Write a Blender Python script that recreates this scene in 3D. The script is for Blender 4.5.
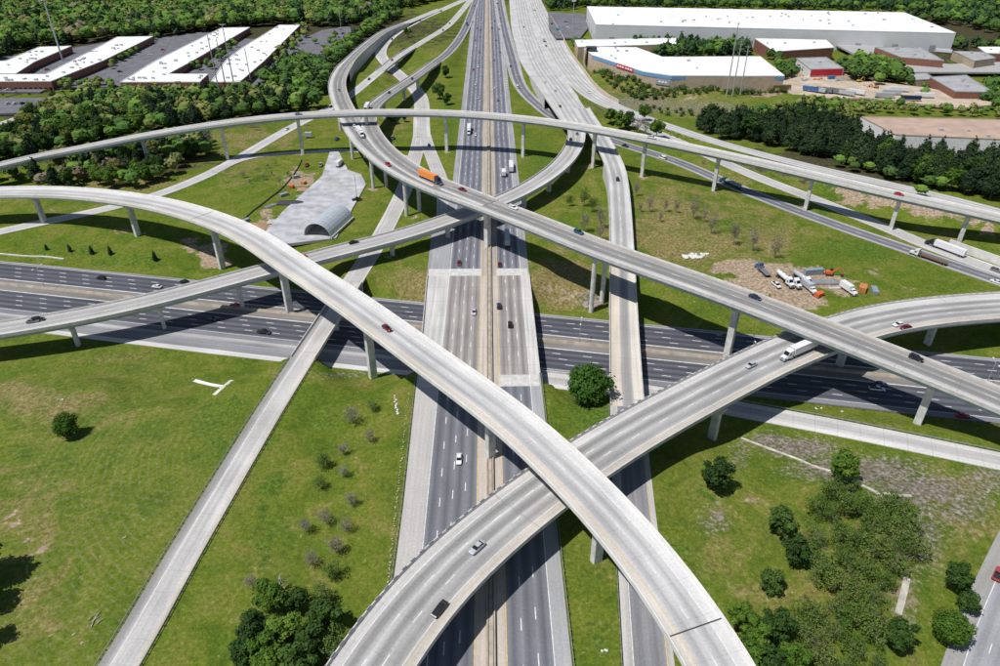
import bpy, bmesh, math, random
import numpy as np
from mathutils import Vector, Matrix

for o in list(bpy.data.objects): bpy.data.objects.remove(o)
SC = bpy.context.scene
COL = SC.collection
R = math.radians

# ------------------------------------------------------------------ camera, world, sun, exposure
F, PITCH, CAMH = 700.0, R(32.3), 148.0          # focal length in photo pixels, tilt below horizon, height in m
_s, _c = math.sin(PITCH), math.cos(PITCH)
cam_d = bpy.data.cameras.new('camera'); cam = bpy.data.objects.new('camera', cam_d); COL.objects.link(cam)
cam.location = (0, 0, CAMH); cam.rotation_euler = (math.pi/2 - PITCH, 0, 0)
cam_d.sensor_fit = 'HORIZONTAL'; cam_d.sensor_width = 36; cam_d.lens = 36*F/1000
cam_d.clip_start = 1; cam_d.clip_end = 6000
SC.camera = cam

SUN_AZ, SUN_EL = R(61), R(62.5)                   # shadows fall towards this azimuth (from +Y to +X)
world = bpy.data.worlds.new('World'); SC.world = world; world.use_nodes = True
nt = world.node_tree; nt.nodes.clear()
sky = nt.nodes.new('ShaderNodeTexSky'); sky.sky_type = 'NISHITA'; sky.sun_disc = False
sky.sun_elevation = SUN_EL; sky.sun_rotation = SUN_AZ + math.pi
sky.air_density = 1.0; sky.dust_density = 0.6
bg = nt.nodes.new('ShaderNodeBackground'); bg.inputs[1].default_value = 0.074
wo = nt.nodes.new('ShaderNodeOutputWorld')
nt.links.new(sky.outputs[0], bg.inputs[0]); nt.links.new(bg.outputs[0], wo.inputs[0])
sd = bpy.data.lights.new('sun', 'SUN'); sd.energy = 4.55; sd.angle = R(0.53); sd.color = (1.0, 0.975, 0.94)
sun = bpy.data.objects.new('sun', sd); COL.objects.link(sun); sun.location = (-200, -100, 400)
sun.rotation_euler = Vector((math.sin(SUN_AZ)*math.cos(SUN_EL), math.cos(SUN_AZ)*math.cos(SUN_EL), -math.sin(SUN_EL))).to_track_quat('-Z', 'Y').to_euler()
SC.view_settings.view_transform = 'Standard'; SC.view_settings.look = 'None'
SC.view_settings.exposure = 0.0; SC.view_settings.gamma = 1.0
SC.view_settings.use_curve_mapping = False
SC.render.resolution_x = 1024; SC.render.resolution_y = 682

# ------------------------------------------------------------------ survey helpers
def at(u, v, z=0.0):
    """world point at height z seen at photo pixel (u, v): how the survey of the photograph was taken"""
    a = (u-500)/F; b = (v-333)/F
    t = (CAMH-z)/(_s+b*_c)
    return np.array([a*t, (_c-b*_s)*t, z])

def tag(o, label=None, cat=None, group=None, kind=None):
    if label: o['label'] = label
    if cat: o['category'] = cat
    if group: o['group'] = group
    if kind: o['kind'] = kind
    return o

def link(o, parent=None):
    COL.objects.link(o)
    if parent is not None: o.parent = parent
    return o

def empty(name, loc=(0, 0, 0), rz=0.0):
    o = bpy.data.objects.new(name, None); o.location = loc; o.rotation_euler = (0, 0, rz)
    o.empty_display_size = 0.5
    return link(o)

def mesh_obj(name, verts, faces, mat, parent=None, uvs=None, smooth=False):
    me = bpy.data.meshes.new(name)
    me.from_pydata([tuple(map(float, v)) for v in verts], [], faces)
    if uvs is not None:
        uv = me.uv_layers.new(name='UVMap')
        arr = np.array([uvs[i] for f in faces for i in f], dtype=np.float32).ravel()
        uv.data.foreach_set('uv', arr)
    if mat is not None: me.materials.append(mat)
    if smooth: me.polygons.foreach_set('use_smooth', [True]*len(me.polygons))
    me.update()
    return link(bpy.data.objects.new(name, me), parent)

def inst(name, me, parent):
    return link(bpy.data.objects.new(name, me), parent)

class MB:
    """collects boxes, prisms and tubes into one mesh"""
    def __init__(s): s.v = []; s.f = []
    def add(s, vs, fs):
        n = len(s.v); s.v += [tuple(map(float, v)) for v in vs]; s.f += [tuple(i+n for i in f) for f in fs]; return s
    def box(s, x0, x1, y0, y1, z0, z1):
        return s.add([(x0,y0,z0),(x1,y0,z0),(x1,y1,z0),(x0,y1,z0),(x0,y0,z1),(x1,y0,z1),(x1,y1,z1),(x0,y1,z1)],
                     [(3,2,1,0),(4,5,6,7),(0,1,5,4),(1,2,6,5),(2,3,7,6),(3,0,4,7)])
    def loft(s, rings, cap=True):
        n = len(rings[0]); vs = [p for r in rings for p in r]; fs = []
        for k in range(len(rings)-1):
            for i in range(n):
                j = (i+1) % n
                fs.append((k*n+i, k*n+j, (k+1)*n+j, (k+1)*n+i))
        if cap:
            fs.append(tuple(range(n-1, -1, -1))); fs.append(tuple((len(rings)-1)*n+i for i in range(n)))
        return s.add(vs, fs)
    def tube(s, pts, rads, n=8):
        rings = []
        P = [Vector(p) for p in pts]
        for k, p in enumerate(P):
            t = (P[min(k+1, len(P)-1)]-P[max(k-1, 0)]).normalized()
            a = t.orthogonal().normalized(); b = t.cross(a)
            rings.append([tuple(p+(a*math.cos(2*math.pi*i/n)+b*math.sin(2*math.pi*i/n))*rads[k]) for i in range(n)])
        return s.loft(rings)
    def wheel(s, x, y, z, r, w, n=12):
        rings = [[(x+math.cos(2*math.pi*i/n)*rr, yy, z+math.sin(2*math.pi*i/n)*rr) for i in range(n)]
                 for yy, rr in ((y-w/2, r*.85), (y-w/2, r), (y+w/2, r), (y+w/2, r*.85))]
        return s.loft(rings)
    def mesh(s, name, mat=None, smooth=False):
        me = bpy.data.meshes.new(name); me.from_pydata(s.v, [], s.f)
        if mat: me.materials.append(mat)
        if smooth: me.polygons.foreach_set('use_smooth', [True]*len(me.polygons))
        me.update(); return me
    def build(s, name, mat, parent=None, smooth=False):
        return link(bpy.data.objects.new(name, s.mesh(name, mat, smooth)), parent)

# ------------------------------------------------------------------ materials
def newmat(name):
    m = bpy.data.materials.new(name); m.use_nodes = True
    t = m.node_tree; b = t.nodes['Principled BSDF']
    b.inputs['Roughness'].default_value = 0.85
    try: b.inputs['Specular IOR Level'].default_value = 0.25
    except KeyError: pass
    return m, t, b

def N(t, typ, **kw):
    n = t.nodes.new(typ)
    for k, v in kw.items(): setattr(n, k, v)
    return n

def srgb(r, g, b):
    f = lambda c: ((c/255+0.055)/1.055)**2.4 if c/255 > 0.04045 else c/255/12.92
    return (f(r), f(g), f(b), 1)

def paint(name, col, rough=0.6, spec=0.3, metal=0.0, vary=0.12, scale=0.6):
    """plain painted / cast surface with slight procedural mottling"""
    m, t, b = newmat(name)
    tc = N(t, 'ShaderNodeTexCoord'); nz = N(t, 'ShaderNodeTexNoise'); nz.inputs['Scale'].default_value = scale
    nz.inputs['Detail'].default_value = 4
    mp = N(t, 'ShaderNodeMapRange'); mp.inputs[1].default_value = .3; mp.inputs[2].default_value = .7
    mp.inputs[3].default_value = 1-vary; mp.inputs[4].default_value = 1+vary
    mx = N(t, 'ShaderNodeMix', data_type='RGBA', blend_type='MULTIPLY'); mx.inputs[0].default_value = 1
    mx.inputs[6].default_value = (*col[:3], 1)
    t.links.new(tc.outputs['Object'], nz.inputs[0]); t.links.new(nz.outputs[0], mp.inputs[0])
    t.links.new(mp.outputs[0], mx.inputs[7]); t.links.new(mx.outputs[2], b.inputs['Base Color'])
    b.inputs['Roughness'].default_value = rough; b.inputs['Metallic'].default_value = metal
    b.inputs['Specular IOR Level'].default_value = spec
    return m

def pavement(name, stops, streak=0.16, blotch=0.14, joint=0.0, joint_len=9.0, fine=0.10, tar=0.0, rough=0.9):
    """pavement whose colour follows the offset across the road (UV.x in metres, left positive); wear runs along UV.y"""
    stops = sorted(stops)
    lo, hi = stops[0][0]-.01, stops[-1][0]+.01
    m, t, b = newmat(name); L = t.links.new
    uv = N(t, 'ShaderNodeUVMap', uv_map='UVMap'); sp = N(t, 'ShaderNodeSeparateXYZ'); L(uv.outputs[0], sp.inputs[0])
    # wander the lanes' wear a little along the road
    wn = N(t, 'ShaderNodeTexNoise', noise_dimensions='1D'); wn.inputs['Scale'].default_value = .03; L(sp.outputs[1], wn.inputs['W'])
    wm = N(t, 'ShaderNodeMath', operation='MULTIPLY_ADD'); wm.inputs[1].default_value = .7; wm.inputs[2].default_value = -.35; L(wn.outputs[0], wm.inputs[0])
    ad = N(t, 'ShaderNodeMath', operation='ADD'); L(sp.outputs[0], ad.inputs[0]); L(wm.outputs[0], ad.inputs[1])
    mr = N(t, 'ShaderNodeMapRange'); mr.inputs[1].default_value = lo; mr.inputs[2].default_value = hi; L(ad.outputs[0], mr.inputs[0])
    cr = N(t, 'ShaderNodeValToRGB'); el = cr.color_ramp.elements
    el.remove(el[1])
    for i, (p, c) in enumerate(stops):
        if i == 0: el[0].position = (p-lo)/(hi-lo); el[0].color = c
        else: el.new((p-lo)/(hi-lo)).color = c
    L(mr.outputs[0], cr.inputs[0])
    def cmb(sx, sy):
        c = N(t, 'ShaderNodeCombineXYZ')
        for k, s_ in ((0, sx), (1, sy)):
            mm = N(t, 'ShaderNodeMath', operation='MULTIPLY'); mm.inputs[1].default_value = s_; L(sp.outputs[k], mm.inputs[0]); L(mm.outputs[0], c.inputs[k])
        return c.outputs[0]
    def nz(vec, scale, detail, amp, prev):
        n_ = N(t, 'ShaderNodeTexNoise'); n_.inputs['Scale'].default_value = scale; n_.inputs['Detail'].default_value = detail
        L(vec, n_.inputs[0])
        mp = N(t, 'ShaderNodeMapRange'); mp.inputs[1].default_value = .28; mp.inputs[2].default_value = .72
        mp.inputs[3].default_value = 1-amp; mp.inputs[4].default_value = 1+amp; L(n_.outputs[0], mp.inputs[0])
        mx = N(t, 'ShaderNodeMix', data_type='RGBA', blend_type='MULTIPLY'); mx.inputs[0].default_value = 1
        L(prev, mx.inputs[6]); L(mp.outputs[0], mx.inputs[7]); return mx.outputs[2]
    c = cr.outputs[0]
    c = nz(cmb(1.1, .02), 1.0, 3, streak, c)
    c = nz(cmb(.10, .05), 1.0, 4, blotch, c)
    c = nz(cmb(1, 1), 1.6, 3, fine, c)
    if joint > 0:
        md = N(t, 'ShaderNodeMath', operation='PINGPONG'); md.inputs[1].default_value = joint_len/2; L(sp.outputs[1], md.inputs[0])
        lt = N(t, 'ShaderNodeMath', operation='LESS_THAN'); lt.inputs[1].default_value = .12; L(md.outputs[0], lt.inputs[0])
        ml = N(t, 'ShaderNodeMath', operation='MULTIPLY'); ml.inputs[1].default_value = joint; L(lt.outputs[0], ml.inputs[0])
        mx = N(t, 'ShaderNodeMix', data_type='RGBA'); L(ml.outputs[0], mx.inputs[0]); L(c, mx.inputs[6]); mx.inputs[7].default_value = (.06, .055, .05, 1); c = mx.outputs[2]
    if tar > 0:      # sealed cracks and repair patches
        n_ = N(t, 'ShaderNodeTexVoronoi', feature='F1'); n_.inputs['Scale'].default_value = 1; L(cmb(.25, .06), n_.inputs[0])
        cmp_ = N(t, 'ShaderNodeSeparateColor'); L(n_.outputs['Color'], cmp_.inputs[0])
        g = N(t, 'ShaderNodeMath', operation='GREATER_THAN'); g.inputs[1].default_value = .86; L(cmp_.outputs[0], g.inputs[0])
        ml = N(t, 'ShaderNodeMath', operation='MULTIPLY'); ml.inputs[1].default_value = tar; L(g.outputs[0], ml.inputs[0])
        mx = N(t, 'ShaderNodeMix', data_type='RGBA'); L(ml.outputs[0], mx.inputs[0]); L(c, mx.inputs[6]); mx.inputs[7].default_value = (.11, .105, .105, 1); c = mx.outputs[2]
    L(c, b.inputs['Base Color']); b.inputs['Roughness'].default_value = rough; b.inputs['Specular IOR Level'].default_value = .2
    return m

def lane_stops(edge_l, lanes, edge_r, shoulder, light, dark):
    """stops for shoulders plus lanes (list of lane-boundary offsets, descending from the left edge)"""
    st = [(edge_l, shoulder)]
    lanes = sorted(lanes, reverse=True)
    st.append((lanes[0]+.25, shoulder)); 
    for a, b in zip(lanes[:-1], lanes[1:]):
        st.append((a-.15, light)); st.append(((a+b)/2+.45, dark)); st.append(((a+b)/2-.45, dark))
    st.append((lanes[-1]+.15, light)); st.append((lanes[-1]-.25, shoulder)); st.append((edge_r, shoulder))
    # keep them distinct
    out = []
    for p, c in sorted(st, key=lambda q: q[0]): out.append((p, c))
    return out[:31]

G = lambda v, w=0.0: (v+w*.022, v, v-w*.025, 1)
C_LIGHT = G(.475, .8); C_MID = G(.405, .8); C_LANE = G(.34, .4); C_DARK = G(.24, .4); C_WHITE = G(.56, .6); C_TAN = (.45, .40, .345, 1)
A_SH = (.20, .20, .22, 1); A_LANE = (.115, .119, .140, 1); A_DARK = (.058, .060, .074, 1)

M = {}
M['concrete'] = paint('cast_concrete', (.52, .505, .48), .9, .2, 0, .16, .5)
M['pier'] = paint('pier_concrete', (.60, .59, .565), .9, .2, 0, .22, .5)
M['white_concrete'] = paint('pale_concrete', (.66, .64, .60), .9, .2, 0, .12, .4)
M['steel_blue'] = paint('painted_girder_steel', (.36, .42, .42), .6, .3, 0, .15, .3)
M['steel_grey'] = paint('galvanised_steel', (.30, .31, .32), .55, .4, .3, .2, .8)
M['dark_joint'] = paint('joint_rubber', (.05, .05, .05), .8)
M['white_line'] = paint('white_road_paint', (.64, .64, .62), .8, .2, 0, .2, .8)
M['yellow_line'] = paint('yellow_road_paint', (.62, .45, .16), .8, .2, 0, .2, .8)
M['rubber'] = paint('tyre_rubber', (.02, .02, .021), .9)
M['rim'] = paint('wheel_alloy', (.4, .4, .41), .35, .5, .6)
M['glass'] = paint('dark_glass', (.012, .015, .02), .08, .6, 0, .02)
M['lamp_white'] = paint('headlamp_lens', (.75, .76, .75), .2, .6)
M['lamp_red'] = paint('tail_lamp_lens', (.45, .02, .02), .25, .6)
M['chassis'] = paint('black_chassis', (.03, .03, .032), .6)
M['barrier_tan'] = paint('weathered_barrier', (.36, .31, .25), .9, .2, 0, .25, .3)

# ------------------------------------------------------------------ road centre lines, surveyed from the photograph
def catmull(P, closed=False, sub=16):
    P = np.asarray(P, float); out = []
    n = len(P)
    for i in range(n-1):
        p0 = P[i-1] if i > 0 else 2*P[0]-P[1]
        p1, p2 = P[i], P[i+1]
        p3 = P[i+2] if i+2 < n else 2*P[-1]-P[-2]
        # centripetal parameters
        t01 = max(np.linalg.norm((p1-p0)[:3])**.5, 1e-4); t12 = max(np.linalg.norm((p2-p1)[:3])**.5, 1e-4); t23 = max(np.linalg.norm((p3-p2)[:3])**.5, 1e-4)
        m1 = (p2-p1+t12*((p1-p0)/t01-(p2-p0)/(t01+t12))); m2 = (p2-p1+t12*((p3-p2)/t23-(p3-p1)/(t12+t23)))
        for k in range(sub):
            t = k/sub
            out.append((2*t**3-3*t*t+1)*p1+(t**3-2*t*t+t)*m1+(-2*t**3+3*t*t)*p2+(t**3-t*t)*m2)
    out.append(P[-1]); return np.array(out)

class Road:
    def __init__(s, name, px, wl, wr=None, step=4.0, world=False, smooth=1, bridge=None):
        """px: (u, v, z) control points, or world points; wl / wr: half widths left and right (number or [(station, w)...])"""
        s.name = name
        P = np.array(px, float) if world else np.array([at(*p) for p in px])
        s.ctrl = P
        C = catmull(P)
        d = np.r_[0, np.cumsum(np.linalg.norm(np.diff(C[:, :2], axis=0), axis=1))]
        n = max(int(d[-1]/step), 2)
        ss = np.linspace(0, d[-1], n+1)
        p = np.stack([np.interp(ss, d, C[:, k]) for k in range(3)], 1)
        for _ in range(smooth*6):
            q = p.copy(); q[1:-1] = (p[:-2]+2*p[1:-1]+p[2:])/4; p = q
        s.p = p; s._frame()
        wr = wl if wr is None else wr
        s.wl = s._w(wl); s.wr = s._w(wr)
        s.bridge = np.zeros(len(p), bool)
    def _frame(s):
        t = np.gradient(s.p, axis=0); t[:, 2] = 0
        s.t = t/np.linalg.norm(t, axis=1)[:, None]
        s.n = np.stack([-s.t[:, 1], s.t[:, 0], np.zeros(len(s.p))], 1)
        s.s = np.r_[0, np.cumsum(np.linalg.norm(np.diff(s.p[:, :2], axis=0), axis=1))]
    def _w(s, w):
        if isinstance(w, (int, float)): return np.full(len(s.p), float(w))
        return np.interp(s.s, [a for a, _ in w], [b for _, b in w])
    def station(s, u, v, z=None):
        zz = float(np.mean(s.p[:, 2])) if z is None else z
        for _ in range(4):
            q = at(u, v, zz); i = int(np.argmin(np.hypot(s.p[:, 0]-q[0], s.p[:, 1]-q[1]))); zz = s.p[i, 2]
        return i
    def near(s, x, y):
        d = np.hypot(s.p[:, 0]-x, s.p[:, 1]-y); i = int(d.argmin()); return i, d[i]
    def sub(s, i0, i1):
        r = Road.__new__(Road); r.name = s.name
        sl = slice(max(i0, 0), min(i1+1, len(s.p)))
        for k in ('p', 't', 'n', 's', 'wl', 'wr', 'bridge'): setattr(r, k, getattr(s, k)[sl])
        return r

def edges_mid(top, bot, zf, drop=0.0, n=14):
    """centre line and width from the two deck edges as seen in the photograph"""
    def dens(p):
        p = np.array(p, float); d = np.r_[0, np.cumsum(np.hypot(*np.diff(p, axis=0).T))]
        q = np.linspace(0, d[-1], 300); return np.stack([np.interp(q, d, p[:, 0]), np.interp(q, d, p[:, 1])], 1)
    A = np.array([at(u, v, zf(u)) for u, v in dens(top)]); B = np.array([at(u, v, zf(u)-drop) for u, v in dens(bot)])
    out = []; 
    for i in np.linspace(0, 299, n).astype(int):
        d = np.hypot(A[:, 0]-B[i, 0], A[:, 1]-B[i, 1]); j = int(d.argmin())
        if j in (0, 299) and i not in (0, 299): continue
        m = (A[j]+B[i])/2; m[2] = (A[j][2]+B[i][2]+drop)/2; out.append(m)
    return np.array(out)

ip = lambda pts: (lambda u: float(np.interp(u, [p[0] for p in pts], [p[1] for p in pts])))

# the wide highway that runs away from the camera: straight
mx_ = lambda Y: -2.2-(Y-100)*.01535
MAIN = Road('main', [(mx_(Y), Y, 0) for Y in (20, 200, 400, 700, 1100, 1650)], 24, 18.4, world=True, step=3.5)
Yv = MAIN.p[:, 1]
MAIN.wl = np.interp(Yv, [20, 143, 240, 291, 328, 352, 395, 700, 900, 1650], [24.2, 24.7, 26.8, 28.4, 29.3, 23.5, 21.6, 21.6, 22, 22])
# the lower, crossing highway
ea, eb = at(0, 284, -7), at(950, 382.8, -7); ed = (eb-ea)/np.hypot(*(eb-ea)[:2])
EW = Road('crossing', [ea+ed*k for k in (-420, -200, 0, 200, 401, 600, 900)], 21, 22.5, world=True, step=6)
EW.wr = np.interp(EW.p[:, 0], [-400, -10, 30, 500], [26.3, 26.3, 22.5, 22.5])

zR3 = ip([(0, 12.8), (38, 13.6), (132, 16.6), (209, 19), (279, 20.6), (369, 21.2), (487, 21), (606, 19.4), (720, 17.8)])
R3 = Road('r3', np.vstack([[at(-190, 222, 9), at(-90, 200, 10.8)],
     [at(*q) for q in ((0, 192, 12.6), (78, 193.2, 14.4), (156, 203.5, 16.8), (213, 219.5, 19), (246, 233.5, 19.9))],
     edges_mid([(240, 222), (260, 234), (331, 272), (419, 333), (456, 359), (500, 389), (568, 441), (623, 493), (672, 548), (724, 615), (768, 675)],
               [(240, 250), (318, 300), (362, 332), (414, 373), (500, 437), (553, 493), (610, 555), (657, 623), (681, 666), (700, 705)], zR3, 1.4)[1:],
     [at(765, 755, 17), at(800, 850, 16)]]), 6.75, world=True, smooth=3)
zR5 = ip([(340, 16), (410, 21), (486, 22.2), (594, 21.8), (736, 19.4), (934, 14.2), (1000, 12.5)])
R5 = Road('r5', np.vstack([[at(*q) for q in ((440, 9, .4), (406, 23, 2.4), (386, 31, 4.8), (370, 42, 7.5), (353, 57, 10), (341.5, 71, 11.8), (337, 84, 13.2), (339.5, 98, 14.8), (347, 114, 16.2), (356, 131, 17.5), (372, 149, 19.2), (397, 168, 20.6), (440, 188.5, 21.8))],
     edges_mid([(470, 187), (500, 197), (610, 245), (740, 288), (840, 325), (1000, 388)], [(456, 208), (500, 222), (545, 240), (600, 260), (740, 312), (900, 377), (1000, 416)], zR5, 1.4, 9),
     [at(1090, 440, 10.5), at(1200, 490, 9)]]), 7.1, world=True, smooth=3)
R5.wl = np.interp(R5.s, [0, 330, 420, 460], [5.4, 5.4, 5.6, 7.1]); R5.wr = R5.wl.copy()
zR6 = ip([(330, 10.6), (540, 11.3), (726, 11.4), (800, 10.6), (946, 8.4), (1000, 7.4)])
R6 = Road('r6', np.vstack([[at(300, 800, 10.2), at(330, 730, 10.4)],
     edges_mid([(310, 682), (323, 666), (390, 582), (430, 540), (492, 493), (570, 442), (620, 409), (740, 349), (845, 315), (900, 301), (1000, 290)],
               [(400, 682), (412, 666), (480, 585), (567, 510), (610, 476), (730, 410), (835, 352), (900, 330), (1000, 325)], zR6, 1.2)[1:-1],
     [at(1000, 306, 7.4), at(1110, 303, 6)]]), 8.65, world=True, smooth=3)
R6.wl = np.interp(R6.p[:, 0], [90, 200, 240], [8.65, 10, 10.8]); R6.wr = R6.wl.copy()
R4 = Road('r4', [(-140, 345, 3.6), (-60, 338.5, 4.2), (0, 329.5, 4.8), (60, 320, 5.5), (130, 306, 6.3), (200, 288.5, 7.2), (270, 269.5, 7.8), (340, 251, 8.2), (400, 236, 8.6), (450, 219.5, 9.1), (500, 201.5, 9.6), (530, 187, 10), (552, 172.5, 10.3), (567, 158, 10.5), (575.5, 143, 10.5), (576.5, 130, 10.4), (573, 117, 10)], 5.9, smooth=2)
R2 = Road('r2', [(-120, 194, 4), (-40, 175, 6), (0, 165.5, 8), (40, 156, 10), (78, 149, 12), (140, 136.5, 17), (200, 126.5, 20.8), (240, 121, 22.6), (300, 115.2, 24.5), (370, 112.2, 25.2), (430, 112.4, 25.2), (480, 114.8, 24.8), (540, 120.6, 24.3), (610, 131.6, 23.4), (680, 145.3, 21), (740, 158.2, 18.8), (820, 176.6, 16.2), (898, 195, 14.4), (960, 208.5, 12.2), (1000, 217.6, 10.6), (1090, 239, 8), (1180, 262, 6)], 4.7, smooth=2)
R5b = Road('r5b', [(481, -14, 0), (476, 0, 0), (471, 14, .2), (464.5, 30, 1), (456, 43.5, 2.5), (446, 54.5, 4.2), (430, 66, 7.2), (412, 79, 10.4), (390, 93, 13.4), (373, 107, 15.6), (368.5, 121, 17), (378, 141, 19), (399, 161, 20.6), (430, 179.5, 21.5), (462, 192, 22), (490, 203, 22.2)], 5.4, smooth=2)
R7 = Road('r7', [(40, 790, -1), (82, 722, -.5), (121, 665, 0), (170, 577, 0), (220, 493, 0), (265, 418, .2), (303, 358, .5), (328, 320, .6), (352, 282, .3), (373, 250, -.4), (388, 223, -1), (404, 190, -1.2), (413, 163, -1.2), (418, 145, -1.1), (421, 128, -1.05)], 4.75, smooth=2)
R8 = Road('r8', [(486, -12, .2), (468, -2, .2), (448, 7, .2), (420, 19.5, 0), (398, 31.5, -.7), (384, 44, -1.4), (380.5, 54, -1.8), (387, 63.5, -2), (400, 75, -2), (412.5, 86, -1.8), (420, 96, -1.5), (422, 107, -1.2), (421.5, 121, -1), (422, 137, -.9)], 6.2, smooth=2)
R8b = Road('r8b', [(423, 128, -1.0), (428, 146, -.8), (434, 162, -.6), (441, 180, -.3), (444.5, 200, -.1), (444, 222, -.03), (442, 246, -.03)], 4.3, smooth=1)
R9 = Road('r9', [(478, -14, .1), (470, 0, .1), (459, 14, .3), (447, 26.5, 1), (422, 42, 3.2), (396, 58.5, 4.8), (371, 78.5, 3.2), (352, 94, 1.2), (330, 108, .1), (293, 126.5, -.8), (255, 148.5, -1.2), (215, 171, -2), (165, 192, -2.6), (105, 209, -3.2), (50, 220.5, -3.8), (0, 231.5, -4.2), (-90, 250, -5)], 4.6, smooth=2)
R10 = Road('r10', [(495.5, -25, .05), (499, 0, .05), (504.5, 30, .05), (511.5, 57, .0), (519.5, 84, -.2), (529, 97, -.6), (540, 106.5, -1), (551, 115.5, -1.3), (576, 127, -1.6), (606, 138.5, -1.8), (640, 149.5, -2), (680, 162.5, -2.4), (745, 190.5, -3.2), (824, 220.5, -4.2), (908, 249.5, -5), (1000, 281, -5.8), (1100, 314, -6.6)], 5.4, smooth=2)
R10.wl = np.interp(R10.s, [0, R10.s[R10.station(512, 57)], R10.s[R10.station(540, 106)]], [9.0, 7.4, 5.4]); R10.wr = np.interp(R10.s, [0, R10.s[R10.station(512, 57)], R10.s[R10.station(540, 106)]], [9.5, 7.4, 5.4])
R11 = Road('r11', [(577, 100, 8.6), (585, 114, 10), (594.5, 129, 10.4), (606, 148, 9.6), (616, 170, 7.9), (619.5, 199, 5.4), (621.5, 240, 2.6), (623, 290, 1.2), (624.5, 345, .8), (627, 402, .5), (632, 480, 0), (640, 560, 0), (647, 640, 0), (656, 740, 0), (662, 820, 0)], 5.75, smooth=2)
R12 = Road('r12', [(517, -30, 0), (518.5, -8, .1), (521, 10, .3), (525, 30, .7), (531, 47, 1.7), (538.5, 65, 3.4), (550, 82, 6.2), (561, 97, 8.5), (573, 115, 9.9), (579, 124, 10.3), (584, 132, 10.4)], 13, smooth=2)
R12.wl = R12.wr = np.interp(R12.p[:, 1], [485, 510, 560, 640, 760, 900, 1500], [10.2, 11.6, 13, 14.5, 16.5, 16.5, 16])
R13 = Road('r13', [(529, -20, .1), (533, 0, .2), (540, 18, .3), (548, 35, .5), (557, 54, .9), (570, 73, 1.4), (586, 90, 1.8), (606, 103, 2.2), (635, 114.5, 2.5), (664, 124.5, 2.6), (720, 143, 2.6), (814, 167.5, 2.4), (890, 184.5, 2.2), (965, 202.5, 2), (1000, 212, 1.8), (1100, 238, 1.5)], 6.5, smooth=2)
R13.wl = np.interp(R13.p[:, 1], [430, 520, 600, 700, 900, 1500], [5.2, 5.6, 9, 14, 15, 12]); R13.wr = np.interp(R13.p[:, 1], [430, 520, 600, 700, 900, 1500], [5.2, 5.6, 9, 9.5, 10, 9])
R14 = Road('r14', [(622, 118, 1.6), (640, 126, 1.2), (664, 135.5, .6), (690, 146.5, 0), (725, 163, -1), (766, 180.5, -2), (810, 197, -3), (850, 213, -3.8), (890, 229, -4.6), (925, 244.5, -5.1), (965, 259, -5.5), (1000, 271.5, -5.7), (1100, 306, -6.5)], 5.0, smooth=2)
R15 = Road('r15', [(1070, 470, -4), (1040, 520, -3.5), (1008, 590, -3), (984, 652, -2.6), (962, 740, -2.3), (950, 820, -2)], 7.0, smooth=2)
R16 = Road('r16', [(-160, 300, -7.03), (0, 321, -7.03), (95, 332.5, -7.03), (190, 344, -7.03), (290, 355.5, -7.03), (400, 367, -7.03), (470, 373, -7.03), (556, 381, -7.0), (655, 393, -6.6), (740, 409.5, -6), (840, 428, -5), (920, 444.5, -4), (1000, 461, -3.2), (1100, 482, -2.5)], 4.6, smooth=2)
ACC = Road('access', [(215, 172, -1.9), (243, 159, -1.3), (275, 154, -.8), (310, 152, -.6), (338, 150, -.6), (372, 152, -.8), (408, 157, -1.1)], 2.6, smooth=1)

# which stretches stand on bridges
bm0, bm1 = int(np.argmin(abs(Yv-205))), int(np.argmin(abs(Yv-284)))
MAIN.bridge[bm0:bm1+1] = True
def mark(r, a, b):
    i, j = r.station(*a), r.station(*b); i, j = min(i, j), max(i, j); r.bridge[i:j+1] = True; return i, j
b7 = mark(R7, (303, 358, .5), (353, 281, .3))
b11 = mark(R11, (627, 404, .5), (580, 108, 8.5))
b12 = mark(R12, (545, 76, 5), (581, 125, 10.3)); R12.bridge[b12[0]:] = True
b9 = mark(R9, (411, 48, 4), (380, 71, 4))
b5b = mark(R5b, (436, 62, 5.6), (399, 161, 17.6)); R5b.bridge[b5b[0]:] = True
b5 = R5.station(406, 23, 2.2)
R5.bridge[b5:] = True
for r in (R2, R3, R4, R6): r.bridge[:] = True

ROADS = [MAIN, EW, R7, R8, R8b, R9, R10, R11, R12, R13, R14, R15, R16, ACC, R5, R5b]

# ------------------------------------------------------------------ terrain height
_S = []; 
for r in ROADS:
    for i in range(len(r.p)):
        if r.bridge[i]: continue
        mid = (r.wl[i]-r.wr[i])/2; hw = (r.wl[i]+r.wr[i])/2
        q = r.p[i]+r.n[i]*mid
        _S.append((q[0], q[1], r.p[i, 2], hw, r.t[i, 0], r.t[i, 1]))
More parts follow.
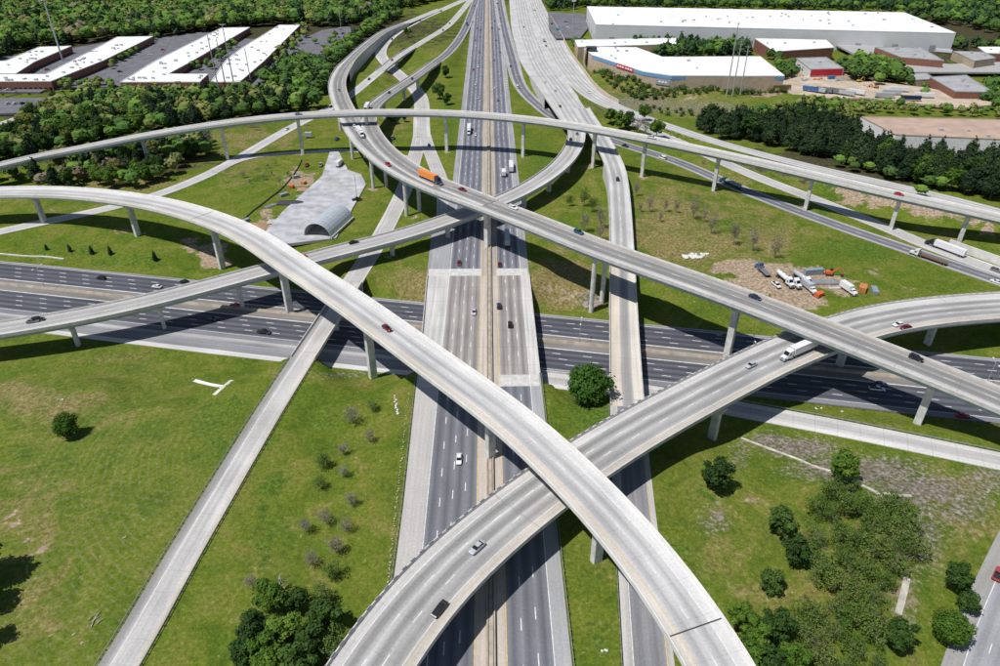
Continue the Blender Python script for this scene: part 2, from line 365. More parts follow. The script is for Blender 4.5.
# spot heights of open ground: pads, yards and embankments
for u, v, z in [(310, 205, -.8), (340, 190, -.8), (285, 225, -1.5), (270, 205, -1), (345, 215, -1), (60, 400, -1.5), (150, 430, -.5), (100, 520, -1), (30, 620, -1), (300, 520, -.6), (330, 420, -1.5), (350, 600, -.4),
                (700, 500, -1.5), (780, 540, -1.5), (850, 500, -1.8), (800, 620, -1.5), (900, 600, -2.2), (700, 620, -.8), (740, 560, -1), (600, 600, -.2),
                (820, 275, -3.4), (780, 270, -3), (860, 290, -3.8), (720, 235, -2), (670, 210, -1.5), (560, 215, -.4), (580, 280, -2.5), (680, 290, -2.5), (570, 160, -.5), (405, 285, -1.2), (395, 300, -2.5),
                (60, 245, -5), (150, 250, -4.5), (100, 235, -4.2), (220, 215, -2.2), (250, 190, -1.6), (160, 215, -3.2), (100, 120, 0), (200, 110, 0), (300, 90, 0), (280, 70, 0), (600, 75, 6), (650, 92, 4), (700, 92, 6), (740, 100, 6), (640, 80, 8), (800, 100, 6), (700, 60, 8), (760, 60, 8), (880, 110, 5), (960, 120, 4), (620, 30, 3), (800, 30, 5), (940, 60, 5), (850, 75, 6), (900, 140, 4), (990, 180, 3), (400, 100, -1), (380, 85, 0), (430, 60, 0), (400, 45, 1), (430, 30, 1), (445, 90, 0), (390, 130, -1)]:
    q = at(u, v, z); _S.append((q[0], q[1], z, 6.0, 1, 0))
_S = np.array(_S)
def ground_z(x, y):
    x = np.atleast_1d(np.asarray(x, float)); y = np.atleast_1d(np.asarray(y, float)); out = np.empty(len(x))
    for k in range(0, len(x), 4000):
        dx = x[k:k+4000, None]-_S[None, :, 0]; dy = y[k:k+4000, None]-_S[None, :, 1]
        d = np.maximum(np.hypot(dx, dy)-_S[None, :, 3]-2.5, 0)
        w = 1/(d+.9)**3.2
        out[k:k+4000] = (w*_S[None, :, 2]).sum(1)/w.sum(1)
    return out
gz = lambda x, y: float(ground_z(x, y)[0])

def axis(breaks):
    out = []
    for a, b, st in breaks: out += list(np.arange(a, b, st))
    return np.array(out+[breaks[-1][1]])
gx = axis([(-1300, -420, 22), (-420, -260, 7), (-260, 260, 3.2), (260, 420, 7), (420, 1300, 22)])
gy = axis([(-60, 60, 10), (60, 420, 3.2), (420, 640, 5), (640, 900, 10), (900, 2000, 28)])
XX, YY = np.meshgrid(gx, gy); ZZ = ground_z(XX.ravel(), YY.ravel())
# keep the sheet below every pavement
def under(x, y, z):
    for r in ROADS:
        lo = r.p.min(0)-30; hi = r.p.max(0)+30
        idx = np.where((x > lo[0]) & (x < hi[0]) & (y > lo[1]) & (y < hi[1]))[0]
        gi = ~r.bridge
        if not gi.any(): continue
        P = r.p[gi]; n = r.n[gi]; wl = r.wl[gi]; wr = r.wr[gi]
        for k in range(0, len(idx), 4000):
            ii = idx[k:k+4000]
            d2 = (x[ii, None]-P[None, :, 0])**2+(y[ii, None]-P[None, :, 1])**2
            j = d2.argmin(1); off = (x[ii]-P[j, 0])*n[j, 0]+(y[ii]-P[j, 1])*n[j, 1]
            cell = 3.2+np.clip((np.abs(x[ii])-250)*.05, 0, 12)
            ins = (off < wl[j]+cell) & (off > -wr[j]-cell) & (d2.min(1) < (np.maximum(wl[j], wr[j])+cell+6)**2)
            z[ii[ins]] = np.minimum(z[ii[ins]], P[j[ins], 2]-.22)
    return z
ZZ = under(XX.ravel(), YY.ravel(), ZZ)

# ------------------------------------------------------------------ ground sheet
def photo_px(x, y, z):
    h = CAMH-z; zc = y*_c+h*_s; zc = np.where(zc < 1, 1, zc)
    return 500+F*x/zc, 333+F*(h*_c-y*_s)/zc

def grass_material():
    m, t, b = newmat('verge_grass'); L = t.links.new
    geo = N(t, 'ShaderNodeTexCoord'); P = geo.outputs['Object']
    def noise(scale, detail=4, rough=.6, vec=P, dist=0):
        n_ = N(t, 'ShaderNodeTexNoise'); n_.inputs['Scale'].default_value = scale; n_.inputs['Detail'].default_value = detail
        n_.inputs['Roughness'].default_value = rough; n_.inputs['Distortion'].default_value = dist; L(vec, n_.inputs[0]); return n_.outputs[0]
    def ramp(v, stops):
        c = N(t, 'ShaderNodeValToRGB'); e = c.color_ramp.elements
        e.remove(e[1])
        for i, (p, col) in enumerate(stops):
            if i == 0: e[0].position = p; e[0].color = (*col, 1)
            else: e.new(p).color = (*col, 1)
        L(v, c.inputs[0]); return c.outputs[0]
    def mixc(f, a, c, blend='MIX'):
        mx = N(t, 'ShaderNodeMix', data_type='RGBA', blend_type=blend)
        if isinstance(f, float): mx.inputs[0].default_value = f
        else: L(f, mx.inputs[0])
        for k, v in ((6, a), (7, c)):
            if isinstance(v, tuple): mx.inputs[k].default_value = (*v, 1)
            else: L(v, mx.inputs[k])
        return mx.outputs[2]
    def math_(op, a, c, d=None):
        n_ = N(t, 'ShaderNodeMath', operation=op)
        for k, v in enumerate((a, c, d)):
            if v is None: continue
            if isinstance(v, (int, float)): n_.inputs[k].default_value = v
            else: L(v, n_.inputs[k])
        return n_.outputs[0]
    def attr(name):
        a = N(t, 'ShaderNodeAttribute', attribute_name=name); return a.outputs['Fac']
    def mask(a, nz, lo=.42, hi=.58):
        s_ = math_('ADD', a, math_('MULTIPLY_ADD', nz, 2.4, -1.2))
        mp = N(t, 'ShaderNodeMapRange', interpolation_type='SMOOTHSTEP'); mp.inputs[1].default_value = lo; mp.inputs[2].default_value = hi; L(s_, mp.inputs[0]); return mp.outputs[0]
    big = noise(.022, 6, .68, dist=.6); mid = noise(.085, 8, .68, dist=.5); fin = noise(.8, 5, .7); tuft = noise(2.2, 3, .7)
    base = ramp(big, [(.28, (.048, .094, .012)), (.40, (.080, .132, .016)), (.50, (.108, .150, .020)), (.60, (.140, .158, .032)), (.74, (.185, .165, .065))])
    base = mixc(.62, base, ramp(mid, [(.28, (.034, .074, .010)), (.40, (.066, .118, .014)), (.50, (.105, .150, .018)), (.60, (.158, .170, .036)), (.72, (.225, .195, .085))]))
    # dry thatch showing through
    dryn = mask(attr('dry'), mid, .22, .95)
    base = mixc(dryn, base, ramp(fin, [(.3, (.115, .105, .035)), (.5, (.185, .165, .062)), (.7, (.265, .225, .115))]))
    lush = mask(attr('lush'), mid, .4, .7)
    base = mixc(lush, base, ramp(fin, [(.3, (.050, .098, .014)), (.7, (.098, .160, .022))]))
    base = mixc(1.0, base, (1.06, .99, 1.0), 'MULTIPLY')
    soil = mask(attr('soil'), mid, .44, .6)
    base = mixc(soil, base, ramp(fin, [(.25, (.20, .14, .09)), (.5, (.31, .235, .165)), (.75, (.42, .35, .27))]))
    heath = mask(attr('heath'), fin, .25, .85)
    base = mixc(heath, base, ramp(fin, [(.3, (.10, .09, .05)), (.48, (.165, .140, .105)), (.6, (.235, .205, .185)), (.75, (.30, .27, .25))]))
    grav = mask(attr('gravel'), mid, .46, .54)
    base = mixc(grav, base, ramp(fin, [(.25, (.34, .33, .31)), (.5, (.47, .46, .45)), (.75, (.58, .57, .55))]))
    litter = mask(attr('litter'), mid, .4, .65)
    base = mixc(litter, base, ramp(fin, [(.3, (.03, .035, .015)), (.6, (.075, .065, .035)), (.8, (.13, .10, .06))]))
    # mowing tracks: narrow pale arcs
    brk = N(t, 'ShaderNodeMapRange'); brk.inputs[1].default_value = .44; brk.inputs[2].default_value = .62; L(noise(.035, 3, .6), brk.inputs[0])
    for cx, cy, sc_, ds_, k in ((128, -60, .10, 11, .42), (60, -175, .13, 14, .34), (150, -190, .07, 9, .3)):
        mp = N(t, 'ShaderNodeMapping'); mp.inputs['Location'].default_value = (cx, cy, 0); L(P, mp.inputs[0])
        wv = N(t, 'ShaderNodeTexWave', wave_type='RINGS', rings_direction='Z', wave_profile='SIN'); wv.inputs['Scale'].default_value = sc_
        wv.inputs['Distortion'].default_value = ds_; wv.inputs['Detail'].default_value = 3; wv.inputs['Detail Scale'].default_value = .16; wv.inputs['Detail Roughness'].default_value = .6; L(mp.outputs[0], wv.inputs[0])
        tr = N(t, 'ShaderNodeMapRange'); tr.inputs[1].default_value = .74; tr.inputs[2].default_value = 1.0; L(wv.outputs['Fac'], tr.inputs[0])
        bb_ = brk.outputs[0] if k > .4 else (math_('SUBTRACT', 1, brk.outputs[0]) if k > .33 else fin)
        tm = math_('MULTIPLY', math_('MULTIPLY', math_('MULTIPLY', tr.outputs[0], attr('mow')), bb_), k*.75)
        base = mixc(tm, base, (.24, .205, .12))
    # flecks and tufts
    fl = N(t, 'ShaderNodeMapRange'); fl.inputs[1].default_value = .25; fl.inputs[2].default_value = .75; fl.inputs[3].default_value = .58; fl.inputs[4].default_value = 1.42; L(fin, fl.inputs[0])
    base = mixc(1.0, base, fl.outputs[0], 'MULTIPLY')
    f2 = N(t, 'ShaderNodeMapRange'); f2.inputs[1].default_value = .3; f2.inputs[2].default_value = .7; f2.inputs[3].default_value = .72; f2.inputs[4].default_value = 1.28; L(tuft, f2.inputs[0])
    base = mixc(1.0, base, f2.outputs[0], 'MULTIPLY')
    sp = N(t, 'ShaderNodeMapRange'); sp.inputs[1].default_value = .735; sp.inputs[2].default_value = .77; L(noise(.55, 2, .5), sp.inputs[0])
    base = mixc(math_('MULTIPLY', sp.outputs[0], .6), base, (.42, .39, .28))
    L(base, b.inputs['Base Color'])
    bp = N(t, 'ShaderNodeBump'); bp.inputs['Strength'].default_value = .6; bp.inputs['Distance'].default_value = .5; L(fin, bp.inputs['Height']); L(bp.outputs[0], b.inputs['Normal'])
    b.inputs['Roughness'].default_value = 1; b.inputs['Specular IOR Level'].default_value = .05
    return m

nx_, ny_ = len(gx), len(gy)
V = np.stack([XX.ravel(), YY.ravel(), ZZ], 1)
ii = (np.arange(ny_-1)[:, None]*nx_+np.arange(nx_-1)[None, :]).ravel()
FC = np.stack([ii, ii+1, ii+nx_+1, ii+nx_], 1)
gme = bpy.data.meshes.new('ground'); gme.vertices.add(len(V)); gme.vertices.foreach_set('co', V.ravel())
gme.loops.add(FC.size); gme.loops.foreach_set('vertex_index', FC.ravel())
gme.polygons.add(len(FC)); gme.polygons.foreach_set('loop_start', np.arange(0, FC.size, 4)); gme.polygons.foreach_set('loop_total', np.full(len(FC), 4))
gme.polygons.foreach_set('use_smooth', [True]*len(FC)); gme.update(); gme.validate()
PU, PV = photo_px(V[:, 0], V[:, 1], V[:, 2]); PV = np.where(V[:, 1] < 20, 900, PV)
def layer(name, blobs):
    a = np.zeros(len(V))
    for u, v, ru, rv, k in blobs:
        d = np.sqrt(((PU-u)/ru)**2+((PV-v)/rv)**2); a = np.maximum(a, k*np.clip(1.5-d, 0, 1))
    at_ = gme.attributes.new(name, 'FLOAT', 'POINT'); at_.data.foreach_set('value', a.astype(np.float32))
layer('soil', [(u_, v_, 6, 3, .62) for u_, v_ in ((48, 219), (141, 233), (375, 377), (600, 566), (719, 439), (919, 425), (414, 216), (373, 189), (225, 157), (301, 153), (447, 151), (525, 157), (589, 167), (644, 177), (712, 188), (804, 206), (889, 227), (549, 193), (388, 256))]+[(205, 250, 22, 9, .8), (215, 262, 16, 7, .9), (190, 240, 12, 4, .6), (120, 231, 14, 3, .6), (770, 272, 26, 9, 1.0), (800, 300, 30, 10, .9), (745, 275, 22, 8, .8), (815, 285, 30, 10, .75), (845, 290, 20, 8, .7), (785, 282, 60, 16, 1.0), (740, 268, 30, 9, .9), (870, 272, 12, 4, .5), (905, 290, 14, 6, .4),
               (262, 228, 8, 8, .7), (268, 215, 10, 8, .6), (300, 178, 20, 12, .6), (14, 520, 5, 14, .62), (24, 545, 5, 14, .62), (36, 572, 5, 14, .62), (45, 600, 4, 14, .62), (52, 630, 4, 14, .6), (57, 655, 4, 14, .55), (40, 560, 4, 20, .5), (90, 620, 6, 10, .4),
               (880, 198, 60, 10, .75), (940, 210, 40, 10, .7), (840, 188, 30, 8, .6), (975, 228, 25, 10, .5), (560, 292, 30, 10, .35), (590, 300, 14, 8, .6), (770, 345, 12, 6, .5), (690, 92, 20, 12, .4), (800, 78, 60, 12, 1.1), (850, 82, 40, 10, 1.1), (765, 90, 20, 6, 1.1), (905, 90, 40, 8, .8), (740, 500, 18, 14, .3), (975, 470, 25, 20, .15),
               (720, 525, 14, 22, .35), (905, 590, 18, 50, .35), (930, 540, 14, 30, .3), (590, 394, 24, 6, .75), (840, 480, 10, 6, .3)])
layer('dry', [(20, 400, 50, 22, .75), (70, 410, 60, 25, .55), (30, 600, 60, 60, .45), (20, 500, 60, 50, .45), (120, 360, 60, 10, .4), (415, 285, 24, 22, .9), (400, 262, 18, 10, .5), (560, 282, 40, 26, 1.0), (310, 560, 60, 60, .35), (270, 640, 40, 40, .55), (350, 400, 30, 20, .3), (680, 230, 80, 50, .75), (760, 240, 50, 34, .7), (660, 130, 20, 10, .3),
              (830, 425, 80, 12, .45), (850, 560, 80, 60, .5), (720, 560, 40, 60, .45), (950, 520, 50, 60, .6), (760, 600, 40, 40, .5), (600, 560, 14, 30, .55), (720, 115, 60, 6, .5), (830, 240, 90, 10, .3), (430, 140, 6, 20, .4), (390, 60, 30, 30, .45), (430, 45, 20, 14, .45), (400, 120, 20, 16, .5), (250, 170, 40, 20, .5), (130, 180, 60, 12, .7), (250, 140, 60, 14, .7), (160, 160, 80, 10, .7), (660, 90, 80, 20, .6), (760, 180, 90, 14, .45), (920, 240, 60, 14, .55), (580, 190, 40, 30, .3)])
layer('lush', [(230, 440, 50, 60, .55), (330, 420, 30, 40, .45), (270, 520, 25, 60, .5), (80, 350, 90, 12, .4), (130, 260, 60, 12, .5), (540, 160, 20, 30, .6), (560, 230, 30, 12, .4), (850, 250, 60, 14, .65), (740, 225, 60, 12, .5), (590, 420, 30, 30, .7), (600, 640, 22, 30, .45), (240, 200, 30, 14, .35), (450, 120, 10, 40, .6), (870, 420, 90, 8, .4), (980, 430, 30, 10, .4), (60, 250, 60, 10, .5), (400, 250, 20, 18, .35), (690, 560, 24, 60, .45), (700, 500, 20, 20, .4), (940, 270, 50, 14, .4), (410, 310, 20, 10, .4)])
layer('heath', [(860, 470, 70, 14, .85), (920, 490, 50, 16, .85), (800, 448, 40, 10, .85), (770, 440, 20, 8, .8), (960, 505, 40, 22, .6), (925, 535, 20, 40, .6), (715, 520, 16, 16, .6), (905, 600, 16, 40, .5), (420, 0, 40, 30, .0), (640, 105, 50, 10, .6), (700, 108, 50, 8, .6), (985, 480, 30, 16, .6), (330, 375, 60, 3, 0.5), (590, 300, 14, 9, .8), (740, 455, 10, 20, .5)])
layer('gravel', [(310, 215, 34, 22, .0), (650, 393, 18, 7, .9), (690, 400, 20, 5, .7), (985, 250, 24, 8, .0), (905, 600, 3, 40, .0)])
layer('mow', [(90, 490, 110, 120, 1.0), (60, 600, 90, 80, .9)])
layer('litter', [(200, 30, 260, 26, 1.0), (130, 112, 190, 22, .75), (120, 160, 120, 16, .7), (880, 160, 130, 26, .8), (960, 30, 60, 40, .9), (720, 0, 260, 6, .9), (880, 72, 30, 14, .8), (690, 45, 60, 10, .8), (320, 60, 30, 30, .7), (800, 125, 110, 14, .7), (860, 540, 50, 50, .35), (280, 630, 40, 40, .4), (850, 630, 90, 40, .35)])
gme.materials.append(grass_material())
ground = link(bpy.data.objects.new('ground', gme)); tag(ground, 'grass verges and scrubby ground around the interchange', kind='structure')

# ------------------------------------------------------------------ sweeping sections along roads
def sweep(name, r, prof, mat, parent=None, closed=True, zoff=0.0, cap=True, mask=None, smooth=False):
    """prof: list of (offset array or number, dz); offsets are metres to the left of the centre line"""
    n = len(r.p); k = len(prof); vs = np.empty((n, k, 3)); uv = np.empty((n, k, 2))
    for j, (o, dz) in enumerate(prof):
        o = np.full(n, float(o)) if np.isscalar(o) else np.asarray(o)
        vs[:, j] = r.p+r.n*o[:, None]; vs[:, j, 2] += (dz if np.isscalar(dz) else np.asarray(dz))+zoff
        uv[:, j, 0] = o; uv[:, j, 1] = r.s
    fs = []; kk = k if closed else k-1
    for i in range(n-1):
        if mask is not None and not (mask[i] and mask[i+1]): continue
        for j in range(kk):
            a, b_ = i*k+j, i*k+(j+1) % k
            fs.append((a, a+k, b_+k, b_))
        if closed and cap:
            if i == 0 or (mask is not None and not mask[i-1]): fs.append(tuple(i*k+j for j in range(k)))
            if i == n-2 or (mask is not None and (i+2 >= n or not mask[i+2])): fs.append(tuple((i+1)*k+j for j in range(k-1, -1, -1)))
    if not fs: return None
    V_ = vs.reshape(-1, 3); U_ = uv.reshape(-1, 2)
    used = sorted({q for f in fs for q in f}); mp = {q: w for w, q in enumerate(used)}
    return mesh_obj(name, V_[used], [tuple(mp[q] for q in f) for f in fs], mat, parent, U_[used], smooth)

def sheet(name, r, mat, parent=None, zoff=0.0, skirt=.9):
    """pavement sheet with short skirts so that no gap shows at its edges"""
    return sweep(name, r, [(r.wl+.02, -skirt), (r.wl, 0), (-r.wr, 0), (-r.wr-.02, -skirt)], mat, parent, closed=False, zoff=zoff)

def lines(name, r, specs, mat, parent, zoff=.02):
    """painted lines; specs: (offset or array, 'solid' | 'dash', width, phase)"""
    mb = MB()
    for off, kind, w, ph in specs:
        off = np.full(len(r.p), float(off)) if np.isscalar(off) else np.asarray(off)
        def P(s_, e):
            x = [np.interp(s_, r.s, r.p[:, k]) for k in range(3)]; nn = [np.interp(s_, r.s, r.n[:, k]) for k in range(2)]
            o = np.interp(s_, r.s, off)+e
            return (x[0]+nn[0]*o, x[1]+nn[1]*o, x[2]+zoff)
        if kind == 'solid':
            st = [(a, b_) for a, b_ in zip(r.s[:-1], r.s[1:])]
        else:
            st = [(a, a+3.4) for a in np.arange(r.s[0]+ph, r.s[-1]-4, 12.2)]
        for a, b_ in st:
            c4 = [P(a, w/2), P(a, -w/2), P(b_, -w/2), P(b_, w/2)]
            if kind == 'dash' and c4[0][1] < 215 and abs(c4[0][0]) < c4[0][1]*.8+40 and c4[0][1] > 80:
                near_dash.append((c4, mat))          # close enough to be told apart: a piece of its own
            else: mb.add(c4, [(0, 1, 2, 3)])
    if not mb.v: return None
    return tag(mb.build(name, mat, parent), kind='stuff')
near_dash = []
def flush_dashes(parent, inv=None):
    for c4, mat in near_dash:
        o = mesh_obj('lane_dash', c4, [(0, 1, 2, 3)], mat, parent)
        if inv is not None: o.matrix_parent_inverse = inv
    near_dash.clear()

def road(name, r, mat, label, white=(), yellow=(), zoff=0.0, skirt=.9):
    o = sheet(name, r, mat, zoff=zoff, skirt=skirt); tag(o, label, kind='structure')
    if white: lines('lane_markings', r, white, M['white_line'], o, zoff+.02)
    if yellow: lines('edge_markings', r, yellow, M['yellow_line'], o, zoff+.02)
    flush_dashes(o)
    return o

DECKS = []      # every deck that another parapet must not run across
def clear_side(r, off, others):
    """True where the deck edge does not run into another deck at about the same level"""
    e = r.p+r.n*off[:, None]; ok = np.ones(len(e), bool)
    for q in others:
        if q.name == r.name: continue
        d2 = (e[:, None, 0]-q.p[None, :, 0])**2+(e[:, None, 1]-q.p[None, :, 1])**2
        j = d2.argmin(1); o = ((e[:, :2]-q.p[j, :2])*q.n[j, :2]).sum(1)
        along = np.abs(((e[:, :2]-q.p[j, :2])*q.t[j, :2]).sum(1))
        ins = (o < q.wl[j]-.1) & (o > -q.wr[j]+.1) & (along < 4) & (np.abs(e[:, 2]-q.p[j, 2]) < 2.6)
        ok &= ~ins
    return ok

def pier_mesh(h, cw, cd, W, flare=2.6):
    """flared hammerhead pier, top at z=0; x across the deck, y along it"""
    def rect(w, d, z): 
        c_ = min(.18, d*.2); return [(-w/2+c_, -d/2, z), (w/2-c_, -d/2, z), (w/2, -d/2+c_, z), (w/2, d/2-c_, z), (w/2-c_, d/2, z), (-w/2+c_, d/2, z), (-w/2, d/2-c_, z), (-w/2, -d/2+c_, z)]
    fl = min(flare, h*.45)
    mb = MB(); mb.loft([rect(cw, cd, -h-1.2), rect(cw, cd, -fl-.9), rect((cw*1.6+W)/2.6, cd, -fl*.55-.8), rect(W*.86, cd, -1.0), rect(W, cd, -.75), rect(W, cd, 0)])
    return mb

def bridge(name, r, label, mat, girder_mat, para_mat, piers=(), white=(), yellow=(), gdepth=1.45, pier_w=3.2, pier_d=1.7, rail=False, clear=(), pier_span=.62, walls=None, joints=(), zoff=0.0, deep=1.0, abut=(), cat='bridge', para_h=.85, strong=False, twin=0.0):
    c0 = r.p[len(r.p)//2]
    th = empty(name, (float(c0[0]), float(c0[1]), 0.0)); tag(th, label, cat, 'bridges and flyovers of the interchange')
    inv = Matrix.Translation((-float(c0[0]), -float(c0[1]), 0))
    def own(o):
        if o is not None: o.parent = th; o.matrix_parent_inverse = inv
        return o
    own(sweep('deck', r, [(r.wl, 0), (r.wl, -.32), (-r.wr, -.32), (-r.wr, 0)][::-1], mat, zoff=zoff))
    for sgn, w in ((1, r.wl), (-1, r.wr)):
        off = sgn*w; ok = clear_side(r, off-sgn*.25, clear)
        p = [(off+sgn*.02, -.55), (off+sgn*.02, para_h), (off-sgn*.26, para_h), (off-sgn*.42, .3), (off-sgn*.42, .0)]
        if sgn > 0: p = p[::-1]
        po = own(sweep('parapet', r, p, para_mat, zoff=zoff, mask=ok))
        if rail and po is not None and sgn > 0:
            mb = MB()
            for s_ in np.arange(r.s[0]+1, r.s[-1], 3.0):
                i = int(np.searchsorted(r.s, s_))
                if i >= len(ok) or not ok[i]: continue
                q = r.p[i]+r.n[i]*(off[i]-sgn*.14)+r.t[i]*(s_-r.s[i]); t_, n_ = r.t[i], r.n[i]
                z0 = q[2]+para_h+zoff
                cs = [q+t_*a+n_*b_ for a, b_ in ((-.7, -.12), (.7, -.12), (.7, .12), (-.7, .12))]
                mb.add([(c[0], c[1], z0) for c in cs]+[(c[0], c[1], z0+.28) for c in cs], [(4, 5, 6, 7), (0, 1, 5, 4), (1, 2, 6, 5), (2, 3, 7, 6), (3, 0, 4, 7)])
            if mb.v: tag(own(mb.build('parapet_rail', M['steel_grey'])), kind='stuff')
    wtot = float(np.mean(r.wl+r.wr)); ng = max(3, int(round(wtot/3.4)))
    gm = np.ones(len(r.p), bool) if walls is None else np.array([not (walls[0] <= i < walls[1]) for i in range(len(r.p))])
    for g in range(ng):
        f = g/(ng-1); o = (r.wl-1.0)*(1-f)+(-r.wr+1.0)*f
        own(sweep('girder', r, [(o+.28, -.322), (o-.28, -.322), (o-.28, -.32-gdepth), (o+.28, -.32-gdepth)], girder_mat, zoff=zoff, mask=gm))
    if walls is not None:
        sub = np.zeros(len(r.p), bool); sub[walls[0]:walls[1]+1] = True
        for sgn, w in ((1, r.wl), (-1, r.wr)):
            e = r.p+r.n*(sgn*(w-.3))[:, None]; g = ground_z(e[:, 0], e[:, 1])-1.0-r.p[:, 2]
            g = np.minimum(g, -.5)
            own(sweep('retaining_wall', r, [(sgn*(w-.12), -.33), (sgn*(w-.5), -.33), (sgn*(w-.5), g), (sgn*(w-.12), g)][::sgn], para_mat, zoff=zoff, mask=sub))
    for pc in piers:
        (u, v, z0) = pc[:3]
        q = at(u, v, z0); i, d = r.near(q[0], q[1])
        opt = pc[3] if len(pc) > 3 else ''
        px_, py_ = r.p[i, 0], r.p[i, 1]
        if opt == 'free':      # column that stands off the deck's centre line
            of = (q[0]-px_)*r.n[i, 0]+(q[1]-py_)*r.n[i, 1]; of = max(min(of, 5.5), -5.5); px_, py_ = px_+r.n[i, 0]*of, py_+r.n[i, 1]*of
        gzv = gz(px_, py_); top = r.p[i, 2]-.32-gdepth
        W = (r.wl[i]+r.wr[i])*pier_span
        if twin and opt != 'single':
            mb = MB().box(-W/2, W/2, -pier_d/2, pier_d/2, -1.3, 0)
            for sg in (-1, 1): mb.loft([[(sg*twin+pier_w/2*math.cos(a_*math.pi/5), pier_d/2*math.sin(a_*math.pi/5), z_) for a_ in range(10)] for z_ in (-(top-gzv)-1.2, -1.29)])
        else: mb = pier_mesh(top-gzv, pier_w if opt != 'single' else 2.7, pier_d if opt != 'single' else 2.5, W if opt != 'free' else W*.55)
        o = own(mb.build('pier', M['pier']))
        o.matrix_basis = Matrix.Translation((px_, py_, top)) @ Matrix.Rotation(math.atan2(r.n[i, 1], r.n[i, 0]), 4, 'Z')
    for i in abut:
        q = r.p[i]; W = (r.wl[i]+r.wr[i])/2; m0 = (r.wl[i]-r.wr[i])/2
        mb = MB().box(-W+.1, W-.1, -.6, .6, -9.5, -.34)
        o = own(mb.build('abutment', M['concrete'])); c_ = q+r.n[i]*m0
        o.matrix_basis = Matrix.Translation((c_[0], c_[1], q[2])) @ Matrix.Rotation(math.atan2(r.n[i, 1], r.n[i, 0]), 4, 'Z')
    for i in joints:
        q = r.p[i]; jw = .16 if strong else .07; mb = MB().box(-r.wr[i]+.45, r.wl[i]-.45, -jw, jw, .012, .03)
        o = own(mb.build('expansion_joint', M['dark_joint'] if strong else M['steel_grey'])); o.matrix_basis = Matrix.Translation((q[0], q[1], q[2]+zoff)) @ Matrix.Rotation(math.atan2(r.n[i, 1], r.n[i, 0]), 4, 'Z')
    if white: own(lines('lane_markings', r, white, M['white_line'], None, zoff+.02))
    if yellow: own(lines('edge_markings', r, yellow, M['yellow_line'], None, zoff+.02))
    flush_dashes(th, inv)
    return th

# ------------------------------------------------------------------ pavements
asph_lower = pavement('crossing_asphalt', lane_stops(21, [18.8, 15.2, 11.6, 8.0, 4.4], -5.0, A_SH, A_LANE, A_DARK)[:-2] +
    [] , .2, .16)
def twin(lo_l, lanes_l, gap, lanes_r, edge_r, sh, light, dark, medc, extra=()):
    st = [(lo_l, sh), (lanes_l[0]+.3, sh)]
    for a, b_ in zip(lanes_l[:-1], lanes_l[1:]): st += [(a-.1, light), ((a+b_)/2, dark)]
    st += [(lanes_l[-1]+.1, light), (lanes_l[-1]-.3, medc), (lanes_r[0]+.3, medc)]
    for a, b_ in zip(lanes_r[:-1], lanes_r[1:]): st += [(a-.1, light), ((a+b_)/2, dark)]
    st += [(lanes_r[-1]+.1, light), (lanes_r[-1]-.3, sh), (edge_r, sh)]
    return st+list(extra)
LM_L = [18.0, 14.4, 10.8, 7.2, 3.7]; LM_R = [-3.7, -7.3, -10.9, -14.5]
m_main_s = pavement('highway_asphalt', twin(26, LM_L, 0, LM_R, -19, (.27, .27, .28, 1), (.215, .217, .235, 1), (.125, .127, .142, 1), C_TAN), .2, .12)
# the left outer lane is bare concrete
st = twin(30, LM_L, 0, LM_R, -19, (.33, .33, .335, 1), (.205, .208, .228, 1), (.115, .118, .135, 1), C_TAN)
st = [(p, (C_MID if p > 18.2 else c)) for p, c in st]
m_main_s = pavement('highway_asphalt', st, .10, .12)
st = twin(30, LM_L, 0, LM_R, -19, C_LIGHT, (.36, .335, .31, 1), (.20, .185, .175, 1), C_TAN)
m_main_b = pavement('highway_deck', st, .22, .14, .25, 12)
st = twin(30, LM_L, 0, LM_R, -19, (.29, .29, .30, 1), (.225, .23, .26, 1), (.105, .11, .13, 1), (.37, .33, .29, 1))
m_main_n = pavement('far_highway_asphalt', st, .2, .12)

ds = dict
dashes = lambda offs, w=.22: [(o, 'dash', w, 3.0*i) for i, o in enumerate(offs)]
mw = lambda a: dashes(LM_L[1:-1]+LM_R[1:-1], .24)
south, north = MAIN.sub(0, bm0), MAIN.sub(bm1, len(MAIN.p)-1)
mdk = MAIN.sub(bm0, bm1)
lane_w = lambda r: dashes(LM_L[1:-1]+LM_R[1:-1], .26)+[(18.0, 'solid', .25, 0), (-14.5, 'solid', .22, 0)]
lane_y = [(3.7, 'solid', .24, 0), (-3.7, 'solid', .24, 0)]
road('highway', south, m_main_s, 'grey divided highway running up to the near bridge joint', lane_w(south), lane_y)
road('highway', north, m_main_n, 'long straight divided highway running away to the top', lane_w(north), lane_y)

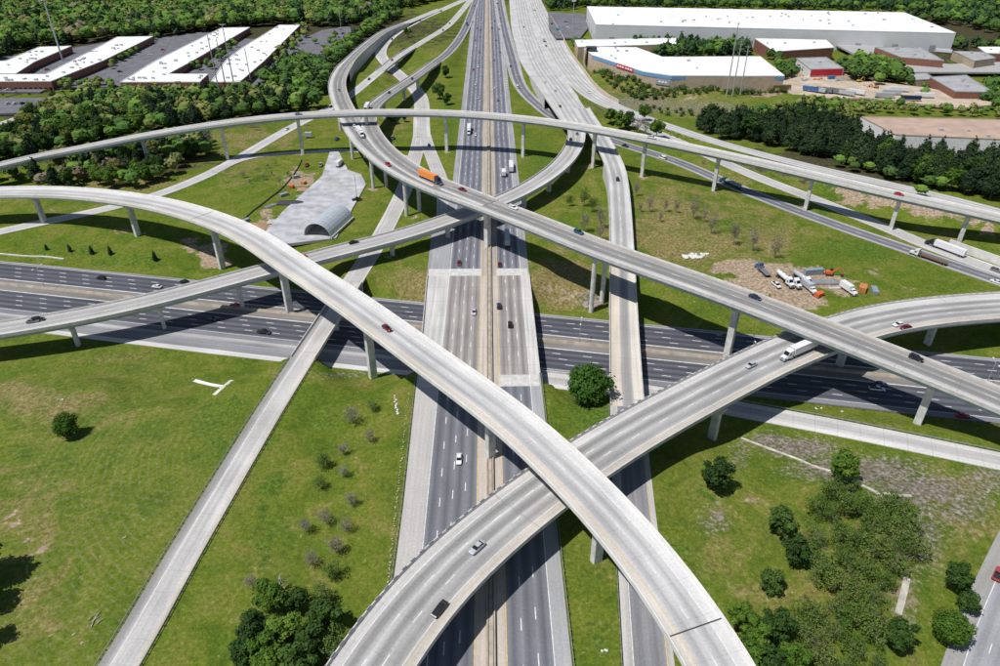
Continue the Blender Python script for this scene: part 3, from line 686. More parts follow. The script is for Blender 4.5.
hw_n = [o for o in COL.objects if o.name.startswith('highway') and o.get('label', '').startswith('long straight')][0]
mb = MB()
for Y in range(640, 860, 9):
    x = mx_(Y); mb.add([(x+15.0, Y, .035), (x+15.2, Y-.6, .035), (x+18.1, Y+2.4, .035), (x+17.9, Y+3.0, .035)], [(0, 1, 2, 3)])
tag(mb.build('gore_markings', M['white_line'], hw_n), kind='stuff')
AE = [18.8, 15.2, 11.6, 8.0, 4.4]; BE = [-4.8, -8.4, -12.0, -15.6, -19.2]
m_ew = pavement('crossing_asphalt_wide', twin(21, AE, 0, BE, -26.3, (.19, .19, .21, 1), A_LANE, A_DARK, (.20, .185, .17, 1), [(20.3, C_MID), (20.1, (.18, .18, .20, 1)), (-22.4, (.19, .19, .21, 1)), (-23.0, C_MID)]), .22, .16)
road('crossing_highway', EW, m_ew, 'dark asphalt highway crossing under all the bridges',
     dashes(AE[1:-1]+BE[1:-1], .3)+[(4.6, 'solid', .5, 0), (-5.0, 'solid', .5, 0), (19.0, 'solid', .25, 0), (-19.4, 'solid', .25, 0)])

def ramp_mat(name, w, lanes, sh=C_LIGHT, light=C_MID, dark=C_LANE, **k):
    return pavement(name, twin2(w, lanes, sh, light, dark), **k)
def twin2(w, lanes, sh, light, dark):
    st = [(w+.5, sh), (lanes[0]+.35, sh)]
    for a, b_ in zip(lanes[:-1], lanes[1:]): st += [(a-.2, light), ((a+b_)/2+.5, dark), ((a+b_)/2-.5, dark)]
    st += [(lanes[-1]+.2, light), (lanes[-1]-.35, sh), (-w-.5, sh)]
    return st

R7a, R7d, R7c = R7.sub(0, b7[0]), R7.sub(*b7), R7.sub(b7[1], len(R7.p))
m_r7 = pavement('ramp_concrete', [(5.2, (.25, .235, .23, 1)), (3.2, (.28, .27, .26, 1)), (2.1, G(.40, .4)), (1.9, C_LIGHT), (1.0, C_MID), (0, G(.44, .5)), (-1.0, C_MID), (-2.2, C_LIGHT), (-3.9, C_LIGHT), (-4.1, G(.40, .6)), (-5.2, G(.36, .6))], .14, .2, .12, 6.5, tar=.12)
m_conc = ramp_mat('plain_ramp_concrete', 7, [3.6, 0, -3.6], C_LIGHT, C_MID, G(.40, .5), streak=.12, joint=.25, joint_len=7)
road('ramp_road', R7a, m_r7, 'pale narrow concrete ramp descending to the lower left corner', [(2.0, 'solid', .2, 0)], [(-3.9, 'solid', .16, 0)])
road('ramp_road', R7c, m_conc, 'concrete ramp passing beside the arched shed under the flyovers', [(2.0, 'solid', .2, 0)])
road('ramp_road', R8, m_conc, 'pale concrete loop ramp curving under the small ramp bridge', dashes([0]), zoff=-.03)
road('ramp_road', R8b, m_conc, 'concrete slip lane joining the highway from the left', zoff=-.09)
r9a, r9b, r9c = R9.sub(0, b9[0]), R9.sub(*b9), R9.sub(b9[1], len(R9.p))
m_r9 = ramp_mat('side_ramp_concrete', 5, [2.2, -2.2], G(.46, .5), G(.45, .5), G(.40, .5), streak=.12, joint=.2, joint_len=8)
road('ramp_road', r9a, m_conc, 'concrete ramp leaving the far highway toward the small bridge', zoff=-.06)
road('ramp_road', r9c, m_r9, 'pale ramp road curving left past the tree belt', zoff=.0)
m_asr = ramp_mat('ramp_asphalt', 9, [4.0, 0, -4.0], (.33, .32, .32, 1), (.22, .22, .24, 1), (.13, .13, .15, 1), streak=.2)
road('ramp_road', R10, m_asr, 'dark asphalt exit ramp curving away to the right', dashes([0])+[(4.2, 'solid', .22, 0), (-4.2, 'solid', .22, 0)], zoff=.03)
m_wide = ramp_mat('wide_concrete', 17, [11, 7.4, 3.8, 0, -3.8, -7.4], G(.46, .5), G(.50, .4), G(.36, .4), streak=.14, joint=.2, joint_len=8)
r12a, r12b = R12.sub(0, b12[0]), R12.sub(b12[0], len(R12.p))
road('ramp_road', r12a, m_wide, 'wide pale concrete carriageway rising at upper right', dashes([7.4, 3.8, 0, -3.8]), zoff=.06)
road('ramp_road', R13, m_wide, 'concrete carriageway passing behind the long thin flyover', dashes([3.8, 0]), zoff=.0)
road('ramp_road', R14, m_conc, 'light concrete ramp carrying the white semi truck', dashes([0]), zoff=.0)
m_front = pavement('frontage_asphalt', twin2(7, [4.6, .8, -3.0], (.30, .29, .27, 1), (.33, .33, .345, 1), (.27, .27, .285, 1)), .1, .12, tar=.5)
road('frontage_road', R15, m_front, 'grey frontage road with dashed lines in the lower right corner', dashes([.8]) + [(-3.0, 'solid', .18, 0)], [(4.7, 'solid', .2, 0)])
m_r16 = pavement('collector_concrete', [(5.1, C_LIGHT), (2.9, C_LIGHT), (2.6, G(.42, .4)), (1.0, G(.38, .4)), (-.6, G(.40, .4)), (-2.2, C_LIGHT), (-3.0, C_WHITE), (-5.1, C_LIGHT)], .12, .14, .2, 7)
m_r16b = pavement('collector_asphalt', [(5.1, C_MID), (3.0, (.25, .25, .26, 1)), (-1.6, (.21, .21, .22, 1)), (-2.0, C_WHITE), (-5.1, C_LIGHT)], .14, .14)
k16 = R16.station(470, 373, -7)
road('collector_road', R16.sub(0, k16), m_r16b, 'collector lane beside the crossing highway on the left')
road('collector_road', R16.sub(k16, len(R16.p)), m_r16, 'light concrete collector road below the crossing highway on the right', [(-2.4, 'solid', .22, 0), (2.6, 'solid', .2, 0)])
m_gravel = pavement('gravel_track', [(3, G(.36, .7)), (1, G(.46, .6)), (0, G(.40, .7)), (-1, G(.46, .6)), (-3, G(.34, .8))], .1, .3)
road('access_track', ACC, m_gravel, 'gravel access track to the work yard', zoff=.05)

# lower right stretch of the right-hand ramp
i11 = b11[1]; lowR11 = R11.sub(i11, len(R11.p)); deckR11 = R11.sub(b11[0], b11[1])
m_r11g = pavement('ramp_asphalt_pale', [(6.2, C_MID), (4.4, C_MID), (4.1, (.27, .27, .285, 1)), (2.2, (.19, .19, .205, 1)), (.4, (.24, .24, .25, 1)), (-2.0, (.19, .19, .205, 1)), (-3.4, (.26, .26, .27, 1)), (-3.8, C_MID), (-6.2, C_LIGHT)], .16, .12)
road('ramp_road', lowR11, m_r11g, 'grey single lane ramp below the right bridge', [(-3.5, 'solid', .2, 0)], [(4.2, 'solid', .2, 0)])
R11top = R11.sub(0, b11[0])

# ------------------------------------------------------------------ bridges and flyovers
ALL = [R2, R3, R4, R5, R5b, R6, R11, R12, R13, R9, R8]
pv = lambda r, l: [r.station(*q) for q in l]
m_r3 = pavement('flyover_concrete', [(7.6, C_WHITE), (3.6, C_WHITE), (3.3, C_LIGHT), (2.4, G(.46, .3)), (1.5, G(.36, .3)), (.6, G(.44, .3)), (-.2, G(.52, .3)), (-1.2, G(.43, .3)), (-2.2, G(.34, .3)), (-3.2, G(.42, .3)), (-4.0, G(.52, .4)), (-4.4, (.56, .51, .45, 1)), (-7.6, C_LIGHT)], .10, .14, .12, 9, fine=.09, tar=.06)
bridge('flyover_bridge', R3, 'long pale curved flyover sweeping from left edge to bottom right', m_r3, M['white_concrete'], M['white_concrete'],
       [(48, 219, -3), (141.7, 232.8, -4), (219.7, 264.5, -5), (289.7, 314, -7), (375.6, 375, -6), (488, 454, 0), (600, 564, 0), (-60, 225, -3)],
       [(3.45, 'solid', .2, 0), (-.3, 'dash', .22, 0)], [(-4.2, 'solid', .16, 0)], gdepth=1.3, pier_w=3.0, pier_d=1.8, clear=ALL,
       joints=pv(R3, [(201, 217, 12.5), (708, 630, 12.5)]), strong=True)
m_r5 = pavement('flyover_worn_concrete', [(7.7, (.36, .32, .27, 1)), (6.6, (.33, .30, .27, 1)), (4.2, (.30, .275, .255, 1)), (3.6, G(0.267, .4)), (2.6, G(0.202, .35)), (1.6, G(0.202, .35)), (.6, G(0.258, .35)), (.2, G(0.284, .35)), (-.8, G(0.202, .35)), (-2.0, G(0.202, .35)), (-3.2, G(0.284, .35)), (-3.7, G(0.361, .4)), (-4.4, C_LIGHT), (-7.7, C_LIGHT)], .16, .12, .18, 16)
k5 = R5.station(397, 168, 17.6)
bridge('flyover_bridge', R5.sub(b5, len(R5.p)), 'high worn flyover carrying the orange semi truck', m_r5, M['steel_blue'], M['concrete'],
       [(597, 298, -3), (729, 360, -7, 'single'), (919, 424, -6, 'single'), (486, 248, 0, 'single'), (416, 215, -1), (375, 188, -1), (345, 160, -1), (337, 130, 0)],
       [(.2, 'dash', .22, 0), (3.9, 'solid', .18, 0), (-3.7, 'solid', .18, 0)], gdepth=1.75, pier_w=2.1, pier_d=2.1, pier_span=.7, twin=4.0, clear=ALL,
       walls=(0, R5.station(342, 71, 10.8)-b5), joints=[max(0, q-b5) for q in pv(R5, [(860, 346, 14), (898, 362, 13), (520, 222, 18.5)])])
road('ramp_road', R5.sub(0, b5), m_conc, 'concrete ramp start beside the far tree belt', zoff=.05)
m_r6 = pavement('curved_flyover_concrete', [(11.5, C_LIGHT), (5.9, C_LIGHT), (5.6, G(.39, .4)), (4.4, G(.23, .3)), (3.4, G(.25, .3)), (2.2, G(.40, .4)), (1.8, C_LIGHT), (1.2, G(.38, .3)), (.1, G(.23, .3)), (-1.0, G(.25, .3)), (-1.9, G(.41, .4)), (-2.9, G(.34, .4)), (-4.2, G(.26, .4)), (-5.4, G(.36, .4)), (-5.9, (.46, .42, .365, 1)), (-11.5, (.46, .42, .365, 1))], .12, .16, .12, 10, fine=.10, tar=.08)
bridge('flyover_bridge', R6, 'wide curved flyover sweeping across the foreground to the right edge', m_r6, M['steel_blue'], M['concrete'],
       [(719, 437, -3, 'free'), (938, 349, -7), (848, 371, -7), (470, 560, 0), (596, 500, 0), (360, 690, 0)],
       [(5.75, 'solid', .2, 0), (2.0, 'dash', .24, 0), (-1.9, 'dash', .24, 3), (-5.7, 'solid', .18, 0)], gdepth=1.3, pier_w=2.8, pier_d=1.6, rail=True, clear=ALL,
       joints=pv(R6, [(697, 393, 7.6), (520, 520, 7), (962, 310, 4)]))
m_r4 = pavement('left_flyover_concrete', [(6.3, G(.44, .6)), (4.0, G(.40, .6)), (3.5, G(.38, .5)), (2.3, G(.29, .5)), (1.0, G(.36, .5)), (.2, G(.40, .5)), (-1.0, G(.31, .5)), (-2.3, G(.37, .5)), (-3.4, C_LIGHT), (-6.3, C_WHITE)], .14, .12, .15, 14)
i4 = R4.station(573, 124, 9.2)
bridge('flyover_bridge', R4.sub(0, i4), 'low flyover crossing from left edge under the high flyover', m_r4, M['steel_blue'], M['concrete'],
       [(84, 344, -7), (248, 309, -7), (388, 255, -1), (549, 192, 0), (448, 236, 0), (528, 208, 0), (575, 172, 0), (160, 322, -7), (-40, 352, -7)],
       [(.1, 'dash', .2, 0), (-3.4, 'solid', .18, 0)], gdepth=1.5, pier_w=2.4, pier_d=1.5, clear=ALL, joints=pv(R4, [(428, 227, 7)]), zoff=.04)
m_r2 = pavement('thin_flyover_concrete', [(5.2, C_LIGHT), (2.2, C_MID), (1.0, C_LANE), (-.6, C_LANE), (-2.0, C_MID), (-5.2, C_LIGHT)], .12, .1)
bridge('flyover_bridge', R2, 'highest thin flyover spanning the whole far side on tall columns', m_r2, M['steel_blue'], M['white_concrete'],
       [(225, 157, -1), (301, 153, 0), (447.5, 151, 0), (525, 156.5, 0), (589.5, 166.5, 0), (644, 177, -1.5), (712, 188, -2), (804.5, 206.5, -3), (889, 226.8, -4), (963.5, 232.6, 0), (372, 152, 0), (150, 165, -1)],
       [(-2.3, 'solid', .2, 0), (2.2, 'solid', .2, 0)], gdepth=1.7, pier_w=2.0, pier_d=2.0, pier_span=.5, clear=(), joints=pv(R2, [(704, 150, 20)]))
bridge('ramp_bridge', R5b.sub(b5b[0], len(R5b.p)), 'curved ramp bridge joining the high flyover from the far highway', m_r5, M['concrete'], M['concrete'],
       [(403, 100, -1), (425, 88, -1), (381, 118, -1)], [(.2, 'dash', .2, 0)], gdepth=1.4, pier_w=2.6, pier_d=1.6, clear=ALL, zoff=-.05)
road('ramp_road', R5b.sub(0, b5b[0]), m_asr, 'asphalt ramp leaving the far highway on the left', dashes([0])+[(4.2, 'solid', .2, 0), (-4.2, 'solid', .2, 0)], zoff=.02)
bridge('ramp_bridge', r9b, 'short ramp bridge over the pale loop ramp', m_conc, M['concrete'], M['concrete'], [(402, 66, -2)], gdepth=1.2, pier_w=3, pier_d=1.2, clear=(), abut=(0, len(r9b.p)-1), para_h=.8)
bridge('ramp_bridge', R7d, 'narrow ramp bridge over the crossing highway at left', m_r7, M['concrete'], M['concrete'], [(326, 330, -7), (337, 312, -7)], [(2.0, 'solid', .2, 0)], [(-3.9, 'solid', .16, 0)], gdepth=1.2, pier_w=4.5, pier_d=1.1, abut=(0, len(R7d.p)-1), joints=(1, len(R7d.p)-2))
m_r11 = pavement('right_ramp_concrete', [(6.1, (.56, .52, .46, 1)), (2.6, (.56, .52, .46, 1)), (2.1, G(.36, .5)), (1.0, G(.27, .5)), (-.4, G(.26, .5)), (-1.4, G(.36, .5)), (-1.9, (.56, .50, .42, 1)), (-3.2, (.55, .49, .41, 1)), (-6.1, (.50, .43, .33, 1))], .12, .1, .15, 10)
wl0 = [R11.station(621.5, 240, 2.6), R11.station(623, 290, 1.2)]
k11 = R11.station(621.8, 252, 2.2)
dN, dS = R11.sub(b11[0], k11), R11.sub(k11, b11[1])
m_r11n = ramp_mat('split_ramp_concrete', 6, [3.4, -.1, -3.6], G(.50, .4), G(.44, .4), G(.31, .4), streak=.14, joint=.15, joint_len=10)
bridge('ramp_bridge', dN, 'curved walled ramp dropping from the far right split', m_r11n, M['concrete'], M['concrete'], [(611, 172, -1)], dashes([0]), gdepth=1.3, pier_w=5, pier_d=1.2, clear=[R12, R4],
       walls=(R11.station(612, 162, 7.6)-b11[0], len(dN.p)-1), zoff=.02)
bridge('ramp_bridge', dS, 'pale straight ramp bridge right of the highway', m_r11, M['concrete'], M['concrete'], [(628, 358, -7)], [], gdepth=1.3, pier_w=5, pier_d=1.2, clear=[], abut=(len(dS.p)-1,), joints=(len(dS.p)-2,),
       walls=(0, R11.station(623.2, 300, 1.1)-k11), zoff=.02)
bridge('ramp_bridge', r12b, 'wide concrete bridge where two ramps split at upper right', m_wide, M['concrete'], M['concrete'], [(568, 122, -1), (585, 128, -1)], dashes([0]), gdepth=1.3, pier_w=9, pier_d=1.4, clear=[R4, R11, R13], walls=(0, max(1, int((len(r12b.p))*.45))), zoff=-.06)
mb_ = bridge('highway_bridge', mdk, 'wide highway bridge carrying the main lanes over the crossing highway', m_main_b, M['concrete'], M['concrete'], [], lane_w(mdk), lane_y, gdepth=1.1, abut=(0, len(mdk.p)-1), clear=[R8b])
# columns under the highway bridge, in the median and along both sides of the lower road
e0 = ea; perp = np.array([-ed[1], ed[0], 0])
for off in (0.0, 24.2, -24.6):
    for k in (-26, -20, -14, -8, -2, 4, 10):
        Y0 = 245; q = None
        xx = mx_(Y0)+k
        tt = (xx-ea[0]-perp[0]*off)/ed[0]; q = ea+ed*tt+perp*off
        i, d = MAIN.near(q[0], q[1])
        o = MB().box(-.55, .55, -.55, .55, -9, -1.42).build('column', M['concrete'], mb_); o.location = (q[0]-mb_.location[0], q[1]-mb_.location[1], 0)
# pale approach slabs at the two bridge joints
for k, sgn in ((0, -1), (len(mdk.p)-1, 1)):
    rr = MAIN.sub(bm0-2, bm0) if k == 0 else MAIN.sub(bm1, bm1+2)
    tag(sweep('approach_slab', rr, [(rr.wl-.6, 0), (3.3, 0)], M['concrete'], closed=False, zoff=.012), 'pale concrete slab across left lanes at the %s bridge joint' % ('near' if k == 0 else 'far'), kind='structure')
    tag(sweep('approach_slab', rr, [(-3.3, 0), (-rr.wr+.6, 0)], M['concrete'], closed=False, zoff=.012), 'pale concrete slab across right lanes at the %s bridge joint' % ('near' if k == 0 else 'far'), kind='structure')

# median barriers
def barrier(name, r, off, label, mat, h=1.05, w=.8, zoff=0.0):
    o = sweep(name, r, [(off+w/2, 0), (off+w/2-.1, .25), (off+.18, h), (off-.18, h), (off-w/2+.1, .25), (off-w/2, 0)], mat, zoff=zoff-.02)
    return tag(o, label, 'barrier')
barrier('median_barrier', MAIN, .75, 'left concrete median wall of the main highway', M['barrier_tan'], 1.0, .6)
barrier('median_barrier', MAIN, -.95, 'right concrete median wall of the main highway', M['barrier_tan'], 1.0, .6)
tag(sweep('median_strip', MAIN, [(.4, .62), (-.62, .62)], paint('median_fill', (.38, .33, .27), .95, .1, 0, .25, .4), closed=False), 'tan strip between the median walls', kind='structure')
barrier('median_barrier', EW, 0.0, 'concrete median wall of the dark crossing highway', M['barrier_tan'], 1.1, 1.6)
barrier('roadside_barrier', R16.sub(R16.station(470, 373), R16.station(600, 386)), 4.9, 'low concrete barrier beside the collector lane near round tree', M['concrete'], .9, .6)
# upper right: wall beside the carriageway that passes behind the thin flyover
rw = R13.sub(R13.station(540, 18), R13.station(612, 104))
g0 = np.full(len(rw.p), -1.5)
tag(sweep('retaining_wall', rw, [(rw.wl+.1, -1.5), (rw.wl+.1, 3.0), (rw.wl+.6, 3.0), (rw.wl+.6, -1.5)], paint('tan_wall_concrete', (.50, .43, .34), .9, .2, 0, .15, .2)), 'long tan retaining wall along the far right carriageway', 'wall')
rw = R14.sub(R14.station(948, 246), R14.station(1060, 290))
tag(sweep('retaining_wall', rw, [(rw.wl+1.6, -1.2), (rw.wl+1.6, 4.2), (rw.wl+2.1, 4.2), (rw.wl+2.1, -1.2)], M['white_concrete']), 'pale concrete retaining wall beside the white semi truck', 'wall')

# guardrails
def guardrail(r, off, label, step=2.4, h=.75, gap=None):
    off = np.full(len(r.p), float(off)) if np.isscalar(off) else np.asarray(off)
    c0 = r.p[len(r.p)//2]; th = empty('guardrail', (float(c0[0]), float(c0[1]), 0)); tag(th, label, 'guardrail', 'steel guardrails along the ramps')
    inv = Matrix.Translation((-float(c0[0]), -float(c0[1]), 0))
    o = sweep('rail', r, [(off-.05, h-.32), (off+.05, h-.32), (off+.05, h), (off-.05, h)], M['steel_grey']); o.parent = th; o.matrix_parent_inverse = inv
    mb = MB()
    for s_ in np.arange(r.s[0]+.3, r.s[-1], step):
        i = min(int(np.searchsorted(r.s, s_)), len(r.p)-1); q = r.p[i]+r.n[i]*(off[i]+.14*np.sign(off[i]))+r.t[i]*(s_-r.s[i])
        mb.box(q[0]-.09, q[0]+.09, q[1]-.09, q[1]+.09, q[2]-.6, q[2]+h-.02)
    o = mb.build('posts', paint('post_timber', (.10, .085, .07), .9) if 'gp' not in M else M['gp']); tag(o, kind='stuff'); o.parent = th; o.matrix_parent_inverse = inv
M['gp'] = paint('guard_post', (.17, .155, .14), .9)
guardrail(R7a, 5.1, 'guardrail on the left side of the pale lower left ramp')
guardrail(R7a, -4.95, 'guardrail on the right side of the pale lower left ramp')
guardrail(south, south.wl+.5, 'guardrail on the left edge of the near highway')
guardrail(south, -south.wr-.4, 'guardrail on the right edge of the near highway')
guardrail(lowR11, -6.2, 'guardrail right of the grey single lane ramp')
guardrail(R16.sub(R16.station(740, 409), len(R16.p)), 4.9, 'dark guardrail above the light concrete collector road')
guardrail(EW.sub(EW.near(*at(690, 380, -7)[:2])[0], EW.near(*at(1060, 400, -7)[:2])[0]), -23.0, 'guardrail along the crossing highway at right')
guardrail(R15, 7.3, 'guardrail beside the frontage road at lower right')

# ------------------------------------------------------------------ buildings
M['roof_white'] = paint('white_membrane_roof', (.76, .76, .75), .8, .2, 0, .12, .05)
M['roof_grey'] = paint('grey_membrane_roof', (.34, .34, .34), .9, .2, 0, .15, .1)
M['roof_tan'] = paint('tan_gravel_roof', (.42, .31, .25), .95, .1, 0, .14, .1)
M['brick'] = paint('red_brick', (.24, .11, .075), .9, .2, 0, .2, .6)
M['tan_wall'] = paint('tan_block_wall', (.46, .36, .26), .9, .2, 0, .12, .3)
M['grey_wall'] = paint('pale_grey_cladding', (.60, .61, .62), .8, .2, 0, .05, .1)
M['white_wall'] = paint('white_painted_wall', (.72, .72, .70), .8)
M['blue_band'] = paint('blue_cladding', (.16, .30, .50), .6)
M['red_wall'] = paint('red_painted_wall', (.52, .03, .05), .7)
M['door_grey'] = paint('grey_dock_door', (.30, .31, .33), .7)
M['unit'] = paint('roof_unit_metal', (.42, .42, .42), .6)
M['lot'] = paint('parking_asphalt', (.15, .15, .165), .95, .1, 0, .2, .1)
FOOT = []
def building(label, roof_px, zr, wall, roof, edges=None, units=0, rim=.5, seed=1, zb=None, cat='building'):
    """flat-roofed building from its surveyed roof corners; edges: {edge index: [(kind, count, w, h, sill, mat)...]}"""
    P = [at(u, v, zr)[:2] for u, v in roof_px]
    area = sum(P[i][0]*P[(i+1) % len(P)][1]-P[(i+1) % len(P)][0]*P[i][1] for i in range(len(P)))
    if area < 0: P = P[::-1]; 
    cx, cy = np.mean([p[0] for p in P]), np.mean([p[1] for p in P])
    g = min(gz(*p) for p in P) if zb is None else zb
    FOOT.append(np.array(P))
    th = empty('building', (cx, cy, g)); tag(th, label, cat)
    L_ = [(p[0]-cx, p[1]-cy) for p in P]; n = len(L_); h = zr-g
    vs = [(x, y, -.8) for x, y in L_]+[(x, y, h-.25) for x, y in L_]
    mesh_obj('wall', vs, [(i, (i+1) % n, n+(i+1) % n, n+i) for i in range(n)], wall, th)
    rf = mesh_obj('roof', [(x, y, h-.25) for x, y in L_], [tuple(range(n))], roof, th)
    # parapet rim: small lip round the roof edge
    mb = MB()
    for i in range(n):
        a, b_ = Vector(L_[i]), Vector(L_[(i+1) % n]); d = (b_-a).normalized(); nn = Vector((d.y, -d.x))
        q = [a+nn*.12-d*.12, b_+nn*.12+d*.12, b_-nn*.35, a-nn*.35]
        mb.add([(p.x, p.y, h-.5) for p in q]+[(p.x, p.y, h+rim-.2) for p in q], [(0, 1, 5, 4), (1, 2, 6, 5), (2, 3, 7, 6), (3, 0, 4, 7), (4, 5, 6, 7)])
    mb.build('roof_rim', roof if roof is not M['roof_tan'] else M['tan_wall'], th)
    for i in range(n):
        a, b_ = Vector(L_[i]), Vector(L_[(i+1) % n]); d = b_-a; ln = d.length; d.normalize(); nn = Vector((d.y, -d.x))
        if nn.y > .25 or ln < 8: continue          # only faces that can be seen from the front
        spec = edges if edges else []
        for kind, pitch, w, hh, sill, mt in spec:
            k = int(ln/pitch)
            for j in range(k):
                c = a+d*((j+.5)*ln/k)+nn*.06
                q0, q1 = c-d*w/2, c+d*w/2; i0, i1 = q0-nn*.2, q1-nn*.2
                mesh_obj(kind, [(q0.x, q0.y, sill), (q1.x, q1.y, sill), (q1.x, q1.y, sill+hh), (q0.x, q0.y, sill+hh), (i0.x, i0.y, sill), (i1.x, i1.y, sill), (i1.x, i1.y, sill+hh), (i0.x, i0.y, sill+hh)],
                         [(0, 1, 2, 3), (1, 5, 6, 2), (4, 0, 3, 7), (3, 2, 6, 7), (4, 5, 1, 0)], mt, th)
    rng = random.Random(seed); k = 0; tries = 0
    while k < units and tries < 400:
        tries += 1
        i = rng.randrange(n); f1, f2 = sorted((rng.random(), rng.random()))
        a, b_, c = Vector(L_[rng.randrange(n)]), Vector(L_[rng.randrange(n)]), Vector(L_[rng.randrange(n)])
        p = a*f1+b_*(f2-f1)+c*(1-f2)
        if not inside(p.x, p.y, L_) or not all(inside(p.x+dx, p.y+dy, L_) for dx, dy in ((3, 0), (-3, 0), (0, 3), (0, -3))): continue
        s_ = rng.uniform(.7, 1.5); MB().box(p.x-s_, p.x+s_, p.y-s_*.8, p.y+s_*.8, h-.24, h+.8+s_*.3).build('roof_unit', M['unit'], th); k += 1
    return th

def inside(x, y, P):
    c = False; n = len(P)
    for i in range(n):
        x1, y1 = P[i][0], P[i][1]; x2, y2 = P[(i+1) % n][0], P[(i+1) % n][1]
        if (y1 > y) != (y2 > y) and x < (x2-x1)*(y-y1)/(y2-y1)+x1: c = not c
    return c

win = [('window', 4.2, 2.6, 2.2, 1.2, M['glass'])]
building('white roofed brick business unit at the far left edge', [(-30, 73), (16, 73.5), (34, 62), (71.5, 46), (39, 47), (5, 61), (-30, 62)], 7, M['brick'], M['roof_white'], win, 16, seed=2)
building('long stepped white roofed business block near the tall mast', [(-30, 81.5), (51, 81.2), (104, 60.2), (153, 36.4), (117, 37), (75, 59), (45.5, 74.3), (-30, 74.5)], 7, M['brick'], M['roof_white'], win, 32, seed=3)
building('white roofed business block in the middle of the park', [(120, 82), (200, 81.8), (208, 74), (168, 74), (193, 60.5), (250, 27.3), (221, 28), (156, 60.3)], 7, M['brick'], M['roof_white'], win, 32, seed=4)
building('white roofed business block nearest the curved ramp', [(211, 82), (240, 81.8), (264, 61), (300, 25), (279, 25), (240, 49), (226, 60)], 7, M['brick'], M['roof_white'], win, 24, seed=5)
building('huge white roofed warehouse across the top right', [(587, 6.5), (596, 24.5), (956, 33), (904, 12.5), (880, 12)], 21, M['grey_wall'], M['roof_white'], [('dock_door', 36, 6, 6, 2.0, M['door_grey'])], 34, seed=6)
b2 = building('white roofed store building with blue band above its tan wall', [(584, 48.5), (592, 54.5), (644, 71.5), (672, 75.5), (740, 76), (784.5, 75.8), (760, 56.5), (662, 57), (636, 47.5), (600, 47)], 17, M['tan_wall'], M['roof_white'], [('pilaster', 12, .5, 7.2, .3, M['tan_wall'])], 8, seed=7)
building('small white roofed building behind the store', [(755, 38.5), (775, 51.5), (834, 47.5), (826, 40)], 14, M['brick'], M['roof_white'], None, 3, seed=8)
building('low white roofed building between warehouse and store', [(575, 40), (578, 47), (676, 44), (676, 38)], 13, M['tan_wall'], M['roof_white'], None, 4, seed=9)
building('grey roofed workshop with red painted front', [(796, 58), (811, 69.5), (844, 68.5), (826, 57)], 12, M['white_wall'], M['roof_grey'], None, 2, seed=10)
building('grey roofed brick building in the industrial estate', [(875, 47), (901, 57), (944, 60.5), (919, 47)], 13, M['brick'], M['roof_grey'], [('window', 9, 3, 2, 2, M['glass'])], 6, seed=11)
building('dark roofed shed at the upper right', [(953, 51), (975, 61), (996, 58), (984, 52)], 13, M['tan_wall'], M['roof_grey'], None, 2, seed=12)
building('white roofed brick unit at the right edge', [(978, 47), (986, 53), (1030, 54), (1020, 47)], 12, M['brick'], M['roof_white'], None, 2, seed=13)
building('grey roofed brick building beside the parked trailers', [(930, 77), (956, 91.5), (993, 92), (966, 75)], 11, M['brick'], M['roof_grey'], [('window', 8, 5, 2.4, 1.5, M['glass'])], 4, seed=14)
building('broad tan roofed building at the right edge', [(861, 116.5), (896, 134.5), (1040, 141), (1040, 120.5)], 12, M['white_wall'], M['roof_tan'], [('loading_bay', 9, 6, 3.4, .5, M['chassis'])], 6, seed=15)
building('low brick annex left of the parked trailers', [(905, 74), (915, 80), (936, 79), (926, 73)], 9, M['tan_wall'], M['roof_grey'], None, 1, seed=16)

def front_panel(th, name, u0, v0, u1, v1, z0, z1, mat, out=.2, zref=17):
    """panel on a wall facing the camera, between two surveyed top corners"""
    a, b_ = at(u0, v0, zref), at(u1, v1, zref); c = th.location; d = (b_-a); d[2] = 0; ln = np.hypot(*d[:2]); d /= ln; nn = np.array([d[1], -d[0], 0])
    a = a+nn*out; b_ = b_+nn*out; k0, k1 = a-nn*.5, b_-nn*.5
    vs = [(p[0]-c.x, p[1]-c.y, z-c.z) for z in (z0, z1) for p in (a, b_, k1, k0)]
    return mesh_obj(name, vs, [(0, 1, 5, 4), (1, 2, 6, 5), (4, 5, 6, 7), (3, 0, 4, 7), (3, 2, 1, 0)], mat, th)
bb = [(592, 54.5), (644, 71.5), (672, 75.5), (784.5, 75.8)]
for (a, b_) in zip(bb[:-1], bb[1:]): front_panel(b2, 'blue_band', *a, *b_, 13.6, 16.6, M['blue_band'], .25)
sg = front_panel(b2, 'sign_panel', 617, 62.7, 634, 68.2, 13.2, 16.7, M['red_wall'], .5)
M['sign_white'] = paint('white_lettering', (.8, .8, .8), .6)
for f0, f1 in ((.05, .17), (.20, .30), (.33, .45), (.52, .62), (.65, .76), (.79, .94)):
    a, b_ = (617+17*f0, 62.7+5.5*f0), (617+17*f1, 62.7+5.5*f1); front_panel(b2, 'lettering', *a, *b_, 14.4, 15.6, M['sign_white'], .75)
sg2 = front_panel(b2, 'sign_panel', 657, 73.4, 671, 75.4, 8.6, 12.8, M['door_grey'], .5)
for f0, f1 in ((.2, .36), (.42, .58), (.64, .8)):
    front_panel(b2, 'lettering', 657+14*f0, 73.4+2*f0, 657+14*f1, 73.4+2*f1, 10.2, 11.4, M['sign_white'], .75)
rb = [o for o in bpy.data.objects if o.get('label', '').startswith('grey roofed workshop')][0]
front_panel(rb, 'red_front', 811.5, 69.6, 843, 68.6, 6.5, 11.8, M['red_wall'], .3, 12)
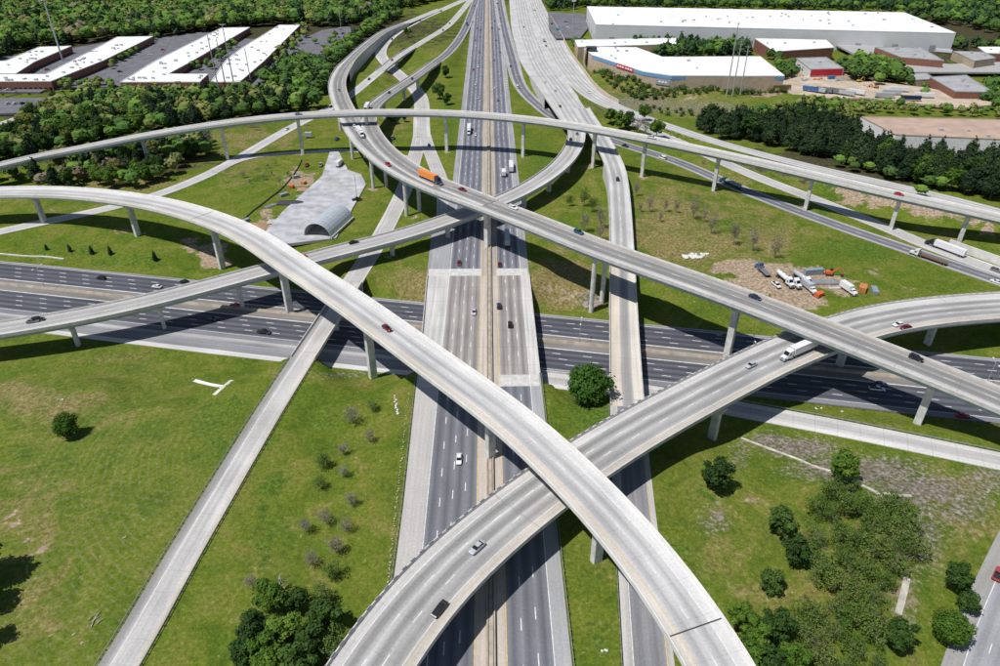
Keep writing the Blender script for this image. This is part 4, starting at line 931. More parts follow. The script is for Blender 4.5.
# glazed entrance tower at the corner of the store
c0 = at(589, 51, 17)
tw = MB().box(-5, 5, -4, 4, -12, 4).build('entrance_tower', M['glass'], b2); tw.location = (c0[0]-b2.location.x+2, c0[1]-b2.location.y, 17-b2.location.z)

# paved yards and car parks: flat sheets laid on the ground
def lot(name, px, z, mat, label):
    P = [at(u, v, z) for u, v in px]
    n = len(P); vs = [(p[0], p[1], z) for p in P]+[(p[0], p[1], z-1.5) for p in P]
    fs = [tuple(range(n))]+[(i, n+i, n+(i+1) % n, (i+1) % n) for i in range(n)]
    return tag(mesh_obj(name, vs, fs, mat), label, kind='structure')
M['pad'] = paint('pale_pad_concrete', (.40, .40, .415), .9, .2, 0, .28, .16)
M['yard'] = paint('dusty_yard', (.46, .38, .29), .95, .1, 0, .2, .1)
lot('business_yard', [(-30, 60), (60, 50), (120, 40), (215, 31), (300, 27), (306, 34), (290, 64), (262, 86), (120, 86), (-30, 92)], .12, M['lot'], 'dark asphalt around the business blocks')
lot('parking_lot', [(75, 62), (106, 64), (60, 83), (40, 92), (-30, 92), (-30, 82), (50, 82)], .25, M['lot'], 'car park in front of the long business block')
lot('parking_lot', [(155, 38), (172, 38), (160, 58), (118, 82), (108, 82), (106, 62)], .3, M['lot'], 'car park between two white business blocks')
lot('parking_lot', [(195, 62), (228, 40), (240, 48), (226, 58), (214, 72), (172, 73)], .35, M['lot'], 'small car park in the middle of the park')
lot('parking_lot', [(-30, 98), (46, 98), (40, 106), (20, 113), (-30, 114)], .25, M['lot'], 'grey car park at the far left edge')
lot('parking_lot', [(300, 40), (322, 30), (350, 26), (352, 36), (340, 50), (322, 66), (292, 64)], .25, M['lot'], 'car park behind the trees by the curved ramp')
lot('parking_lot', [(548, 12), (585, 14), (588, 28), (580, 38), (556, 38), (549, 28)], 3.2, M['lot'], 'car park beside the big warehouse')
lot('service_road', [(-30, 124), (0, 122), (26, 113), (48, 100), (56, 96), (66, 96), (52, 108), (32, 121), (14, 131), (-30, 142)], .3, paint('pale_service_road', (.44, .42, .40), .95), 'pale service road left of the tree belt')
lot('work_pad', [(262, 236), (284, 244), (336, 238), (366, 184), (361, 174), (348, 170), (338, 150), (330, 151), (322, 176), (304, 192), (282, 212)], -.35, M['pad'], 'pale concrete pad around the arched shed')
lot('trailer_yard', [(772, 84), (800, 76), (850, 73), (880, 82), (930, 88), (1000, 104), (960, 108), (870, 98), (800, 98)], 5.4, M['yard'], 'dusty yard full of parked trailers')
lot('estate_road', [(835, 44), (880, 44), (905, 60), (950, 64), (1040, 60), (1040, 72), (960, 72), (905, 72), (870, 62)], 6.4, paint('estate_asphalt', (.36, .35, .34), .95), 'estate road between the industrial buildings')

# arched metal shed on the pad
def arched_shed():
    z0 = -.35; a, b_ = at(304, 235.5, z0), at(331, 238.5, z0); d = b_-a; w = np.hypot(*d[:2]); d /= w
    back = at(349, 214, z0)-b_; L_ = np.hypot(*back[:2]); n = np.array([-d[1], d[0], 0]); L_ = max(L_*.84, 17)
    c = (a+b_)/2
    th = empty('arched_shed', tuple(c), math.atan2(d[1], d[0])); tag(th, 'silver arched metal shed with an open dark front', 'shed')
    r_ = w/2; K = 14
    arc = [(-r_*math.cos(math.pi*k/K), r_*.98*math.sin(math.pi*k/K)) for k in range(K+1)]
    for seg in range(8):
        y0, y1 = L_*seg/8, L_*(seg+1)/8-.12
        vs = [(x, y, z) for y in (y0, y1) for x, z in arc]+[(x*.975, y, z*.975) for y in (y0, y1) for x, z in arc]
        m_ = K+1; fs = [(k, k+1, m_+k+1, m_+k) for k in range(K)]+[(2*m_+k, 3*m_+k, 3*m_+k+1, 2*m_+k+1) for k in range(K)]+[(k, 2*m_+k, 2*m_+k+1, k+1) for k in range(K)]+[(m_+k, m_+k+1, 3*m_+k+1, 3*m_+k) for k in range(K)]
        mesh_obj('shell_panel', vs, fs, M['shed'], th, smooth=False)
    vs = [(x*.975, L_-.3, z*.975) for x, z in arc]; mesh_obj('rear_wall', vs, [tuple(range(K+1))], M['shed'], th)
    MB().box(-r_-.6, -r_+.5, 0, L_, -.2, .9).build('footing', M['concrete'], th); MB().box(r_-.5, r_+.6, 0, L_, -.2, .9).build('footing', M['concrete'], th)
M['shed'] = paint('galvanised_shell', (.58, .61, .64), .42, .5, .35, .08, .4)
arched_shed()

# ------------------------------------------------------------------ poles and lamps
M['pole'] = paint('weathered_pole_steel', (.42, .44, .46), .5, .4, .3)
def pole(name, u, v, h, label, cat, r0=.5, r1=.25, arms=0, platform=None, z=None):
    q = at(u, v, z or 0); zz = gz(q[0], q[1]); th = empty(name, (q[0], q[1], zz)); tag(th, label, cat)
    MB().tube([(0, 0, -1), (0, 0, h)], [r0, r1], 10).build('shaft', M['pole'], th)
    for k in range(arms):
        zz_ = h-1-k*3.4; MB().tube([(-3.0, 0, zz_+.5), (0, 0, zz_), (3.0, 0, zz_+.5)], [.1, .18, .1], 6).build('crossarm', M['pole'], th)
    if platform:
        for zz_ in platform:
            pl = MB().tube([(0, 0, zz_), (0, 0, zz_+.3)], [1.6, 1.6], 12).build('platform', M['pole'], th)
            for k in range(9):
                a = 2*math.pi*k/9; o = MB().box(-.2, .2, -.15, .15, -1.1, 1.1).build('antenna', M['white_wall'], pl); o.location = (1.8*math.cos(a), 1.8*math.sin(a), zz_+.2); o.rotation_euler = (0, 0, a)
    return th
pole('communication_mast', 63, 61, 82, 'very tall communication mast behind the left business blocks', 'mast', .9, .55, 0, (58, 63, 70))
pole('power_pole', 219, 91, 46, 'leftmost of four tall steel power poles near the business park', 'pole', .6, .3, 3)
pole('power_pole', 226.5, 90, 42, 'second of four tall steel power poles near the business park', 'pole', .6, .3, 3)
pole('power_pole', 235, 90, 54, 'tallest of four steel power poles near the business park', 'pole', .65, .3, 3)
pole('power_pole', 251, 83, 30, 'shortest and rightmost of four steel power poles near the business park', 'pole', .5, .28, 2)
pole('power_pole', 726, 98, 56, 'leftmost of three tall power poles beside the store', 'pole', .6, .3, 3, z=5)
pole('power_pole', 732, 97.5, 44, 'middle of three tall power poles beside the store', 'pole', .6, .3, 3, z=5)
pole('power_pole', 740, 95, 38, 'rightmost of three tall power poles beside the store', 'pole', .55, .3, 2, z=5)
pole('light_mast', 572, 41, 46, 'high light mast in the car park beside the warehouse', 'light pole', .45, .25, 0, (44,), z=3)
pole('light_mast', 341.5, 33, 26, 'light mast in the car park behind the curved ramp', 'light pole', .35, .2, 1)
pole('light_pole', 351, 44, 14, 'short pole beside the curved ramp', 'light pole', .25, .15, 0)
pole('light_pole', 357, 198, 15, 'slim pole at the right side of the work pad', 'light pole', .2, .12, 0)
pole('light_pole', 27.5, 155, 6, 'small lamp standing on the ramp in the left trees', 'light pole', .14, .1, 0)
def street_light(u, v, label):
    q = at(u, v, -7); i, d = EW.near(q[0], q[1]); p = EW.p[i]
    th = empty('street_light', (p[0], p[1], p[2]+1.0), math.atan2(ed[1], ed[0])); tag(th, label, 'street light', 'twin street lights in the lower median')
    MB().tube([(0, 0, -1), (0, 0, 9.5)], [.16, .1], 8).build('shaft', M['pole'], th)
    for sg_ in (-1, 1):
        a = MB().tube([(0, 0, 9.3), (0, sg_*1.2, 9.9), (0, sg_*2.6, 10)], [.07, .06, .05], 6).build('arm', M['pole'], th)
        MB().box(-.22, .22, sg_*2.6-.45, sg_*2.6+.45, 9.88, 10.08).build('lamp_head', M['white_wall'], a)
street_light(42.6, 287, 'twin street light in the lower median at left edge')
street_light(574, 341, 'twin street light in the lower median behind the round tree')
street_light(749, 361, 'twin street light in the lower median under the high flyover')
street_light(984, 387, 'twin street light in the lower median at right edge')

# ------------------------------------------------------------------ vegetation
def leaf_mat(name, cols, trans=.25):
    """foliage colour by clump noise and by tree"""
    m, t, b = newmat(name); L = t.links.new
    tc = N(t, 'ShaderNodeTexCoord'); nz = N(t, 'ShaderNodeTexNoise'); nz.inputs['Scale'].default_value = 3.2; nz.inputs['Detail'].default_value = 3; L(tc.outputs['Object'], nz.inputs[0])
    oi = N(t, 'ShaderNodeObjectInfo'); ad = N(t, 'ShaderNodeMath', operation='MULTIPLY_ADD'); ad.inputs[1].default_value = .36; L(oi.outputs['Random'], ad.inputs[0])
    sb = N(t, 'ShaderNodeMath', operation='SUBTRACT'); sb.inputs[1].default_value = .18; L(nz.outputs[0], sb.inputs[0]); L(sb.outputs[0], ad.inputs[2])
    cr = N(t, 'ShaderNodeValToRGB'); e = cr.color_ramp.elements; e.remove(e[1])
    for i, c in enumerate(cols):
        p = .28+.44*i/(len(cols)-1)
        if i == 0: e[0].position = p; e[0].color = (*c, 1)
        else: e.new(p).color = (*c, 1)
    L(ad.outputs[0], cr.inputs[0]); L(cr.outputs[0], b.inputs['Base Color'])
    b.inputs['Roughness'].default_value = .7; b.inputs['Specular IOR Level'].default_value = .15
    tr = N(t, 'ShaderNodeBsdfTranslucent'); L(cr.outputs[0], tr.inputs[0]); mx = N(t, 'ShaderNodeMixShader'); mx.inputs[0].default_value = trans
    out = [n_ for n_ in t.nodes if n_.type == 'OUTPUT_MATERIAL'][0]
    L(b.outputs[0], mx.inputs[1]); L(tr.outputs[0], mx.inputs[2]); L(mx.outputs[0], out.inputs[0])
    return m
LEAF = {
 'broad': leaf_mat('fresh_green_leaves', [(.060, .125, .016), (.095, .180, .022), (.150, .235, .034)]),
 'dark': leaf_mat('deep_green_leaves', [(.030, .066, .015), (.046, .095, .018), (.078, .140, .028)]),
 'pine': leaf_mat('pine_needles', [(.018, .038, .018), (.030, .056, .022), (.052, .085, .032)], .1),
 'olive': leaf_mat('young_yellow_green_leaves', [(.12, .15, .03), (.18, .20, .045), (.25, .235, .075)]),
 'thin': leaf_mat('sparse_grey_green_leaves', [(.080, .138, .024), (.110, .178, .032), (.165, .215, .055)]),
 'deep': leaf_mat('rich_green_leaves', [(.026, .075, .010), (.042, .110, .014), (.072, .155, .022)]),
 'bare': leaf_mat('bare_twigs', [(.17, .15, .125), (.23, .20, .165), (.30, .26, .21)], .1),
}
M['bark'] = paint('bark', (.11, .085, .065), .95, .1, 0, .3, 2)
M['grey_bark'] = paint('grey_twig_bark', (.23, .205, .175), .95, .1, 0, .3, 2)
M['pale_bark'] = paint('pale_dead_wood', (.36, .33, .29), .95, .1, 0, .2, 2)

def leaf_quads(rs, centres, radii, n, size, flat=.0, squash=1.0):
    """n leaf-clump quads scattered through blobs, denser toward their surfaces"""
    w = radii**2; k = rs.choice(len(centres), n, p=w/w.sum())
    d = rs.normal(size=(n, 3)); d /= np.linalg.norm(d, axis=1)[:, None]
    rr = radii[k]*(.45+.6*rs.random(n)**.5)*np.where(rs.random(n) < .14, rs.uniform(1.05, 1.4, n), 1)
    c = centres[k]+d*rr[:, None]*np.array([1, 1, squash])
    nm = d+rs.normal(size=(n, 3))*.42+np.array([0, 0, .30]); nm /= np.linalg.norm(nm, axis=1)[:, None]
    a = np.cross(nm, rs.normal(size=(n, 3))); a /= np.linalg.norm(a, axis=1)[:, None]; b = np.cross(nm, a)
    s = size*(.6+.9*rs.random(n))[:, None]
    v = np.stack([c-a*s-b*s*.75, c+a*s-b*s*.75, c+a*s*.7+b*s*.8, c-a*s*.75+b*s*.7], 1)
    v += rs.normal(size=v.shape)*s[:, None]*.18
    return v.reshape(-1, 3)

def core_quads(centres, radii, k=.62, squash=1.0):
    """closed lumpy cores inside the blobs so that light does not fall straight through a crown"""
    g = []
    for ax in range(3):
        for sg in (-1, 1):
            for i in range(2):
                for j in range(2):
                    q = []
                    for (a, b) in ((i-1, j-1), (i, j-1), (i, j), (i-1, j)):
                        p = [0, 0, 0]; p[ax] = sg; p[(ax+1) % 3] = a; p[(ax+2) % 3] = b*sg; q.append(p)
                    g.append(q)
    g = np.array(g, float).reshape(-1, 3); g /= np.linalg.norm(g, axis=1)[:, None]
    return np.concatenate([c+g*r*k*np.array([1, 1, squash]) for c, r in zip(centres, radii)])

def quads_mesh(name, v, mat):
    me = bpy.data.meshes.new(name); n = len(v)//4
    me.vertices.add(len(v)); me.vertices.foreach_set('co', np.asarray(v, np.float32).ravel())
    me.loops.add(n*4); me.loops.foreach_set('vertex_index', np.arange(n*4, dtype=np.int32))
    me.polygons.add(n); me.polygons.foreach_set('loop_start', np.arange(0, n*4, 4, dtype=np.int32)); me.polygons.foreach_set('loop_total', np.full(n, 4, np.int32))
    me.update()
    if mat: me.materials.append(mat)
    return me

def crown_blobs(species, rs):
    """blob centres and radii of a crown in units of the tree's height"""
    if species == 'pine':
        C, Rr = [], []
        n = 15
        for i in range(n):
            f = i/(n-1); z = .26+.70*f; r = .17*(1-f)**.8+.035
            for k in range(3 if f < .7 else 1):
                a = rs.random()*6.28; C.append((math.cos(a)*r*.75*(f < .95), math.sin(a)*r*.75*(f < .95), z+rs.normal()*.012)); Rr.append(r*rs.uniform(.55, .85))
        return np.array(C), np.array(Rr)
    if species == 'cone':
        C, Rr = [], []
        for i in range(9):
            f = i/8; C.append((rs.normal()*.02, rs.normal()*.02, .14+.78*f)); Rr.append(.24*(1-f)**.75+.05)
        return np.array(C), np.array(Rr)
    p = dict(broad=(.60, .34, .33, 12), dark=(.57, .34, .36, 13), olive=(.60, .33, .32, 11), thin=(.55, .36, .36, 13), bare=(.56, .34, .34, 12), shrub=(.45, .52, .42, 12), round=(.545, .43, .40, 22))[species]
    zc, rx, rz, n = p; C, Rr = [(0, 0, zc)], [rx*.58]
    ex, ey = (rs.uniform(.8, 1.15), rs.uniform(.8, 1.15)) if species != 'round' else (1, 1)
    for i in range(n):
        ph = math.acos(1-2*(i+.5)/n); th = i*2.39996+rs.random()*.6
        k = rs.uniform(.5, .78) if species == 'round' else rs.uniform(.42, .96)
        C.append((ex*rx*k*math.sin(ph)*math.cos(th), ey*rx*k*math.sin(ph)*math.sin(th), zc+rz*k*math.cos(ph)*rs.uniform(.85, 1.1))); Rr.append(rx*(rs.uniform(.34, .52) if species == 'round' else rs.uniform(.2, .5)))
    return np.array(C), np.array(Rr)

def trunk_mesh(rs, species, C, H_frac=.55, r0=.022, limbs=6, mat=None):
    mb = MB(); top = .9 if species == 'pine' else (.55 if species != 'shrub' else .35)
    mb.tube([(0, 0, -.05), (rs.normal()*.006, rs.normal()*.006, top*.45), (rs.normal()*.012, rs.normal()*.012, top)], [r0, r0*.75, r0*.25], 7)
    for k in rs.choice(len(C), min(limbs, len(C)), replace=False):
        c = C[k]; z0 = min(max(.18, c[2]*.5), top*.85)
        mb.tube([(0, 0, z0), (c[0]*.5, c[1]*.5, (z0+c[2])/2+.02), tuple(c)], [r0*.5, r0*.33, r0*.12], 5)
    return mb.mesh('trunk', mat or M['bark'])

def twig_mesh(rs, n1=9, depth=3, r0=.02, mat=None):
    """leafless branching crown as thin tapered sticks"""
    mb = MB()
    def grow(p, d, ln, r, lev):
        q = p+d*ln; mid = (p+q)/2+Vector(rs.normal(size=3))*ln*.05
        mb.tube([tuple(p), tuple(mid), tuple(q)], [r, r*.8, r*.55], 4 if lev else 6)
        if lev >= depth: return
        for _ in range(4 if lev else n1):
            nd = (d+Vector(rs.normal(size=3))*.55+Vector((0, 0, .12))).normalized()
            grow(p+(q-p)*rs.uniform(.45, 1), nd, ln*rs.uniform(.55, .75), r*.5, lev+1)
    grow(Vector((0, 0, -.03)), Vector((0, 0, 1)), .36, r0, 0)
    return mb.mesh('twigs', mat or M['bark'])

PROTO = {}
def proto(species, k, dense=1.0):
    key = (species, k)
    if key in PROTO: return PROTO[key]
    rs = np.random.RandomState(abs(hash(species)) % 1000+k*17 if False else (sum(map(ord, species))*7+k*31) % 99991)
    if species in ('deadwood',):
        PROTO[key] = (twig_mesh(rs, 6, 2, .03, M['pale_bark']), None); return PROTO[key]
    C, Rr = crown_blobs(species, rs)
    n, size, lm = dict(broad=(2600, .022, 'broad'), dark=(2600, .022, 'dark'), pine=(2000, .017, 'pine'), cone=(900, .035, 'pine'), olive=(1900, .021, 'olive'), thin=(1250, .015, 'thin'), bare=(900, .011, 'bare'), shrub=(1700, .030, 'dark'), round=(7000, .019, 'broad'))[species]
    lv = leaf_quads(rs, C, Rr, n, size)
    if species not in ('thin', 'bare'): lv = np.concatenate([lv, core_quads(C, Rr)])
    lv[:, 2] = np.maximum(lv[:, 2], .02)
    tm = twig_mesh(rs, 8, 3, .018, M['grey_bark']) if species in ('thin', 'bare') else trunk_mesh(rs, species, C)
    PROTO[key] = (tm, quads_mesh('crown', lv, LEAF[lm])); return PROTO[key]
NAMES = dict(broad='broadleaf_tree', dark='broadleaf_tree', pine='pine_tree', cone='conical_shrub', olive='young_leaf_tree', thin='sparse_tree', bare='leafless_tree', shrub='shrub', round='broadleaf_tree', deadwood='dead_tree')
VEGN = [0]
def tree(x, y, species, H, label, group=None, wide=1.0, k=None, mat=None, rz=None):
    VEGN[0] += 1; i = VEGN[0]; rs = random.Random(i*7919)
    if y < 240 and species not in ('cone', 'round', 'deadwood'): H *= 1.22
    tm, cm = proto(species, (i*5) % 4 if k is None else k)
    th = empty(NAMES[species], (x, y, gz(x, y)-.05), rs.uniform(0, 6.28) if rz is None else rz); th.scale = (H*wide, H*wide, H)
    tag(th, label, 'shrub' if species in ('cone', 'shrub') else 'tree', group)
    inst('trunk' if cm else 'branches', tm, th)
    if cm:
        c = inst('crown', cm, th)
        if mat: c.material_slots[0].link = 'OBJECT'; c.material_slots[0].material = LEAF[mat]
    return th
def tpx(u, v, species, H, label, group=None, wide=1.0, mat=None, z=0.0, k=None):
    for _ in range(3): q = at(u, v, z); z = gz(q[0], q[1])
    return tree(q[0], q[1], species, H, label, group, wide, k, mat)

# trees that stand alone
tpx(588, 402, 'round', 16.5, 'big dense round green tree between highway and right ramp bridge', None, 1.12, 'deep')
tpx(70, 437, 'round', 9.5, 'lone small round tree on the left field', None, .9)
tpx(-12, 580, 'dark', 13, 'dark tree cut by the left edge', None, 1.0)
tpx(-26, 612, 'dark', 13, 'dark tree just left of the field edge shadow', None, 1.0)
tpx(-24, 648, 'dark', 10, 'lowest dark tree at the left edge', None, 1.0)
for j, (u, v, h) in enumerate([(47, 250, 3.6), (70, 251, 4.4), (92, 253, 5.0), (111, 254.5, 5.2), (155, 259, 5.2)]):
    tpx(u, v, 'cone', h, ['leftmost and smallest', 'second from left', 'third from left', 'fourth from left', 'rightmost'][j]+' of five dark conical shrubs on the left bank', 'conical shrubs on the left bank', .8, z=-4)
tpx(714, 490, 'dark', 9.5, 'round dark green tree nearest the wide curved flyover on the right', None, 1.05)
tpx(838, 484, 'broad', 10.5, 'bright green tree beside the pale drain above the thicket', None, 1.05)
tpx(848, 491, 'thin', 5, 'grey twiggy bush at the foot of the bright green tree', None, 1.1)
tpx(777, 534, 'dark', 9, 'upper dark tree on the left side of the thicket', None, 1.05)
tpx(792, 564, 'dark', 8, 'middle dark tree on the left side of the thicket', None, 1.0)
tpx(770, 588, 'shrub', 5.5, 'small very dark bush alone left of the thicket', None, 1.0, 'dark')
tpx(951, 590, 'dark', 8, 'dark tree beside the bare soil near the frontage road', None, 1.0)
tpx(965, 608, 'shrub', 5, 'shrub hanging over the guardrail of the frontage road', None, 1.0)
tpx(947, 641, 'round', 9.5, 'dense green tree right beside the frontage road', None, 1.0)
tpx(893, 650, 'dark', 9, 'dark tree at the bottom of the thicket', None, 1.0)
R_ = random.Random(5)
for (u, v) in [(806, 560), (812, 545), (828, 520), (846, 515), (862, 520), (880, 530), (896, 545), (908, 555), (838, 542), (856, 548), (874, 560), (890, 572), (842, 566), (860, 578), (880, 590), (868, 535), (902, 530), (820, 580), (900, 560), (830, 500), (815, 515), (888, 515), (850, 598), (870, 606), (835, 590)]:
    tpx(u, v, R_.choice(['thin', 'thin', 'bare', 'thin', 'thin']), R_.uniform(6.2, 8.6), 'sparse grey green tree in the thicket at lower right', 'sparse trees in the lower right thicket', 1.15, 'thin')
for (u, v) in [(800, 640), (815, 650), (832, 640), (850, 655), (868, 640), (820, 672), (845, 680), (875, 672), (808, 625), (838, 622), (862, 625)]:
    tpx(u, v, R_.choice(['thin', 'thin', 'bare']), R_.uniform(5.8, 7.8), 'sparse olive tree at the bottom right of the picture', 'sparse trees along the bottom edge', 1.15, 'thin')
for j, (u, v, h) in enumerate([(738, 628, 7), (752, 650, 8), (772, 640, 8), (740, 672, 9), (765, 678, 9), (790, 672, 8)]):
    tpx(u, v, 'dark' if j in (2, 4) else 'broad', h, 'leafy green tree beside the bottom end of the pale flyover', 'green trees beside the flyover bottom end', 1.1)
# left strip between the pale ramp and the highway
for j, (u, v, h, sp, lb) in enumerate([(353, 424, 6.5, 'bare', 'brownish leafless round bush nearest the flyover pier'), (373, 411, 4.2, 'thin', 'thin green bush right of the brownish leafless bush'), (370, 442, 4.4, 'bare', 'thin bush highest on the right of the grass strip'),
        (344, 455, 4.6, 'bare', 'grey leafless bush in the middle of the grass strip'), (324, 468, 5.2, 'thin', 'grey green bush on the left of the grass strip'), (344, 477, 4.2, 'bare', 'low bush below the grey leafless bush'), (321, 488, 4, 'thin', 'low bush on the grass strip above the bare shrubs'),
        (306, 532, 5, 'bare', 'leafless shrub leftmost in the row over the thicket'), (327, 524, 5, 'bare', 'thin shrub second in the row over the thicket'), (347, 532, 4.6, 'bare', 'thin shrub third in the row over the thicket'), (352, 506, 4.6, 'bare', 'leafless shrub closest to the highway guardrail'),
        (337, 553, 6, 'bare', 'brown leafless tree with long shadow over the thicket'), (313, 566, 4.8, 'bare', 'thin bush above the dense foreground trees'), (333, 578, 5, 'thin', 'thin bush close to the dense foreground trees'), (253, 588, 4.5, 'bare', 'pale leafless bush left of the dense foreground trees')]):
    tpx(u, v, sp, h, lb, 'thin bushes on the grass strip', 1.1)
tpx(282, 590, 'deadwood', 9, 'white dead tree rising behind the dense foreground trees', None, 1.2)
for j, (u, v, h, sp) in enumerate([(275, 612, 8, 'broad'), (300, 612, 7, 'dark'), (322, 604, 6, 'thin'), (325, 628, 8, 'dark'), (258, 640, 7.5, 'dark'), (288, 645, 9, 'broad'), (312, 655, 8.5, 'dark'), (270, 668, 9, 'broad'), (300, 682, 9, 'dark'), (335, 655, 7, 'thin'), (250, 668, 8, 'dark'), (280, 690, 9, 'broad')]):
    tpx(u, v, sp, h, 'dense %s tree in the clump at the bottom left of centre' % {'broad': 'bright green', 'dark': 'dark green', 'thin': 'grey green'}[sp], 'clump of trees at the bottom left of centre', 1.15)
for (u, v, h) in [(636, 196, 11), (649, 212, 12), (665, 212, 9), (676, 213, 9), (693, 219, 14), (711, 234, 13), (733, 245, 15), (752, 251, 14), (774, 258, 13), (704, 222, 10), (660, 222, 7), (640, 212, 7)]:
    tpx(u, v, 'bare', h, 'slender grey leafless tree on the grass right of the ramp', 'grey leafless trees right of the ramp', .62, z=-2)
for (u, v, h, sp) in [(584, 206, 11, 'thin'), (600, 228, 14, 'bare'), (584, 232, 13, 'bare'), (570, 206, 8, 'thin'), (600, 240, 11, 'bare'), (592, 212, 10, 'thin')]:
    tpx(u, v, sp, h, 'thin tree on the grass left of the right ramp bridge', 'thin trees left of the right ramp bridge', .75)
for (u, v, h, sp, lb) in [(446, 78, 12, 'dark', 'upper dark bush between the far ramp and the highway'), (440, 99, 15, 'dark', 'largest dark bush between the far ramp and the highway'), (447, 105, 10, 'dark', 'lowest dark bush between the far ramp and the highway'), (437, 88, 7, 'bare', 'brown bush between the far ramp and the highway'), (408, 38, 13, 'broad', 'bright green tree inside the loop ramp'),
                          (393, 124, 10, 'dark', 'dark tree under the thin flyover beside the highway ramp'), (386, 118, 8, 'broad', 'green bush under the curved ramp bridge'), (404, 122, 8, 'dark', 'dark bush beside the pale ramp under the thin flyover'),
                          (610, 125, 13, 'broad', 'leftmost bright bush at the far ramp gore'), (620, 131, 15, 'broad', 'largest bright green tree at the far ramp gore'), (636, 133, 13, 'bare', 'pale blossoming bush at the far ramp gore'), (645, 135, 13, 'bare', 'brown leafless bush at the far ramp gore'), (656, 139, 15, 'broad', 'rightmost bright green tree at the far ramp gore'), (643, 122, 12, 'broad', 'green tree behind the leafless bushes at the far ramp gore'), (628, 129, 13, 'dark', 'dark tree in the middle of the far ramp gore')]:
    tpx(u, v, sp, h, lb, None, 1.05)
for (u, v) in [(258, 172), (264, 180), (272, 176), (280, 184), (250, 184), (268, 168), (288, 176), (244, 178), (276, 166)]:
    tpx(u, v, 'bare', R_.uniform(4, 6), 'small leafless tree on the bank above the work yard', 'small leafless trees above the work yard', .8)

# belts of trees and the woods beyond
def poly_world(px, z=0.0): return [tuple(at(u, v, z)[:2]) for u, v in px]
occ = {}
def free(x, y, d):
    k = (int(x//8), int(y//8))
    for a in (-1, 0, 1):
        for b_ in (-1, 0, 1):
            for (px_, py_) in occ.get((k[0]+a, k[1]+b_), ()):
                if (px_-x)**2+(py_-y)**2 < d*d: return False
    return True
def on_road(x, y, m=2.5):
    for r in ROADS+[R2, R3, R4, R6]:
        i, d = r.near(x, y)
        if d < max(r.wl[i], r.wr[i])+m+3:
            o = (x-r.p[i, 0])*r.n[i, 0]+(y-r.p[i, 1])*r.n[i, 1]
            if -r.wr[i]-m < o < r.wl[i]+m: return True
    for f in FOOT:
        if inside(x, y, f): return True
    return False
BELT = []
def belt(px, spacing, mix, hr, label, group, seed, z=0.0, skip=(), cap=100000, check=True):
    P = poly_world(px, z); xs = [p[0] for p in P]; ys = [p[1] for p in P]; rg = random.Random(seed)
    SK = [poly_world(s_, z) for s_ in skip]
    area = (max(xs)-min(xs))*(max(ys)-min(ys)); n = 0
    for _ in range(int(min(area/(spacing*spacing)*2.2, 60000))):
        x, y = rg.uniform(min(xs), max(xs)), rg.uniform(min(ys), max(ys))
        if not inside(x, y, P) or any(inside(x, y, s_) for s_ in SK) or not free(x, y, spacing): continue
        if check is True and on_road(x, y): continue
        if check == 'foot' and any(inside(x, y, f) for f in FOOT): continue
        occ.setdefault((int(x//8), int(y//8)), []).append((x, y))
        sp = rg.choices([m_[0] for m_ in mix], [m_[1] for m_ in mix])[0]
        BELT.append((x, y, sp, rg.uniform(*hr)*(1.15 if sp == 'pine' else 1), label, group)); n += 1
        if n >= cap: break
MIXF = [('broad', 5), ('dark', 4.5), ('pine', 2), ('olive', 1.6), ('bare', .7)]
LOTS = [[(-30, 96), (46, 96), (66, 94), (52, 110), (32, 123), (14, 133), (-30, 144)], [(155, 34), (175, 36), (160, 58), (118, 83), (100, 83), (102, 62)]]
belt([(58, 106), (110, 101), (205, 100), (262, 97), (300, 106), (318, 108), (290, 113), (240, 119), (140, 133), (78, 145), (0, 160), (-40, 170), (-40, 142), (14, 134), (52, 110)], 5.6, [('dark', 4), ('pine', 3.2), ('broad', 2.6), ('olive', 2)], (11, 17), 'tree in the mixed belt between business park and thin flyover', 'mixed belt below the business park', 1, skip=LOTS)
belt([(-40, 180), (0, 172), (78, 158), (140, 146), (210, 140), (216, 150), (190, 166), (140, 184), (60, 184), (0, 182)], 6.2, [('dark', 3), ('pine', 3), ('broad', 2.5), ('olive', .6), ('bare', .8)], (10, 15), 'tree in the dark belt below the left end of the thin flyover', 'dark belt left of the pale ramp', 2)
belt([(260, 82), (300, 60), (325, 66), (330, 76), (326, 96), (310, 104), (290, 98)], 6, [('dark', 5), ('pine', 2), ('broad', 1.5)], (10, 15), 'dark tree in the clump left of the curved ramp', 'clump left of the curved ramp', 3)
belt([(330, 70), (345, 56), (362, 40), (385, 25), (400, 18), (392, 14), (368, 28), (345, 46), (326, 62)], 6, [('dark', 5), ('broad', 3), ('pine', 2)], (10, 15), 'tree in the row along the outside of the curved ramp', 'row outside the curved ramp', 4)
belt([(690, 136), (700, 128), (740, 126), (800, 122), (845, 132), (868, 150), (900, 160), (960, 166), (1040, 172), (1040, 206), (1000, 200), (940, 188), (880, 174), (820, 158), (760, 142)], 5.6, [('pine', 8), ('dark', 1.6), ('broad', .4)], (12, 20), 'dark pine in the dense belt behind the thin flyover', 'dense pine belt behind the thin flyover', 5, z=3)
belt([(720, 122), (760, 112), (830, 106), (900, 110), (860, 116), (855, 124), (800, 121)], 6.5, [('olive', 6), ('broad', 3), ('dark', 1)], (7, 10), 'yellow green tree behind the dense pine belt', 'thicket behind the pine belt', 6, z=4)
belt([(862, 108), (930, 108), (1040, 112), (1040, 118), (930, 114), (862, 114)], 7, [('olive', 4), ('broad', 4)], (6, 9), 'young green tree behind the tan roofed building', 'row behind the tan roof', 7, z=5)
